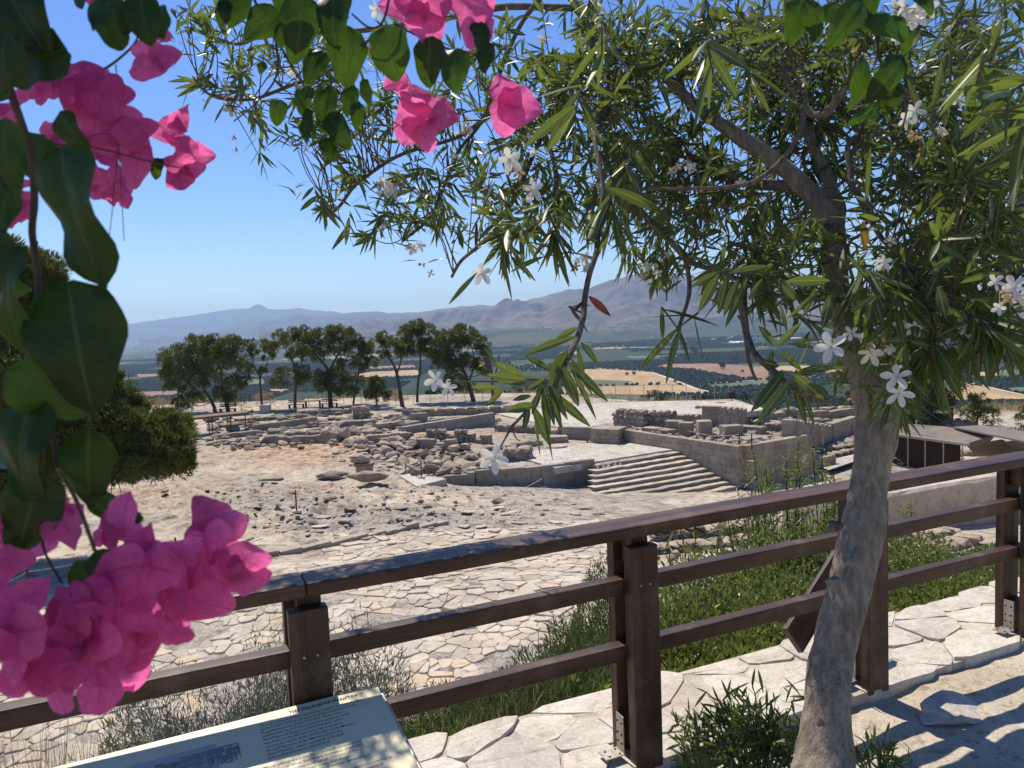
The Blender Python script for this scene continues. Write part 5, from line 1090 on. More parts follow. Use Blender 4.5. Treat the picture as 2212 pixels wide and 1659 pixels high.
# ------------------------------------------------------------------ shelter roofs on the right
def plate(name, pts, th, mat, parent):
    n = len(pts); pts = [np.asarray(p, float) for p in pts]; return MB().add(pts+[p-[0, 0, th] for p in pts], [tuple(range(n)), tuple(range(2*n-1, n-1, -1))]+[(i, n+i, n+(i+1) % n, (i+1) % n) for i in range(n)]).build(name, mat, parent)
ZR = -7.0
sh = empty('shelter_roof', tuple(atz(2060, 960, -9.3)), 'large low grey protective roof with a dark open front, right of the trunk', 'shelter')
p = [atz(1890, 910, ZR+.6), atz(2040, 921, ZR+.6), atz(2150, 938, ZR+.55), atz(2330, 975, ZR+.5), atz(2330, 990, ZR+.1), atz(2090, 958, ZR), atz(1890, 931, ZR)]
plate('roof_panel', [p[0], p[1], p[5], p[6]][::-1], .10, M['roof'], sh)
plate('roof_panel', [p[1], p[2], atz(2140, 949, ZR+.25), p[5]][::-1], .10, M['roof'], sh)
hp_ = [atz(2088, 960, ZR), atz(2137, 950, ZR+.2), atz(2180, 982, ZR-1.5), atz(2110, 984, ZR-1.7)]; plate('hip_panel', hp_[::-1], .08, M['roof'], sh)
plate('roof_panel', [atz(2150, 940, ZR+.7), atz(2060, 922, ZR+.7), atz(2120, 918, ZR+.5), atz(2330, 950, ZR+.5), atz(2330, 978, ZR+.5)], .10, M['roof'], sh)
for (a, b, c_, d__) in (((2142, 952), (2165, 949), (2215, 975), (2178, 980)), ((2170, 954), (2198, 950), (2260, 982), (2212, 985))):
    plate('hip_panel', [atz(*a, ZR+.1), atz(*b, ZR+.15), atz(*c_, ZR-1.2), atz(*d__, ZR-1.4)][::-1], .08, M['roof'], sh)
gtr = MB(); A, B = atz(1890, 933, ZR-.02), atz(2092, 961, ZR-.02); d_ = norm(B-A); gtr.box((A+B)/2, np.linalg.norm(B-A), .22, .16, d_, norm(np.cross([0, 0, 1], d_)), None); gtr.build('gutter', M['steel'], sh)
for t in np.linspace(.04, .98, 6):
    q = A+(B-A)*t+np.array([0, .4, 0]); MB().box(q+[0, 0, -1.2], .06, .06, 2.4).build('post', M['steel'], sh)
bk = MB(); A2, B2 = A+(B-A)*.12+np.array([.3, 2.2, -1.25]), B+np.array([.4, 1.6, -1.25]); d_ = norm(B2-A2); bk.box((A2+B2)/2, np.linalg.norm(B2-A2), .2, 2.5, d_, norm(np.cross([0, 0, 1], d_)), None); bk.build('shade_panel', M['dark'], sh)  # dark panel stands in for the shade of the open interior
A3, B3 = atz(2092, 962, ZR-.02), atz(2112, 990, ZR-1.8)
# steel walkway with railing
wk = empty('walkway', tuple(hit(2000, 1000)), 'pale steel walkway with a thin railing between the ruins and the shelter', 'walkway')
wp = [hit(1925, 985), hit(1990, 1000), hit(2060, 1006)]
plate('deck', [hit(1925, 983)+[0, 0, .4], hit(2010, 992)+[0, 0, .4], hit(2085, 1001)+[0, 0, .4], hit(2040, 1008)+[0, 0, .4], hit(1925, 1000)+[0, 0, .4]][::-1], .1, M['pale_slab'], wk)
for a, b in (((1925, 972), (2010, 984)), ((1945, 965), (2060, 978)), ((2010, 984), (2100, 1000))):
    A, B = hit(*a)+[0, 0, .4], hit(*b)+[0, 0, .4]
    for z in (.55, 1.05):
        V, Q = tube_np([A+[0, 0, z], B+[0, 0, z]], .028, 5); mesh_np('rail', V, Q, M['steel'], wk)
    for t in np.linspace(0, 1, 4):
        V, Q = tube_np([A+(B-A)*t, A+(B-A)*t+[0, 0, 1.05]], .03, 5); mesh_np('post', V, Q, M['steel'], wk)
# timber walkway left of the trunk
wk = empty('walkway', tuple(hit(1810, 1015)), 'small pale timber walkway sloping down left of the trunk', 'walkway')
a, b, c_, d_ = [hit(*q)+[0, 0, .35] for q in ((1755, 1012), (1850, 990), (1858, 1003), (1790, 1026))]
plate('beam', [a-[0, 0, .03], b-[0, 0, .03], c_-[0, 0, .03], d_-[0, 0, .03]][::-1], .12, M['dark'], wk)
for t in np.linspace(0, .93, 14):
    p0, p1, p2, p3 = a+(b-a)*t, a+(b-a)*(t+.06), d_+(c_-d_)*(t+.06), d_+(c_-d_)*t; plate('plank', [p0, p1, p2, p3][::-1], .04, M['pale_slab'], wk)
# brown canopy at the left ruins
cn = empty('canopy', tuple(hit(470, 915)), 'low flat brown canopy on thin posts left of the ruins', 'canopy')
ca = [atz(372, 908, -5.6), atz(395, 900, -5.6), atz(548, 885, -5.6), atz(532, 891, -5.6)]
plate('canopy_roof', ca[::-1] if False else [ca[0], ca[3], ca[2], ca[1]], .18, M['canopy'], cn)
for u, v in ((398, 906), (450, 902), (457, 900), (497, 897), (529, 893)):
    q = atz(u, v, -5.7); V, Q = tube_np([q, np.array([q[0], q[1], float(ground(q[0], q[1]))-.1])], .05, 6); mesh_np('post', V, Q, M['rust'], cn)
# light railings
for lb, pts in (('rusty handrail left of the pines beside the picnic place', ((461, 897), (470, 905), (482, 913), (492, 918))), ('short rusty handrail below the slender pine', ((522, 893), (545, 899))), ('thin railing at the low wall below the pines', ((985, 905), (1035, 903)))):
    Pp = [hit(*q) for q in pts]; r_ = empty('handrail', tuple(Pp[0]), lb, 'handrail')
    for q in Pp: V, Q = tube_np([q, q+[0, 0, .95]], .035, 5); mesh_np('post', V, Q, M['rust'], r_)
    for z in (.5, .95): V, Q = tube_np([q+[0, 0, z] for q in Pp], .03, 5); mesh_np('rail', V, Q, M['rust'], r_)
# benches and a picnic table under the pines
def bench(u, v, label, table=False):
    p = hit(u, v); r_ = empty('picnic_table' if table else 'bench', tuple(p), label, 'picnic table' if table else 'bench')
    L = 2.0; h = .78 if table else .48
    for k in range(3): MB().box(p+[0, (k-1)*(.26 if table else .15), h], L, .22 if table else .12, .05).build('plank', M['dark'], r_)
    if not table:
        for z in (.75, .95): MB().box(p+[0, .28, z], L, .04, .12).build('backrest_plank', M['dark'], r_)
    for s in (-1, 1): MB().box(p+[s*L*.42, .1, h/2], .1, .5, h).build('leg', M['dark'], r_)
bench(640, 882, 'dark bench under the tall pine with sparse lower branches'); bench(676, 880, 'dark picnic table between two benches', True); bench(712, 880, 'dark bench under the umbrella pine'); bench(492, 892, 'dark bench at the foot of the widest pine')
a = hit(574, 893); o = MB().box(a+[0, 0, .45], 1.1, .8, .9).build('stone_plinth', M['pale_slab']); mm = o.modifiers.new('b', 'BEVEL'); mm.width = .05; tag(o, 'pale square plinth at the foot of the slender pine', 'plinth')
MB().box(a+[0, 0, .95], 1.25, .95, .1).build('plinth_top', M['pale_slab'], None).parent = o
# far wire fence on thin posts
wf = empty('wire_fence', tuple(hit(1500, 866)), 'thin wire fence on slender posts along the far rim of the bright court', 'fence')
prev = None
for u in list(range(1240, 1700, 31)):
    q = hit(u, 868.5 if u > 1290 else 872); q = np.array([q[0], q[1]+1.0, float(ground(q[0], q[1]+1))]); V, Q = tube_np([q-[0, 0, .3], q+[0, 0, 1.9]], .035, 5); mesh_np('post', V, Q, M['steel'], wf)
    if prev is not None:
        for z in (.6, 1.2, 1.8): V, Q = tube_np([prev+[0, 0, z], q+[0, 0, z]], .007, 3); mesh_np('wire', V, Q, M['rust'], wf)
    prev = q
wf = empty('wire_fence', tuple(hit(330, 888)), 'thin wire fence on slender posts behind the pines at left', 'fence'); prev = None
for u in range(318, 1100, 40):
    q = hit(u, 893-12*(u-318)/782); q = np.array([q[0], q[1]+6, 0.]); q[2] = float(ground(q[0], q[1])); V, Q = tube_np([q-[0, 0, .3], q+[0, 0, 1.8]], .035, 5); mesh_np('post', V, Q, M['steel'], wf)
    if prev is not None:
        for z in (.6, 1.2, 1.7): V, Q = tube_np([prev+[0, 0, z], q+[0, 0, z]], .007, 3); mesh_np('wire', V, Q, M['rust'], wf)
    prev = q
a = hit(1581, 869); r_ = empty('small_sign', tuple(a), 'tiny dark box sign at the far rim of the bright court', 'sign'); MB().box(a+[0, 0, .4], .08, .08, .8).build('post', M['dark'], r_); MB().box(a+[0, 0, .75], .7, .12, .6).build('panel', M['dark'], r_)

# ------------------------------------------------------------------ shrubs
def bush(name, c, r, h, n, leaf, w, mat, label, cat='shrub', group=None, up=.5, stems=14, prof=lance, S=3, bend=.1, spread=1.0, stemmat='stem', whorl=1, kind=None, stemr=.004, inner=.25):
    """stems fan out from the foot; leaves sit along them"""
    root = empty(name, tuple(c), label, cat, group, kind); c = np.asarray(c, float); rx, ry = (r, r) if np.isscalar(r) else r
    a = rg.uniform(0, 2*np.pi, stems); rr = np.sqrt(rg.random(stems))*spread
    foot = c+np.stack([np.cos(a)*rx*.35*rr, np.sin(a)*ry*.35*rr, 0*a], -1); foot[:, 2] = ground(foot[:, 0], foot[:, 1], True) if c[1] > 3 else c[2]
    tip = c+np.stack([np.cos(a)*rx*rr, np.sin(a)*ry*rr, h*(1-.45*rr**2)*rg.uniform(.6, 1.08, stems)], -1); mid = (foot+tip)/2+np.stack([np.cos(a)*0, 0*a, h*.12+0*a], -1)
    nb = NB()
    for k in range(stems):
        P = spline([foot[k], mid[k], tip[k]], 4); V, Q = tube_np(P, np.linspace(stemr*1.6, stemr*.6, len(P)), 4); nb.add(V, Q)
    nb.build('stems', M[stemmat], root, tint=False)
    k = rg.integers(0, stems, n); t = inner+(1-inner)*rg.random(n)**.8
    P = foot[k]*((1-t)**2)[:, None]+2*mid[k]*(t*(1-t))[:, None]+tip[k]*(t**2)[:, None]+rg.normal(size=(n, 3))*leaf*.25
    ax = norm(tip[k]-foot[k]); D = norm(ax*up+rand_dirs(n)*1.0); V, Q, T = quat_leaves(P, D, rand_dirs(n), leaf*rg.uniform(.6, 1.2, n), w, bend, prof, S, .3)
    mesh_np('leaves', V, Q, M[mat], root, tint=T); return root
def gp(u, v, d):                                         # ground point below the ray at distance d
    p = atd(u, v, d); return np.array([p[0], p[1], float(ground(p[0], p[1]))])
# green rosemary mass along the bank (visible between the rails)
def mass(name, uvs, n, leaf, w, mat, label, hgt, up=.9, cat='undergrowth', bend=.05, S=3):
    """uvs = list of (u, v_top, distance, radius) mounds"""
    nb = NB(); st = NB()
    for (u, v, d, r) in uvs:
        top = atd(u, v, d); g0 = float(ground(top[0], top[1])); h = max(.25, top[2]-g0); r = r*1.25; m_ = int(n*r*r/.16*.85)
        a = rg.uniform(0, 2*np.pi, m_); rr = np.sqrt(rg.random(m_)); el = np.sqrt(np.clip(1-rr**2*.85, 0, 1)); lump = 1+.18*fbm(np.cos(a)*rr*3+u*.01, np.sin(a)*rr*3, 0, 5, 2)
        zz = el*lump*(1-.55*rg.random(m_)**2.2); P = np.stack([top[0]+np.cos(a)*rr*r, top[1]+np.sin(a)*rr*r, g0+h*zz], -1)
        D = norm(np.stack([np.cos(a)*rr*.9, np.sin(a)*rr*.9, up+0*a], -1)+rg.normal(size=(m_, 3))*.38)
        cl = .5+.5*fbm(P[:, 0]*3, P[:, 1]*3, P[:, 2]*3, 8, 2); tn = np.clip(cl*.7+.3*rg.random(m_), 0, 1)
        V, Q, T = quat_leaves(P, D, rand_dirs(m_), leaf*rg.uniform(.5, 1.3, m_), w, bend, lance, S, .3, tn); nb.add(V, Q, T)
        for _ in range(int(10*r/.4)):
            a1 = rnd.uniform(0, 6.28); q = rnd.uniform(0, .8)*r; f0 = top*[1, 1, 0]+[0, 0, g0]; e = f0+[math.cos(a1)*q, math.sin(a1)*q, h*.8]; V, Q = tube_np([f0, (f0+e)/2+[0, 0, .05], e], [.008, .006, .003], 4); st.add(V, Q)
    r_ = empty(name, tuple(gp(uvs[0][0], uvs[0][1], uvs[0][2])), label, cat, None, 'stuff')
    nb.build('foliage', M[mat], r_); st.build('stems', M['stem'], r_, tint=False); tag(r_.children[0], kind='stuff'); tag(r_.children[1], kind='stuff'); return r_
mass('rosemary', [(1330, 1300, 5.2, .65), (1260, 1355, 4.9, .6), (1180, 1410, 4.7, .55), (1110, 1465, 4.4, .5), (1040, 1510, 4.1, .45), (980, 1570, 3.9, .4), (1310, 1430, 4.3, .5), (1210, 1480, 4.1, .5), (1130, 1540, 3.8, .42), (1300, 1500, 3.9, .42), (1400, 1330, 5, .6), (1050, 1590, 3.6, .3), (930, 1600, 3.55, .3)], 5200, .05, .0075, 'rosemary', 'dark green rosemary spilling down the bank behind the central post', .6)
mass('green_shrubs', [(1500, 1248, 5.3, .6), (1600, 1208, 5.6, .65), (1700, 1158, 5.9, .7), (1560, 1338, 4.8, .55), (1670, 1288, 5, .6), (1760, 1248, 5.2, .6), (1480, 1398, 4.4, .45), (1580, 1398, 4.4, .5), (1690, 1358, 4.6, .5), (1450, 1338, 4.8, .5), (1770, 1138, 6.2, .6)], 1900, .042, .021, 'oleander_bush', 'bright green low shrubs on the bank between the rails and the trunk', .6)
mass('green_shrubs', [(1960, 1168, 6.2, .5), (1990, 1238, 5.6, .55), (2060, 1248, 5.8, .55), (2130, 1228, 6, .5), (1950, 1308, 5.2, .5), (2040, 1298, 5.4, .5), (2110, 1288, 5.6, .45), (2190, 1238, 6.2, .5), (2240, 1208, 6.6, .6), (1940, 1158, 7, .5)], 1900, .042, .02, 'oleander_bush', 'bright green shrubs on the bank right of the trunk', .6)
mass('yellow_weeds', [(1470, 1330, 4.7, .2), (1545, 1262, 5.2, .22), (1620, 1330, 4.7, .2), (1690, 1262, 5.3, .2), (1450, 1450, 4.2, .16), (1600, 1410, 4.3, .2), (1350, 1330, 4.8, .16), (1240, 1450, 4.1, .16), (1320, 1500, 3.8, .2), (1980, 1230, 5.7, .2), (2080, 1235, 5.8, .2), (2150, 1215, 6.1, .2), (1030, 1570, 3.6, .14)], 1100, .05, .02, 'weed', 'taller yellow-green weeds scattered through the bank planting', .6, up=1.4)
mass('dry_stems', [(1510, 1300, 5.0, .2), (1655, 1290, 4.9, .18), (1180, 1470, 4.0, .2), (1100, 1520, 3.8, .2), (960, 1560, 3.6, .22), (2040, 1260, 5.6, .2), (300, 1520, 4.0, .22), (420, 1490, 4.2, .2)], 350, .12, .006, 'straw', 'dry straw coloured stems among the bank planting', .6, up=2.0)
mass('rosemary', [(2080, 1215, 8.5, .6), (2130, 1225, 8.3, .6), (2200, 1200, 8.6, .7), (2030, 1235, 7.6, .5)], 1800, .05, .009, 'rosemary', 'dusty green rosemary cushions beyond the shrubs at the right', .5)
mass('lavender', [(770, 1430, 4.4, .42), (730, 1480, 4.1, .42), (580, 1440, 4.6, .45), (500, 1480, 4.4, .45), (400, 1500, 4.4, .45), (310, 1530, 4.4, .4), (560, 1530, 3.9, .4), (470, 1570, 3.8, .38), (380, 1590, 3.7, .38), (640, 1460, 4.2, .4), (820, 1500, 4.1, .3), (540, 1370, 5.2, .3), (590, 1385, 5.2, .3), (270, 1600, 3.9, .3), (640, 1560, 3.6, .35)], 4200, .055, .0065, 'lavender', 'grey lavender bushes behind the left posts', .6)
def weed(u, v, d, r, h, n, label, leaf=.035, w=.012, mat='weed', **k): return bush('weed', gp(u, v, d), r, h, n, leaf, w, mat, label, 'weed', stems=k.pop('stems', 6), stemmat='green_stem', prof=ovate, stemr=.003, **k)
def weed_top(u, vtop, d, r, n, label, **k):
    t = atd(u, vtop, d); g0 = float(ground(t[0], t[1])); return weed(u, vtop, d, r, t[2]-g0, n, label, **k)
weed_top(895, 1385, 4.6, .22, 420, 'upright leafy weed between the info board and the rosemary'); weed_top(925, 1375, 4.7, .1, 160, 'thin second stalk beside the upright leafy weed', stems=2)
weed_top(1310, 1175, 5.4, .12, 150, 'tall thin weed sprouting left of the central post', stems=3); weed_top(1150, 1380, 4.9, .16, 120, 'small weed tuft on the pavement behind the rail', stems=5)
weed_top(430, 1375, 4.6, .14, 220, 'small green weed below the pink blossoms', stems=5); weed_top(420, 1560, 3.7, .2, 500, 'bright weed at the foot of the lavender', leaf=.03); weed_top(560, 1590, 3.5, .16, 300, 'low green weed beside the top of the info board', leaf=.03)
weed_top(1330, 1430, 4.1, .2, 460, 'yellow-green weed left of the central post foot'); weed_top(1290, 1520, 3.8, .2, 420, 'yellow-green weed above the kerb left of the central post'); weed_top(1440, 1280, 4.9, .25, 420, 'yellow-green weed right of the central post'); weed_top(900, 1560, 3.6, .2, 420, 'weed with yellow leaves beside the info board edge'); weed_top(1500, 1530, 3.6, .3, 700, 'yellowish weed behind the kerb right of the central post'); weed_top(1640, 1450, 4.1, .3, 600, 'light green weed behind the leaning plank')
weed_top(1960, 1060, 7.6, .22, 420, 'yellow sprig rising in front of the parapet right of the trunk', leaf=.05, w=.02, stems=4)
weed_top(250, 1560, 4.1, .28, 420, 'reddish thin weed at far left above the info board')
# dry grass at the bottom left
nb = NB(); m_ = 900; u = rg.uniform(-60, 240, m_); dd_ = rg.uniform(3.0, 4.2, m_); P = np.array([gp(a, 1500, b) for a, b in zip(u, dd_)]); tz = np.array([atd(a, v, b)[2] for a, v, b in zip(u, rg.uniform(1530, 1670, m_)+np.clip(u-60, 0, 300)*.15, dd_)]); D = norm(np.c_[rg.normal(size=(m_, 2))*.16, np.ones(m_)])
V, Q, T = quat_leaves(P, D, rand_dirs(m_), np.maximum(.3, tz-P[:, 2]), .009, rg.uniform(.02, .3, m_), lambda t: 1-.8*t, 5, .3); g_ = mesh_np('dry_grass', V, Q, M['straw'], tint=T); tag(g_, 'tall dry straw coloured grass at the bottom left corner', 'grass', kind='stuff')
nb = NB(); m_ = 5000; xs = rg.uniform(-60, 60, m_); ys = edge_y(xs)+rg.uniform(0, 7, m_); k = fbm(xs*.15, ys*.2, 0, 3, 2) > -.1; xs, ys = xs[k], ys[k]; m_ = len(xs); P = np.c_[xs, ys, ground(xs, ys)]
V, Q, T = quat_leaves(P, norm(np.c_[rg.normal(size=(m_, 2))*.5, np.ones(m_)]), rand_dirs(m_), rg.uniform(.4, 1.1, m_), .12, .1, lambda t: 1-.7*t, 2, .3); g_ = mesh_np('dry_grass', V, Q, M['straw'], tint=T); tag(g_, 'pale dry grass along the far rim behind the pines and the court', 'grass', kind='stuff')
# rounded scrub bushes on the rim
for k, (u, v, d, r, mt, lb) in enumerate([(1415, 868, 84, 1.1, 'olive', 'round grey bush at the rim above the bright court'), (1520, 864, 86, 1.3, 'olive', 'left wide grey bush at the far rim of the court'), (1585, 862, 86, 1.4, 'olive', 'right wide grey bush at the far rim of the court'), (1665, 868, 84, 1.2, 'needle', 'bright green bush at the right end of the court rim'), (2030, 905, 62, 1.0, 'lavender', 'grey-green bush among the blocks above the shelter roof'), (2095, 915, 62, .9, 'lavender', 'smaller grey bush right of the block heap'), (400, 886, 98, 1.3, 'straw', 'pale dry bush left of the widest pine'), (340, 892, 96, 1.3, 'straw', 'dry bush at the far left rim'), (505, 878, 97, 1.2, 'olive', 'grey bush between the widest and the slender pine'), (860, 886, 96, 1.2, 'straw', 'pale dry bush behind the crooked pine'), (575, 875, 100, 1.2, 'straw', 'dry bush behind the slender pine')]):
    p = atd(u, v, d); g0 = np.array([p[0], p[1], float(ground(p[0], p[1]))]); r_ = empty('bush', tuple(g0), lb, 'bush'); nb = NB()
    for q in range(7): tuft_crown(nb, g0+[rnd.uniform(-.9, .9)*r, rnd.uniform(-.5, .5)*r, r*rnd.uniform(.3, .75)], r*.6, 200, .16, q)
    nb.build('foliage', M[mt], r_)
# oleander bushes beyond the fence
def oleander_bush(u, vtop, d, r, n, stems, label, flowers=0, h=None):
    t = atd(u, vtop, d); g0 = float(ground(t[0], t[1])); H = t[2]-g0
    rt = bush('oleander_bush', (t[0], t[1], g0), r, H, n, .12, .016, 'oleander_bush', label, 'oleander bush', up=.7, stems=stems, S=4, bend=.15, stemr=.006, inner=.45); return rt
oleander_bush(1700, 965, 6.6, .75, 3000, 60, 'large leafy oleander bush behind the top rail left of the trunk'); oleander_bush(1640, 1060, 6.3, .5, 1200, 26, 'lower oleander bush in front of the large leafy one'); oleander_bush(1790, 975, 6.9, .5, 1500, 30, 'oleander bush half hidden by the trunk')
oleander_bush(1470, 985, 6.4, .4, 650, 16, 'sparse oleander with bare stems right of the central post'); oleander_bush(1530, 985, 6.7, .38, 650, 16, 'second sparse oleander with small flowers above the top rail'); oleander_bush(1440, 1230, 5.8, .3, 300, 8, 'thin young oleander low beside the central post')
# big shadow-casting trees behind and beside the viewer are left out: the photograph shows nothing of them
# ================================================================== INFORMATION BOARD
_d = ray(815, 1478); _t = (-.07-((CAM[:2]-FB[:2])@FN))/(_d[:2]@FN); CR = CAM+_d*_t      # far right corner of the panel
ux = np.array([-math.cos(R(26)), -math.sin(R(26)), 0.]); back = np.array([math.sin(R(26)), -math.cos(R(26)), 0.])
TL = R(9); dn = norm(back*math.cos(TL)+np.array([.0, 0, -math.sin(TL)])); nrm_ = np.cross(dn, ux); nrm_ = nrm_ if nrm_[2] > 0 else -nrm_
board = empty('information_board', tuple(CR), 'slanted cream information board with a plan and text about the palace', 'information board')
def bp(x, y, z=0): return CR+ux*x+dn*y+nrm_*z       # x from right edge to the left, y from top edge down
BW, BH = 1.30, .85
def m_board():
    m, nt, out = newmat('cream_board'); pos = coord(nt, 'Object'); n = noise(nt, pos, 5, 3, .5)
    c = ramp(nt, n, [(.3, (.70, .62, .38)), (.7, (.76, .68, .45))]); p = principled(nt, out, c, .38, None, .3); p.inputs['Coat Weight'].default_value = .12; p.inputs['Coat Roughness'].default_value = .15; return m
M['board'] = m_board(); M['ink'] = m_plain('dark_ink', (.06, .055, .05), .5, var=0); M['plan_ink'] = m_plain('blue_black_ink', (.035, .035, .10), .5, var=.1); M['plan_bg'] = m_plain('grey_print', (.42, .40, .36), .35, .5, var=.15, sc=6); M['plan_grey'] = m_plain('pale_grey_ink', (.25, .24, .23), .5, var=.1)
o = MB().box(bp(BW/2, BH/2, -.006), BW, BH, .012, ux, dn, nrm_).build('panel', M['board'], board, bevel=.004)
MB().box(bp(BW/2, BH/2+.004, -.036), BW+.03, BH+.02, .04, ux, dn, nrm_).build('backing_frame', M['steel'], board, bevel=.006)
for x in (.25, 1.05):
    q = bp(x, .4, -.05); MB().box((q[0], q[1], q[2]/2), .07, .07, q[2]).build('leg', M['dark'], board)
MB().box(bp(.86, .45, .0006), .76, .74, .0008, ux, dn, nrm_).build('plan_background', M['plan_bg'], board)
def text(name, s, x, y, size, mat, bold=0, sp=1.35):
    cu = bpy.data.curves.new(name, 'FONT'); cu.body = s; cu.size = size; cu.resolution_u = 1; cu.space_line = sp; cu.offset = bold; cu.fill_mode = 'FRONT'
    o = bpy.data.objects.new(name, cu); o.data.materials.append(mat); COL.objects.link(o); a = -ux; b = -dn; p = bp(x, y, .0015)
    m = Matrix(((a[0], b[0], nrm_[0], p[0]), (a[1], b[1], nrm_[1], p[1]), (a[2], b[2], nrm_[2], p[2]), (0, 0, 0, 1)))
    o.parent = board; o.matrix_parent_inverse = Matrix.Translation(-board.location); o.matrix_basis = m
    bpy.context.view_layer.update(); me = bpy.data.meshes.new_from_object(o); o2 = bpy.data.objects.new(name, me); COL.objects.link(o2); o2.parent = board; o2.matrix_parent_inverse = Matrix.Translation(-board.location); o2.matrix_basis = m; bpy.data.objects.remove(o); return tag(o2, kind='stuff')
text('title', 'THE PALACE OF PHAISTOS', .275, .034, .0170, M['ink'], .0004)
para = '''The hill of Phaistos was inhabited as early as the Final Neolithic
period (3600-3000 BC), succeeded by a settlement of the
Prepalatial period (3000-1900 BC). These early
settlements were followed by the foundation of the
First Palace of Phaistos (1900-1700 BC), which
was built on the SE part of the hill in order to
control the whole of the fertile plain of the Messara.
Around this area, in the Minoan period, the
city of Phaistos, which continued to flourish
until Hellenistic times (323-67 BC).'''
text('paragraph', para, .36, .060, .0118, M['ink'], .00005)
para2 = '''The Minoan palaces were centres of political, economic and
religious authority rather than simply residences of the elite.
They had a specific architectural layout. The core of the
complex was the large, open-air court, with many
storey buildings with hypostyle halls, polythyra, lightwells and
storerooms, luxurious rooms with
The Old Palace was built around 1900 BC. It was extensive, covering an
area of 8,000 sq.m. and spread over the three stepped terraces of
the hill. Two and a half centuries later, during the course of
which it was destroyed for the last time by
fire, its ruins were covered in a thick
layer over which the New Palace was built.
The Old Palace. It was not rebuilt after 1800-700'''
text('paragraph', para2, .40, .235, .0118, M['ink'], .00005)
# plan drawing: walls as flat printed bars
def plan(name, x0, y0, w, h, mat, n, sd, wl):
    g = random.Random(sd); mb = MB(); k = 0
    def bar(xa, ya, xb, yb, t): mb.box(bp((xa+xb)/2, (ya+yb)/2, .0016+.00001*(k % 7)), abs(xb-xa)+t, abs(yb-ya)+t, .0004, ux, dn, nrm_)
    for k in range(n):
        a, b = x0+g.random()*w, y0+g.random()*h; rw, rh = g.uniform(.02, .07)*wl, g.uniform(.015, .055)*wl; t = g.choice((.0015, .0022, .0035, .005))
        bar(a, b, a+rw, b, t); bar(a, b, a, b+rh, t)
        if g.random() < .7: bar(a+rw, b, a+rw, b+rh*g.uniform(.5, 1), t)
        if g.random() < .5: bar(a, b+rh, a+rw*g.uniform(.4, 1), b+rh, t*.7)
        if g.random() < .3:
            for q in range(4): mb.box(bp(a+rw*(q+.5)/4, b+rh*.5, .0015), .003, .003, .0004, ux, dn, nrm_)
    tag(mb.build(name, mat, board), kind='stuff')
plan('plan_drawing', .56, .15, .30, .22, M['plan_ink'], 46, 4, 1.2); plan('plan_drawing', .42, .10, .20, .045, M['plan_grey'], 48, 8, .6); plan('plan_drawing', .48, .22, .08, .10, M['plan_ink'], 6, 2, .5); plan('plan_drawing', .60, .38, .42, .3, M['plan_ink'], 60, 9, 1.2)

# ================================================================== OLEANDER TREE
tree = empty('oleander_tree', tuple(atz(1770, 1652, 0)), 'leaning grey-barked oleander tree with white flowers in front of the fence', 'tree')
TR = [(1778, 1700, 2.36, 96), (1782, 1640, 2.40, 82), (1786, 1560, 2.43, 66), (1790, 1480, 2.46, 59), (1800, 1400, 2.50, 56), (1826, 1300, 2.53, 57), (1851, 1200, 2.56, 57), (1868, 1120, 2.58, 54), (1876, 1060, 2.6, 47), (1885, 1000, 2.62, 47), (1893, 940, 2.64, 50), (1891, 880, 2.66, 50), (1878, 820, 2.68, 47), (1860, 775, 2.7, 39), (1838, 730, 2.72, 31), (1820, 680, 2.74, 28), (1808, 620, 2.76, 27), (1803, 560, 2.78, 28), (1800, 510, 2.8, 29), (1786, 462, 2.82, 27), (1758, 425, 2.84, 24), (1715, 382, 2.86, 21), (1668, 342, 2.9, 19), (1596, 295, 2.95, 17), (1540, 258, 3.0, 14), (1488, 216, 3.05, 13), (1416, 144, 3.1, 11), (1340, 90, 3.2, 8), (1260, 20, 3.3, 6), (1180, -60, 3.4, 4)]
def dpath(L, n=5):
    q = spline([(a, b, c) for a, b, c, w in L], n); P = np.array([atd(a, b, c) for a, b, c in q]); W = spline([(w*c/F, 0, 0) for a, b, c, w in L], n)[:, 0]; return P, np.maximum(W, .0012)
P, W = dpath(TR, 6); V, Q = tube_np(P, W*np.interp(np.arange(len(W)), [0, 40, 90], [.74, .80, .92]), 30, .05)
V = V+.0028*np.stack([fbm(V[:, 0]*45, V[:, 1]*45, V[:, 2]*12, s_, 4) for s_ in (1, 2, 3)], -1); mesh_np('trunk', V, Q, M['bark'], tree, True)
NODES = [np.c_[P[60:], W[60:]]]
for (u_, v_, d_, r_, lb_) in ((1787, 490, 2.74, 13, 'dark knot hole'), (1803, 1136, 2.47, 20, 'rough broken stub'), (1838, 1180+30, 2.44, 22, None), (1800, 1255, 2.42, 18, None), (1770, 1560, 2.3, 14, None)):
    V, Fr = rockmesh(int(u_), 3, .7, .8, .1); c_ = atd(u_, v_, d_); o = mesh_np('knot', V*r_*d_/F*.8+c_, Fr, M['branch'] if lb_ else M['bark'], tree, True)
    if lb_: o['label'] = lb_
def branch(L, name='branch', mat='branch', sides=8, n=5, add=True):
    P, W = dpath(L, n); k = 1 if sides > 6 else .5; P = P+np.stack([fbm(P[:, 0]*6, P[:, 1]*6, P[:, 2]*6, s_+20, 2) for s_ in (1, 2, 3)], -1)*.006*k
    V, Q = tube_np(P, W, sides, .2); mesh_np(name, V, Q, M[mat], tree, True)
    if add: NODES.append(np.c_[P, W])
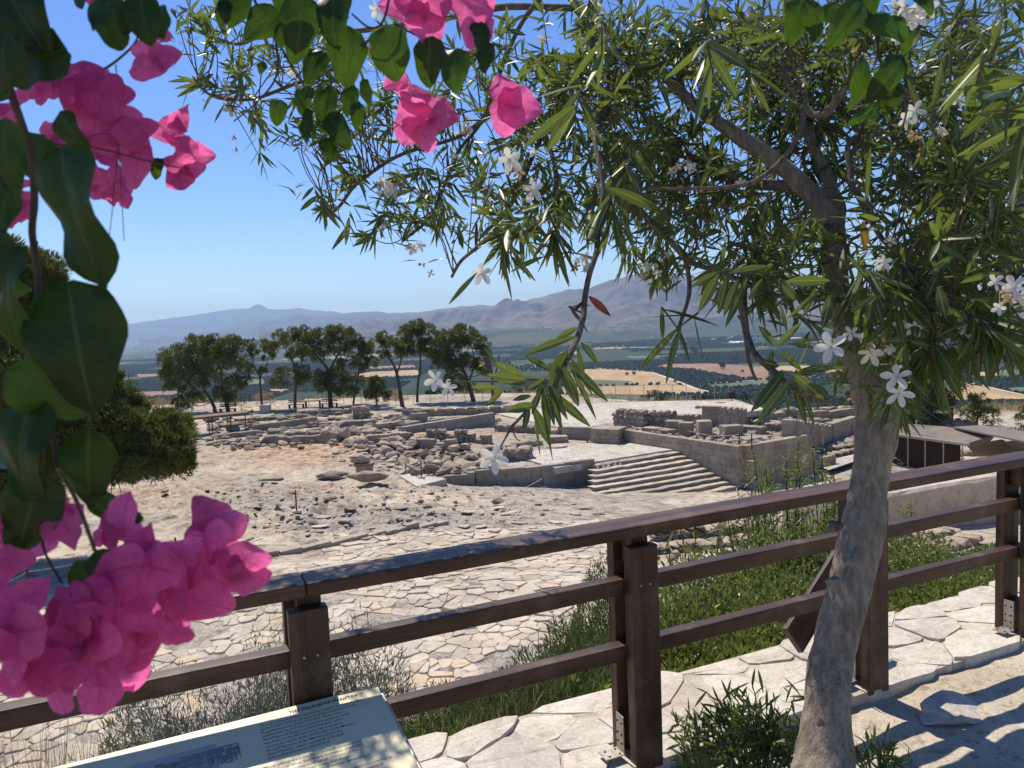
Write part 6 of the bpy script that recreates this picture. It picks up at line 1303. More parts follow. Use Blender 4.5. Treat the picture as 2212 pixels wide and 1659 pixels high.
branch([(1800, 530, 2.82, 24), (1806, 470, 2.9, 19), (1797, 414, 2.95, 15), (1775, 360, 3.0, 13), (1752, 300, 3.05, 12), (1735, 240, 3.1, 11), (1722, 190, 3.15, 10), (1705, 120, 3.2, 9), (1698, 40, 3.25, 8), (1700, -60, 3.3, 7)], mat='bark', sides=12)
branch([(1760, 330, 3.1, 11), (1780, 250, 3.15, 9), (1786, 180, 3.2, 10), (1784, 120, 3.25, 9), (1800, 30, 3.3, 7), (1810, -50, 3.3, 5)], mat='bark', sides=10)
branch([(1905, 800, 2.72, 27), (1950, 735, 2.7, 22), (1992, 690, 2.68, 20), (2040, 700, 2.65, 17), (2085, 682, 2.6, 18), (2140, 655, 2.55, 18), (2172, 560, 2.6, 17), (2190, 460, 2.6, 16), (2230, 360, 2.6, 14), (2290, 260, 2.6, 12)], mat='bark', sides=12)
branch([(1985, 690, 2.7, 16), (2000, 600, 2.8, 13), (2030, 500, 2.85, 11), (2050, 380, 2.9, 9), (2060, 250, 2.9, 7), (2070, 100, 2.9, 5), (2080, -40, 2.9, 3)], mat='bark', sides=10)
branch([(1735, 400, 2.86, 14), (1680, 402, 2.9, 12), (1620, 396, 2.95, 11), (1565, 372, 3, 10), (1520, 350, 3.05, 8), (1460, 330, 3.1, 6), (1380, 320, 3.2, 4), (1290, 330, 3.25, 3)])
branch([(1500, 230, 3.05, 9), (1470, 180, 3.1, 9), (1480, 120, 3.1, 8), (1510, 60, 3.15, 7), (1530, -40, 3.2, 5)])
branch([(1416, 148, 3.1, 7), (1340, 180, 3, 6), (1300, 260, 2.7, 5.5), (1283, 300, 2.4, 5), (1293, 360, 2.3, 5.5), (1300, 430, 2.25, 5.5), (1291, 520, 2.2, 6), (1286, 560, 2.15, 6.5), (1265, 640, 2.1, 6.5), (1258, 690, 2.05, 6.5), (1246, 730, 2, 7), (1222, 775, 1.95, 7), (1204, 812, 1.9, 6), (1195, 850, 1.88, 5)])
branch([(1300, 335, 2.5, 5.5), (1340, 400, 2.5, 6), (1400, 470, 2.45, 6.5), (1450, 530, 2.4, 6.5), (1490, 565, 2.4, 6), (1560, 590, 2.35, 5.5), (1640, 625, 2.3, 5), (1700, 640, 2.25, 4.5), (1800, 645, 2.2, 4), (1900, 655, 2.15, 4), (1990, 640, 2.1, 3)])
branch([(1475, 548, 2.42, 5), (1490, 600, 2.42, 5), (1487, 650, 2.4, 4.5), (1470, 695, 2.38, 4), (1462, 715, 2.36, 4)])
branch([(1660, 420, 2.7, 7), (1650, 480, 2.6, 6.5), (1625, 560, 2.5, 6.5), (1608, 610, 2.4, 7), (1607, 680, 2.3, 7), (1618, 735, 2.2, 7), (1640, 775, 2.1, 7), (1668, 800, 2.05, 8), (1700, 832, 2.0, 6), (1740, 856, 1.98, 5.5), (1790, 866, 1.96, 4.5)])
branch([(1608, 690, 2.3, 5), (1614, 760, 2.25, 4.5), (1625, 800, 2.25, 4), (1635, 822, 2.25, 3)], sides=6)
branch([(1716, 60, 3, 7), (1730, 150, 2.6, 6), (1738, 200, 2.4, 6), (1728, 280, 2.3, 6), (1690, 340, 2.25, 6), (1640, 385, 2.2, 5.5), (1600, 400, 2.2, 5), (1500, 405, 2.2, 4), (1400, 408, 2.25, 3)])
branch([(1620, 20, 3.1, 6), (1630, 90, 3, 7), (1680, 130, 2.9, 8), (1720, 215, 2.8, 8), (1780, 250, 2.7, 9), (1830, 180, 2.6, 10), (1860, 120, 2.55, 9), (1875, 80, 2.5, 7)], mat='bark')
branch([(1895, 205, 2.6, 7), (1925, 270, 2.5, 7), (1945, 325, 2.4, 8), (1985, 360, 2.35, 7), (2020, 410, 2.3, 6.5), (2040, 455, 2.3, 5.5), (2042, 500, 2.3, 4)])
branch([(1862, 240, 2.6, 5), (1860, 290, 2.5, 6), (1835, 320, 2.45, 6), (1838, 390, 2.4, 6), (1862, 440, 2.35, 6), (1900, 510, 2.25, 5), (1960, 560, 2.15, 5), (2010, 620, 2.1, 4.5), (2060, 640, 2.1, 4)])
branch([(1180, -20, 3.3, 6), (1120, 60, 3.3, 5), (1080, 160, 3.3, 5), (1040, 260, 3.3, 4.5), (990, 330, 3.3, 4), (960, 400, 3.2, 4), (930, 470, 3.1, 3.5), (870, 520, 3.1, 3)], sides=6)
branch([(1280, 20, 3.3, 7), (1100, 15, 3.4, 7), (960, 40, 3.5, 6), (830, 60, 3.6, 6), (700, 70, 3.6, 5), (600, 60, 3.6, 4), (520, 95, 3.6, 3.5), (460, 80, 3.6, 2.5)], sides=6)
branch([(830, 62, 3.6, 4), (700, 160, 3.5, 4), (640, 180, 3.4, 4), (560, 210, 3.3, 4), (500, 216, 3.2, 3.5), (455, 205, 3.2, 3), (425, 180, 3.2, 2.5)], sides=6)
branch([(1300, 60, 3.3, 6), (1240, 160, 3.2, 5), (1180, 280, 3.1, 5), (1150, 340, 3.05, 5), (1110, 430, 3, 4.5), (1060, 510, 2.9, 4), (1000, 560, 2.8, 3.5), (975, 600, 2.8, 3)], sides=6)
branch([(1180, 290, 3.1, 5), (1200, 380, 2.8, 5), (1190, 450, 2.6, 5), (1150, 490, 2.5, 5), (1100, 515, 2.4, 4.5), (1050, 520, 2.4, 3.5), (1000, 560, 2.4, 3)], sides=6)
branch([(1040, 260, 3.3, 5), (980, 300, 3.3, 4), (880, 330, 3.3, 4), (820, 360, 3.3, 4), (770, 400, 3.3, 4), (730, 450, 3.3, 3.5), (700, 470, 3.3, 3)], sides=6)
branch([(1900, 1000, 2.56, 3), (1870, 855+20, 2.4, 2)], sides=5, add=False) if False else None
NODES = np.concatenate(NODES)
# density of the crown as seen from the viewing terrace: (u, v, ru, rv, weight, dmin, dmax)
ZON = [(420, 60, 70, 60, 5, 3.2, 4.0), (470, 30, 80, 50, 6, 3.2, 4.2), (560, 120, 110, 90, 16, 3.0, 4.2), (640, 60, 110, 70, 12, 3.0, 4.4), (430, 180, 40, 30, 0, 3.2, 3.6), (620, 260, 80, 70, 8, 3.0, 3.8), (560, 300, 40, 60, 3, 3.1, 3.6), (700, 200, 90, 120, 14, 3.0, 4.2), (690, 320, 60, 60, 7, 3.0, 3.6), (790, 140, 110, 120, 16, 3.0, 4.4), (740, 390, 60, 50, 6, 3.0, 3.6), (695, 470, 24, 24, 3, 3.2, 3.3), (785, 500, 40, 30, 4, 3.0, 3.3), (860, 380, 80, 80, 14, 2.8, 3.6), (930, 450, 90, 60, 14, 2.5, 3.4), (900, 250, 110, 110, 16, 3.0, 4.2), (1000, 150, 130, 130, 22, 2.8, 4.4), (1010, 380, 110, 90, 18, 2.6, 3.6), (1110, 530, 60, 60, 10, 2.2, 2.8), (1060, 470, 70, 50, 8, 2.4, 3.0), (1130, 250, 120, 140, 24, 2.6, 4.4), (1200, 120, 150, 130, 30, 2.6, 4.6), (1180, 420, 90, 80, 14, 2.4, 3.4), (1300, 250, 140, 140, 34, 2.4, 4.6), (1320, 440, 110, 80, 20, 2.4, 3.6), (1350, 80, 150, 110, 34, 2.6, 4.8), (1430, 330, 130, 130, 36, 2.4, 4.6), (1440, 500, 110, 60, 16, 2.3, 3.6), (1500, 140, 160, 140, 44, 2.4, 5.0), (1560, 420, 140, 120, 36, 2.3, 4.4), (1580, 560, 100, 60, 16, 2.1, 3.2), (1640, 250, 160, 160, 48, 2.3, 5.0), (1700, 80, 170, 120, 46, 2.4, 5.0), (1700, 500, 120, 110, 30, 2.2, 4.2), (1720, 620, 90, 50, 10, 2.1, 3.0), (1800, 300, 160, 160, 40, 2.9, 5.0), (1900, 120, 170, 140, 50, 2.3, 5.0), (1960, 330, 160, 150, 46, 2.2, 5.0), (1980, 520, 130, 120, 40, 2.0, 4.4), (2090, 120, 160, 150, 48, 2.1, 4.8), (2130, 330, 140, 160, 46, 1.9, 4.6), (2140, 520, 120, 110, 36, 1.9, 4.2), (1960, 650, 110, 70, 26, 2.0, 3.4), (2080, 620, 110, 60, 20, 2.0, 3.4), (1990, 750, 70, 60, 16, 2.0, 2.6), (2110, 700, 60, 40, 8, 2.0, 2.8), (2190, 740, 50, 40, 7, 1.9, 2.4), (1950, 830, 40, 60, 4, 2.1, 2.5), (1390, 580, 60, 30, 6, 3.0, 3.6), (1440, 590, 30, 20, 4, 3.0, 3.4)]
L_ = NB(); TW = NB(); big = []
def rosette(tip, ax, n, ln, size=1.0, store=None, hang=.35, tint=None, spread=(.35, 1.25), wk=.152):
    ax = norm(ax); n = int(n); t = rg.random(n)**1.1; base = tip[None]-ax[None]*(t*.12*size)[:, None]
    a = np.arange(n)*2.4+rg.random(n)*.5; e1 = norm(np.cross(ax, [0.3, .2, 1.])); e2 = np.cross(ax, e1); sp = spread[0]+(spread[1]-spread[0])*(.25+.75*t)*rg.uniform(.7, 1.15, n)
    D = ax[None]*np.cos(sp)[:, None]+(e1[None]*np.cos(a)[:, None]+e2[None]*np.sin(a)[:, None])*np.sin(sp)[:, None]; D[:, 2] -= hang*.5*rg.random(n); D = norm(D)
    Nn = norm(ax[None]*1.0-D*.2+rg.normal(size=(n, 3))*.35); L = ln*rg.uniform(.6, 1.15, n); W = L*wk*rg.uniform(.75, 1.3, n)
    args = (base, D, Nn, L, W, hang*rg.uniform(.2, 1.1, n)*.55); big.append((float((tip-CAM)@FW), args, rg.random(n) if tint is None else np.full(n, tint)))
def twig(a, b, r0=.0035, r1=.0018, sag=.06):
    d = np.linalg.norm(b-a); m_ = (a+b)/2+rg.normal(size=3)*d*.10+[0, 0, sag*d*rnd.choice((-1, 1, 1))]; P = spline([a, m_, b], 5); V, Q = tube_np(P, np.linspace(r0, r1, len(P)), 4); TW.add(V, Q); return norm(P[-1]-P[-3])
KD = .86
for (u, v, ru, rv, n, d0, d1) in ZON:
    k = 0
    while k < n*(KD if u < 1250 else 1.12):
        a, b = rnd.gauss(u, ru*.55), rnd.gauss(v, rv*.55)
        if abs(a-u) > ru or abs(b-v) > rv or b < -120: continue
        
        if a < 1250 and rnd.random() < .12: k += 1; continue
        d1_ = min(d1, 3.35); d = rnd.uniform(min(d0, d1_-.4), d1_)
        if (1760 < a < 1870 and 400 < b < 760 or 1430 < a < 1830 and 150 < b < 460) and rnd.random() < .8: d = rnd.uniform(3.05, 3.4)
        tip = atd(a, b, d); dd = np.linalg.norm(NODES[:, :3]-tip, axis=1)+.4*np.maximum(0, tip[2]-NODES[:, 2])*-1+.15; j_ = int(np.argmin(dd+rg.random(len(dd))*.25)); s0 = NODES[j_, :3]
        if np.linalg.norm(tip-s0) > 1.3: s0 = s0+(tip-s0)*.35
        ax = twig(s0, tip, min(.005, .002+.003*np.linalg.norm(tip-s0)), .0016); ax = norm(ax+np.array([0, 0, -.35])+rg.normal(size=3)*.25)
        rosette(tip, ax, rnd.randint(8, 14), rnd.uniform(.072, .112) if d > 2.2 else rnd.uniform(.10, .14), hang=rnd.uniform(.1, .6)); k += 1
        if rnd.random() < .35: q = tip-ax*.16; rosette(q, ax, 6, .09)
# hand placed sprays: (tip u, v, d, axis in picture (du, dv), n leaves, length)
def spray(u, v, d, du, dv, n, ln, back=60, hang=.4, wk=.155, spread=(.3, 1.15)):
    tip = atd(u, v, d); s = atd(u-du*back, v-dv*back, d+.02); ax = norm(tip-s); V, Q = tube_np([s, (s+tip)/2, tip], [.004, .003, .002], 5); TW.add(V, Q); rosette(tip, ax, n, ln, hang=hang, wk=wk, spread=spread)
for a in [(1460, 712, 2.3, -.8, .6, 4, .16), (1466, 712, 2.34, .6, .8, 3, .15), (1800, 790, 1.95, 1, -.2, 6, .13), (1200, 590-60, 2.2, 0, 1, 16, .13), (1205, 520, 2.2, .3, 1, 14, .13), (1085, 560, 2.3, -.2, 1, 10, .13), (1070, 540, 2.35, -.6, .6, 8, .12), (1265, 680, 2.08, .6, .3, 3, .09), (1440, 590, 3.0, 0, -1, 12, .12), (1650, 640, 2.3, .6, .6, 12, .13), (1590, 610, 2.35, -.3, 1, 7, .16), (1720, 640, 2.25, .7, .5, 12, .14), (1830, 650, 2.2, .2, 1, 8, .14), (1760, 700, 2.2, .7, .4, 7, .12), (1890, 640, 2.0, .4, 1, 10, .16), (1930, 700, 2.0, -.2, 1, 10, .16), (2010, 770, 2.0, -.1, 1, 16, .16), (1980, 790, 2.05, -.6, .8, 12, .14), (2060, 760, 2.05, .4, .9, 12, .14), (1950, 880, 2.1, .1, 1, 9, .13), (2130, 720, 1.95, .5, .8, 10, .15), (2185, 740, 1.9, .8, .5, 10, .16), (2205, 690, 1.9, .6, .8, 8, .16), (1620, 200-20, 2.2, .3, .9, 12, .15), (1540, 160, 2.1, .2, 1, 10, .17), (2180, 200, 1.5, -.9, .5, 8, .17), (2200, 280, 1.5, -.9, .6, 8, .17), (2110, 180, 1.7, -.2, 1, 9, .16), (1330, 480, 2.2, .2, 1, 12, .16), (1350, 390, 2.3, -.2, 1, 10, .15), (1300, 120, 2.0, 0, 1, 7, .16), (1240, 260, 2.0, -.2, 1, 12, .16), (1010, 130, 2.6, -.7, .6, 8, .14)]: spray(*a)
for a in [(430, 182, 3.2, -1, -.2, 7, .13), (412, 178, 3.2, -.8, .3, 4, .12)]: spray(*a, wk=.16)
rosette(atd(1245, 690, 2.08), np.array([0, 0, -1.]), 1, .01)
# the 300 nearest leaves are parts of their own, the others one mass
alls = [np.concatenate([np.broadcast_to(b[1][q], (len(b[1][3]),)+b[1][q].shape[1:]) if q < 3 else np.broadcast_to(b[1][q], (len(b[1][3]),)) for b in big]) for q in range(6)]
tin = np.concatenate([b[2] for b in big]); apx = alls[3]*alls[4]/np.maximum(.3, ((alls[0]-CAM)@FW))**2
vis = np.array([(-50 < proj(p)[0] < 2260 and -80 < proj(p)[1] < 1400) for p in alls[0]]); keepv = vis | (rg.random(len(vis)) < .6); alls = [a[keepv] for a in alls]; tin = tin[keepv]; apx = np.where(vis[keepv], apx[keepv], 0); order = np.argsort(-apx); near, far_ = order[:300], order[300:]
V, Q, T = quat_leaves(*[alls[q][far_] for q in range(6)], lance, 6, .32, tin[far_]); tag(mesh_np('foliage', V, Q, M['oleander'], tree, tint=T, smooth=True), kind='stuff')
V, Q, T = quat_leaves(*[alls[q][near] for q in range(6)], lance, 9, .32, tin[near]); nv, nq = 27, 16
Qn = Q[:nq]
for k in range(300):
    vv = V[k*nv:(k+1)*nv]; o0 = vv[1].copy(); o = mesh_np('leaf', vv-o0, Qn, M['oleander'], None, tint=T[k*nv:(k+1)*nv], smooth=True)
    o.location = Vector(o0); o.parent = tree; o.matrix_parent_inverse = Matrix.Translation(-tree.location)
tag(TW.build('twigs', M['branch'], tree, tint=False), kind='stuff')
# odd coloured leaves
def one_leaf(name, u, v, u2, v2, d, w, mat, parent, label=None, bend=.1, prof=lance, S=10, fold=.35, nd=None):
    a, b = atd(u, v, d), atd(u2, v2, d-.01); D = b-a; L = np.linalg.norm(D); Nn = norm(-FW+np.array([rnd.uniform(-.4, .4), 0, rnd.uniform(-.4, .4)])) if nd is None else nd
    V, Q, T = quat_leaves(a[None], D[None], Nn[None], np.array([L]), np.array([w*d/F]), np.array([bend]), prof, S, fold); o = mesh_np(name, V, Q, M[mat], parent, tint=T, smooth=True)
    if label: o['label'] = label
    return o
one_leaf('leaf', 1864, 478, 1868, 536, 2.2, 18, 'yellowleaf', tree, 'single yellow leaf'); one_leaf('leaf', 1272, 640, 1318, 676, 2.05, 17, 'redleaf', tree, 'withered dark red leaf'); one_leaf('leaf', 1262, 650, 1236, 672, 2.05, 8, 'redleaf', tree); one_leaf('leaf', 1030, 480, 1028, 540, 2.5, 8, 'redleaf', tree)
one_leaf('leaf', 1030, 590, 970, 657, 2.2, 13, 'oleander', tree, bend=0); one_leaf('leaf', 1905, 700-60, 1830, 540, 2.0, 16, 'oleander', tree)
# individually drawn leaves of the two hanging sprays (base and tip as seen)
HL = [(z5, d_) for z5, d_ in (
 ([(1500, 490, 1375, 558, 34), (1490, 545, 1185, 620, 44), (1520, 580, 1625, 698, 34), (1495, 600, 1542, 800, 26), (1340, 745, 1180, 665, 36), (1330, 790, 1440, 610, 52), (1185, 795, 1000, 700, 56), (1190, 805, 940, 762, 38), (1300, 800, 960, 775, 34), (1200, 830, 1020, 800, 30), (1030, 850, 860, 842, 36), (1060, 850, 950, 950, 36), (1400, 715, 1505, 938, 66), (1450, 700, 1680, 948, 48), (1440, 690, 1610, 1002, 30), (1450, 660, 1590, 890, 26), (1310, 830, 1250, 900, 36), (1330, 840, 1405, 1080, 42), (1290, 860, 1335, 1122, 44), (1300, 850, 1360, 1072, 40), (1330, 870, 1575, 1080, 50), (1350, 850, 1408, 942, 36), (1230, 960, 1338, 1202, 54), (1240, 980, 1275, 1250, 15), (1250, 950, 1068, 988, 54), (1220, 900, 1110, 920, 30), (1210, 960, 1178, 1112, 36), (1290, 980, 1350, 1260, 13), (940, 608, 1012, 700, 18), (1385, 700, 1330, 860, 42), (1400, 700, 1350, 840, 36), (1440, 640, 1365, 760, 44), (1300, 800, 1200, 860, 34), (1310, 780, 1230, 830, 34), (1360, 860, 1385, 1060, 34), (1280, 860, 1225, 1000, 34), (1340, 860, 1440, 1040, 34)], 1.88),)]
for L5, d_ in HL:
    for k, (a, b, c, e, w) in enumerate(L5): one_leaf('leaf', 707.8+.36*a, 530.9+.36*b, 707.8+.36*c, 530.9+.36*e, d_+rnd.uniform(-.05, .05), w*.36*1.15, 'oleander', tree, bend=rnd.uniform(-.05, .12))
for k, (a, b, c, e, w) in enumerate([(760, 750, 570, 980, 45), (770, 760, 600, 990, 55), (810, 800, 610, 1070, 58), (820, 800, 905, 1072, 46), (850, 800, 955, 1050, 36), (800, 820, 795, 1040, 14), (640, 695, 742, 712, 46), (870, 745, 1080, 730, 46), (830, 770, 1010, 905, 60), (960, 830, 1045, 915, 40), (720, 605, 875, 465, 42), (715, 600, 620, 465, 44), (790, 520, 750, 330, 22), (740, 630, 880, 740, 40), (690, 690, 700, 620, 36), (800, 590, 965, 600, 28), (820, 575, 1000, 545, 22), (380, 170, 258, 392, 55), (430, 190, 380, 408, 52), (370, 160, 220, 245, 42), (440, 165, 690, 132, 50), (780, 215, 1050, 192, 60), (1060, 280, 1000, 482, 60), (550, 200, 420, 458, 46), (500, 200, 410, 400, 46), (640, 200, 560, 330, 44), (760, 240, 840, 330, 40), (960, 250, 880, 440, 34), (990, 270, 790, 420, 30), (1230, 800, 1330, 640, 48), (1400, 880, 1470, 1010, 60), (1510, 780, 1640, 900, 44), (1500, 790, 1450, 1000, 50), (1520, 570, 1380, 560, 46), (1520, 570, 1400, 700, 46), (1530, 580, 1560, 740, 46), (1530, 570, 1700, 660, 46), (1530, 575, 1650, 600, 34), (1510, 590, 1440, 690, 40), (1900, 560, 1810, 690, 44), (1960, 570, 1880, 690, 44), (2010, 520, 1960, 700, 46), (2080, 540, 2212, 680, 34), (2060, 520, 2230, 600, 34), (1930, 500, 2090, 360, 40), (2040, 520, 2240, 450, 26), (1060, 560, 1090, 480, 24), (1700, 160, 1620, 330, 46), (1320, 300, 1170, 380, 34), (1700, 250, 1740, 420, 60), (1300, 360, 1280, 520, 50), (1790, 60, 1640, 180, 50)]):
    one_leaf('leaf', 1415.6+.36*a, 530.9+.36*b, 1415.6+.36*c, 530.9+.36*e, 2.0+rnd.uniform(-.08, .08), w*.36*1.1, 'oleander', tree, bend=rnd.uniform(-.05, .12))
def z5p(L): return [(707.8+.36*a, 530.9+.36*b, c, w) for a, b, c, w in L]
branch(z5p([(1310, 800, 1.88, 5), (1260, 900, 1.88, 4.5), (1190, 1000, 1.87, 4), (1110, 1090, 1.86, 3.5), (1075, 1150, 1.84, 2.5), (1010, 1260, 1.83, 1.5)]), mat='branch', sides=6, add=False); branch(z5p([(1310, 810, 1.88, 4), (1150, 800, 1.88, 3), (1000, 810, 1.88, 2.5), (860, 810, 1.87, 2), (720, 810, 1.86, 1.5)]), sides=6, add=False); branch(z5p([(1110, 1090, 1.86, 2), (1130, 1150, 1.86, 1.5), (1160, 1175, 1.86, 1)]), sides=5, add=False)
# flowers: five rounded petals, twisted like a propeller
def flower(u, v, size, d, label=None, tw=.3, face=None, n=5, mat='petal', cup=.25):
    c = atd(u, v, d); r = size/2*d/F; f = norm(-norm(c-CAM)+rg.normal(size=3)*.45) if face is None else norm(RT*face[0]+UP*face[1]-FW*face[2]); e1 = norm(np.cross(f, [.1, .2, 1.])); e2 = np.cross(f, e1); nb = NB(); a0 = rnd.random()*6
    for k in range(n):
        a = a0+k*2*np.pi/n; D = e1*math.cos(a)+e2*math.sin(a)+f*cup; sd_ = np.cross(f, D); Nn = norm(f+sd_*tw)
        V, Q, T = quat_leaves((c+D*r*.06)[None], D[None], Nn[None], np.array([r*rnd.uniform(.85, 1.1)]), np.array([r*.66]), np.array([.12]), lambda t: max(.12, math.sin(math.pi*min(1, .12+t*.86))**.55*(.45+.65*t)), 7, .3); nb.add(V, Q, T)
    V, Q = tube_np([c-f*r*.75, c-f*r*.25, c+f*r*.05], [r*.06, r*.1, r*.16], 7); nb.add(V, Q, np.zeros((len(V), 3))+.2)
    o = nb.build('flower', M[mat], tree, True)
    if label: o['label'] = label
for a in [(1065, 990, 64, 1.82), (942, 820, 52, 1.86), (968, 838, 44, 1.87), (1042, 590, 52, 2.2), (1100, 385-40, 56, 2.3), (1155, 408, 54, 2.3), (1108, 350, 40, 2.35), (1795, 750, 72, 1.95), (1942, 710-8, 40, 2.0), (1975, 708, 38, 2.0), (1880, 762, 56, 2.0), (1938, 815, 60, 1.95), (1942, 850, 56, 1.95), (2043, 830, 30, 2.05), (2088, 715, 42, 2.0), (2085, 690, 34, 2.05), (835, 395, 44, 3.0), (845, 420, 34, 3.0), (826, 480, 34, 3.0), (890, 535, 30, 2.9), (908, 530, 26, 2.9), (490, 215, 36, 3.2), (500, 240, 40, 3.2), (490, 185, 26, 3.2), (632, 150, 30, 3.4), (815, 20, 44, 3.0), (1140, 300, 26, 2.9), (1010, 265, 24, 3.0), (1265, 557, 28, 2.9), (1245, 560, 22, 2.9), (1400, 575, 24, 3.0), (1420, 590, 22, 3.0), (1985, 10, 60, 1.6), (1955, 20, 56, 1.6), (1960, 45, 40, 1.6), (2000, 20, 50, 1.62), (1975, 240, 46, 1.9), (1955, 260, 40, 1.9), (2070, 215, 34, 1.95), (2190, 620, 60, 1.7), (2150, 610, 40, 1.7), (1990, 150, 26, 2.4), (1175, 85, 30, 3.0), (1325, 95, 26, 2.9), (1850, 360, 24, 2.6), (1440, 570, 22, 3.1), (1510, 640, 22, 2.9), (1910, 565, 36, 2.0), (1925, 520, 28, 2.1), (660, 320, 22, 3.2), (980, 340, 24, 3.0), (1255, 350, 26, 2.6), (1600, 395, 26, 2.5), (2010, 690, 22, 2.2)]: flower(*a)
for a in [(930, 590, 26, 2.5), (915, 570, 18, 2.5), (880, 530, 22, 2.9), (860, 400, 34, 3.0), (870, 415, 30, 3.0), (1045, 785, 22, 1.85), (1228, 800, 24, 1.85), (1843, 862, 34, 2.0), (1905, 740-12, 30, 2.0), (1930, 865, 26, 2.0), (1900, 760, 22, 2.0), (1795, 700, 28, 2.1), (2000, 750, 26, 2.0), (2030, 705, 22, 2.0), (1485, 345, 30, 2.6), (1465, 400, 24, 2.6), (505, 295, 20, 3.2), (510, 320, 16, 3.2), (640, 90, 20, 3.4), (1980, 300, 26, 2.0), (1995, 320, 24, 2.0), (1880, 130, 26, 1.9), (1850, 110, 24, 1.9), (2110, 280, 26, 1.9), (2170, 630, 22, 1.7), (1385, 590, 16, 3.0)]: flower(*a, n=4, mat='dry', cup=1.3, tw=.8)
for (u, v, d, n) in [(1990, 300, 2.0, 4), (2160, 640, 1.75, 4), (840, 410, 3.0, 5), (1845, 740, 2.0, 3), (1925, 725, 2.0, 3), (2080, 705, 2.0, 4), (1960, 30, 1.6, 5), (495, 225, 3.2, 4), (1420, 580, 3.0, 4), (1255, 560, 2.9, 4), (1490, 360, 2.6, 4), (1000, 275, 3.0, 3), (1130, 360, 2.4, 3)]:
    for _ in range(n):
        a, b = u+rnd.gauss(0, 22*2/d), v+rnd.gauss(0, 18*2/d); flower(a, b, rnd.uniform(.035, .05)*F/d, d+rnd.uniform(-.04, .04), mat='petal' if rnd.random() < .7 else 'dry', cup=rnd.choice((.3, .6, 1.4)))
        s0 = atd(u, v-12, d+.03); V, Q = tube_np([s0, (s0+atd(a, b, d))/2, atd(a, b, d)], .0015, 4); mesh_np('pedicel', V, Q, M['green_stem'], tree)
# fresh shoots at the foot of the trunk
rt = bush('oleander_shoots', atz(1640, 1690, 0.0), (.24, .15), .36, 720, .085, .011, 'oleander', 'dense green oleander shoots at the foot of the leaning trunk', 'shoots', stems=34, up=.9, S=5, stemmat='green_stem', bend=.12, stemr=.003, inner=.2)
rt = bush('oleander_shoots', atz(1520, 1680, 0.0), (.14, .10), .26, 120, .08, .011, 'oleander', 'lower oleander shoots left of the trunk foot beside the central post', 'shoots', stems=14, up=.9, S=5, stemmat='green_stem', bend=.12, stemr=.003)
rt = bush('oleander_shoots', atz(1585, 1640, 0.0), (.03, .03), .36, 30, .08, .011, 'oleander', 'single tall oleander shoot rising beside the leaning trunk', 'shoots', stems=3, up=.8, S=5, stemmat='green_stem', stemr=.003)
rt = bush('oleander_shoots', atz(1895, 1680, 0.0), (.12, .06), .17, 110, .07, .011, 'oleander', 'short oleander shoots right of the trunk foot on the sandy path', 'shoots', stems=14, up=.9, S=5, stemmat='green_stem', stemr=.003)

# ================================================================== BOUGAINVILLEA
def heart(t): return max(.02, math.sin(math.pi*min(1, t**.66*.985+.01))**.55)
def ov_leaf(name, parent, u, v, ang, size, d, mat, wr=.75, tilt=(0, 0), cup=.25, label=None, fold=.25, wave=.04, tint=None, curl=.15):
    """ovate pointed leaf or bract; (u,v) is its centre, ang = direction of its tip in the picture (deg, 0 right, 90 down)"""
    c = atd(u, v, d); L = size*d/F; D = RT*math.cos(R(ang))-UP*math.sin(R(ang))+FW*tilt[0]; D = norm(D); face = norm(-FW+RT*tilt[1]); S_ = norm(np.cross(D, face)); Nn = norm(np.cross(S_, D)); 
    if Nn@(-FW) < 0: Nn = -Nn
    nt_, na_ = 12, 9; V = []; T = []; tn = rnd.random() if tint is None else tint; ph = rnd.random()*6
    for i_ in range(nt_):
        t = i_/(nt_-1); w = L*wr*.5*heart(t)*(1+.07*math.sin(t*11+ph*2)*min(1, t*3))
        for j_ in range(na_):
            s = (j_/(na_-1))*2-1; z = fold*abs(s)*w-cup*w*s*s*.6-curl*L*(t-.35)**2*1.4+wave*L*math.sin(t*9+ph+s*1.5)*abs(s)+.012*L*math.sin(s*17+ph)
            V.append(c+D*L*(t-.5)+S_*(w*s)+Nn*z); T.append((tn, abs(s), t))
    i = np.arange(nt_-1)[:, None]*na_; j = np.arange(na_-1)[None]; Q = np.stack([i+j, i+j+1, i+na_+j+1, i+na_+j], -1).reshape(-1, 4)
    o = mesh_np(name, V, Q, M[mat], parent, True, np.array(T))
    if label: o['label'] = label
    return o
def bflower(parent, u, v, size, d, n=3, a0=None):
    a0 = rnd.uniform(0, 360) if a0 is None else a0
    for k in range(n):
        a = a0+k*120+rnd.uniform(-25, 25); ofs = size*.23; ov_leaf('bract', parent, u+ofs*math.cos(R(a)), v+ofs*math.sin(R(a)), a, size*rnd.uniform(.66, .9), d+rnd.uniform(-.02, .02), 'bract', rnd.uniform(.74, .95), (rnd.uniform(-.5, .5), rnd.uniform(-.6, .6)), rnd.uniform(-.2, .7), None, .2, rnd.uniform(.03, .07), None, rnd.uniform(-.3, .6))
def bstem(parent, pts, w0, w1, d, mat='stem'):
    q = spline([(a, b, 0) for a, b in pts], 5); P = np.array([atd(a, b, d) for a, b, _ in q]); V, Q = tube_np(P, np.linspace(w0*d/F, w1*d/F, len(P)), 7, .1); mesh_np('stem', V, Q, M[mat], parent, True)
bg_ = empty('bougainvillea', tuple(atd(60, 900, .5)), 'pink bougainvillea hanging close at the left with big dark leaves', 'bougainvillea')
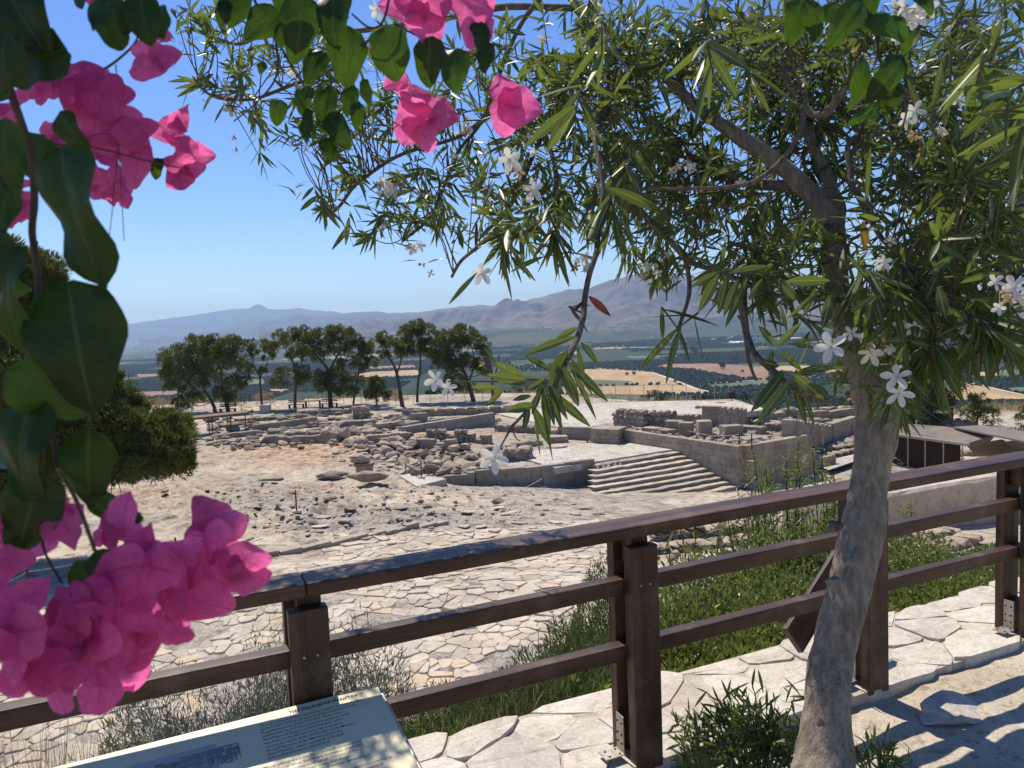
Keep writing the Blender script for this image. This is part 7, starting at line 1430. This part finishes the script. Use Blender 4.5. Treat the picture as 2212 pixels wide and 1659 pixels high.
bstem(bg_, [(10, -60), (18, 60), (20, 180), (45, 260), (68, 340), (75, 430), (70, 500), (80, 580), (85, 680), (85, 760), (92, 860), (115, 950), (125, 1010)], 9, 6, .47); bstem(bg_, [(85, 760), (95, 900), (100, 1010), (95, 1080), (90, 1150), (100, 1200), (135, 1260)], 4, 2.5, .47); bstem(bg_, [(125, 1010), (165, 1080), (195, 1160), (205, 1190)], 5, 4, .48, 'green_stem')
bstem(bg_, [(20, 180), (130, 180), (190, 165), (240, 140), (290, 95), (300, 60)], 3.5, 2, .6); bstem(bg_, [(68, 300), (120, 312), (200, 318), (270, 335), (350, 355), (410, 365)], 3, 1.6, .55); bstem(bg_, [(250, 140), (252, 165)], 1.4, 1, .6); bstem(bg_, [(60, 100), (20, 110), (-20, 118)], 3, 2, .5); bstem(bg_, [(70, 340), (240, 290), (245, 420), (235, 520)], 1, .8, .55); bstem(bg_, [(255, 300), (262, 410), (268, 520)], 1, .8, .56); bstem(bg_, [(0, 545), (40, 570), (75, 565), (80, 520)], 3, 2.5, .5)
bstem(bg_, [(205, 1190), (300, 1200), (420, 1190), (460, 1180)], 3, 1.5, .5); bstem(bg_, [(135, 100), (300, 90), (330, 130)], 1.5, 1, .6) if False else None
#          u, v, ang, size, d, wr
for a in [(40, 25, 60, 190, .44, .8, .1), (65, 130, 165, 170, .45, .75, .1), (5, 130, 100, 130, .43, .7, .2), (160, 470, 78, 310, .42, .58, .15), (168, 745, 80, 290, .43, .66, .1), (40, 965, 95, 230, .43, .6, .1), (190, 1015, 95, 180, .46, .58, .2), (60, 1115, 110, 190, .45, .66, .1), (15, 660, 95, 260, .42, .35, .5), (5, 460, 100, 150, .44, .4, .5), (10, 330, 95, 150, .43, .5, .6), (150, 285, 60, 95, .47, .7, .3), (-10, 560, 80, 150, .42, .5, .3)]:
    ov_leaf('leaf', bg_, *a[:5], 'boug_leaf', a[5], (rnd.uniform(-.2, .2), rnd.uniform(-.5, .5)), .5, tint=a[6], wave=.075, curl=rnd.uniform(.1, .5))
for a in [(62, 330, 80, 110, .5, .7, 1), (95, 345, 70, 100, .52, .7, .9), (245, 1100, 30, 125, .47, .5, .8), (212, 1230, 100, 90, .46, .9, .2), (175, 1245, 110, 70, .47, .8, .5), (320, 355, 60, 36, .6, .7, .9), (338, 365, 110, 48, .6, .6, .4), (350, 350, -20, 26, .6, .7, .9), (240, 50, 80, 110, .5, .85, .8), (310, 40, 80, 110, .49, .7, .2), (340, 45, 65, 90, .51, .7, .9), (215, 30, 110, 80, .48, .7, .2), (175, -8, 90, 60, .5, .8, .5), (275, 45, 110, 60, .5, .8, .1), (5, 30, 90, 100, .45, .7, .6), (20, 385, 95, 100, .5, .6, .7)]:
    ov_leaf('leaf', bg_, *a[:5], 'boug_leaf', a[5], (rnd.uniform(-.4, .4), rnd.uniform(-.5, .5)), .4, tint=a[6])
# big sunlit leaf turned flat to the sun
ov_leaf('leaf', bg_, 120, 850, 40, 210, .44, 'boug_leaf', .6, (1.2, .2), .3, tint=.8, label='leaf catching the sun with a pale glare')
for a in [(150, 180, 112, .56), (205, 228, 140, .57), (240, 205, 80, .58), (100, 182, 84, .56), (60, 195, 64, .55), (130, 155, 60, .55), (280, 292, 104, .57), (297, 350, 88, .58), (170, 345, 112, .56), (190, 392, 96, .56), (125, 300, 90, .55), (372, 282, 76, .6), (410, 338, 96, .6), (398, 372, 80, .6), (30, 425, 90, .55), (15, 250, 66, .55), (40, 460, 70, .55), (325, 130, 104, .6), (250, 260, 90, .57), (225, 5, 60, .56), (345, 75, 44, .6), (220, 320, 80, .57), (390, 255, 50, .6)]: bflower(bg_, *a)
for a in [(240, 405, 76, .62), (262, 418, 60, .62), (215, 410, 54, .62)]: bflower(bg_, *a, n=3)
for a in [(135, 1125, 110, .47), (100, 1150, 90, .47), (262, 1130, 116, .47), (235, 1150, 80, .48), (-5, 1140, 80, .46), (5, 1210, 90, .46), (470, 1140, 130, .5), (440, 1175, 100, .5), (500, 1215, 136, .5), (520, 1250, 90, .5), (428, 1290, 130, .49), (400, 1250, 80, .49), (300, 1220, 160, .46), (360, 1250, 140, .47), (225, 1300, 150, .45), (100, 1350, 200, .43), (30, 1310, 130, .43), (180, 1400, 170, .44), (60, 1440, 160, .43), (340, 1345, 120, .48), (270, 1420, 140, .46), (220, 1480, 120, .46), (20, 1380, 150, .42), (120, 1470, 130, .44), (290, 1300, 120, .46), (375, 1370, 80, .48), (15, 1470, 90, .43), (170, 1330, 130, .44), (240, 1370, 120, .45), (430, 1210, 90, .5), (380, 1200, 90, .49)]: bflower(bg_, *a)
bm_ = empty('bougainvillea', tuple(atd(850, -60, .7)), 'bougainvillea spray hanging into the top middle with a few pink bracts', 'bougainvillea')
bstem(bm_, [(520, -60), (560, 20), (590, 70), (600, 130), (590, 180), (545, 230), (505, 262)], 3.5, 1.5, .75); bstem(bm_, [(590, 70), (640, 160), (700, 240), (740, 300)], 3, 1.5, .72); bstem(bm_, [(850, -60), (830, 40), (800, 60), (760, 30)], 3, 2, .7); bstem(bm_, [(850, 50), (950, 100), (1050, 115), (1050, 60)], 2, 1.5, .75); bstem(bm_, [(1000, 130), (1010, 190), (1040, 235)], 1.3, 1, .75); bstem(bm_, [(810, 230), (830, 250), (870, 275)], 1.3, 1, .75); bstem(bm_, [(600, 175), (680, 200), (730, 260), (800, 300), (860, 270)], 1.5, 1, .72); bstem(bm_, [(700, 200), (702, 330), (700, 420)], .7, .5, .72); bstem(bm_, [(830, 200), (838, 290), (842, 380)], .7, .5, .72)
for a in [(505, 10, 100, 90, .7, .9, .2), (560, 50, 150, 100, .7, .7, .1), (610, 70, 110, 60, .7, .8, .1), (648, 55, 95, 150, .66, .55, .1), (718, 30, 90, 140, .66, .6, .1), (750, 120, 92, 125, .68, .68, .3), (676, 140, 120, 80, .7, .8, .1), (844, 115, 80, 112, .68, .78, .7), (925, 130, 95, 105, .7, .65, .3), (982, 145, 92, 100, .7, .68, .5), (1040, 75, 80, 70, .7, .7, .3), (1048, 120, 95, 70, .7, .6, .2), (655, 215, 95, 70, .7, .7, .6), (700, 230, 100, 100, .7, .5, .1), (730, 280, 60, 90, .69, .6, .05), (660, 270, 95, 80, .69, .5, .1), (710, 320, 60, 60, .7, .6, .1), (600, 242, 100, 56, .7, .7, .8), (770, 250, 100, 60, .7, .5, .2), (790, 200, 80, 60, .7, .5, .1), (755, 215, 100, 70, .7, .5, .1), (480, 30, 120, 60, .7, .7, .1), (620, -10, 90, 90, .68, .8, .1), (565, 145, 95, 30, .7, .7, .3)]:
    ov_leaf('leaf', bm_, *a[:5], 'boug_leaf', a[5], (rnd.uniform(-.3, .3), rnd.uniform(-.5, .5)), .5, tint=a[6], curl=.3)
for a in [(908, 238, 120, .75, 3, 20), (912, 280, 70, .75, 2, 60), (868, 172, 56, .76, 2, 60), (1095, 228, 100, .74, 3, 0), (915, 30, 100, .7, 3, 80), (880, 20, 80, .7, 2, 200), (1015, 8, 120, .72, 3, 60), (925, 90, 60, .7, 1, 110), (1040, 40, 60, .72, 2, 70)]: bflower(bm_, a[0], a[1], a[2]*1.15, a[3], a[4], a[5])
bt_ = empty('bougainvillea', tuple(atd(1850, -60, .9)), 'leafy green bougainvillea spray without bracts hanging at the top right', 'bougainvillea')
bstem(bt_, [(1810, -60), (1880, 30), (1895, 90), (1900, 130), (1950, 190), (1960, 230), (1945, 290)], 4, 2, .85); bstem(bt_, [(1895, 130), (1860, 200), (1850, 260)], 2, 1, .86); bstem(bt_, [(1770, 80), (1790, 70), (1880, 20)], 1.5, 1.5, .85); bstem(bt_, [(1740, 60), (1752, 170), (1760, 300)], 1.2, .8, .85); bstem(bt_, [(1710, 70), (1710, 120), (1714, 60)], 1, .8, .85)
for a in [(1722, 40, 95, 95, .82, .6, .9), (1760, 45, 60, 95, .8, .5, .1), (1800, 25, 200, 90, .84, .5, 1), (1835, 40, 125, 120, .8, .5, .2), (1880, 15, 80, 90, .82, .5, .2), (1910, 50, 30, 110, .82, .5, .9), (1945, 55, 40, 60, .83, .6, .7), (1865, 180, 95, 110, .84, .55, .7), (1920, 165, 125, 110, .82, .55, .1), (1930, 205, 100, 70, .84, .6, .2), (1870, 248, 150, 70, .85, .4, .9), (1900, 230, 170, 60, .85, .4, .6), (2000, 0, 60, 60, .84, .6, .5), (1960, 90, 90, 50, .86, .6, .3)]:
    ov_leaf('leaf', bt_, *a[:5], 'boug_leaf', a[5], (rnd.uniform(-.4, .4), rnd.uniform(-.5, .5)), .6, tint=a[6], curl=.5)

# unseen leaves added towards the sun, out of view, to shade the near leaves
bh = empty('added_shade_foliage', tuple(atd(100, -400, .9)), 'added bougainvillea foliage overhead, out of view, to shade the near leaves', 'bougainvillea', kind='stuff')
nbh = NB(); k = 0; Pl_, Dl_ = [], []
while k < 250:
    u_, v_ = rnd.uniform(-200, 330), rnd.uniform(-150, 1500)
    if (rnd.random() < .2 and v_ > 1150) or (rnd.random() < .6 and 130 < v_ < 450 and u_ > 90): continue
    p = atd(u_, v_, rnd.uniform(.42, .6))+sund*rnd.uniform(.12, 1.0); q = p-CAM; w_ = q@FW
    if w_ > .05:
        pu, pv = proj(p)
        if -70 < pu < 2300 and pv > -95: continue
    Pl_.append(p); k += 1
Pl_ = np.array(Pl_); m_ = len(Pl_); V, Q, T = quat_leaves(Pl_, rand_dirs(m_), norm(rand_dirs(m_)+[0, 0, 1.2]), rg.uniform(.05, .085, m_), .05, .1, ovate, 7, .25); o = mesh_np('foliage', V, Q, M['boug_leaf'], bh, True, T); tag(o, kind='stuff')
for k in range(5):
    a = Pl_[rnd.randrange(m_)]; b = Pl_[rnd.randrange(m_)]; V, Q = tube_np(spline([a, (a+b)/2+[0, 0, .05], b], 6), .004, 5); tag(mesh_np('stems', V, Q, M['stem'], bh, True), kind='stuff')
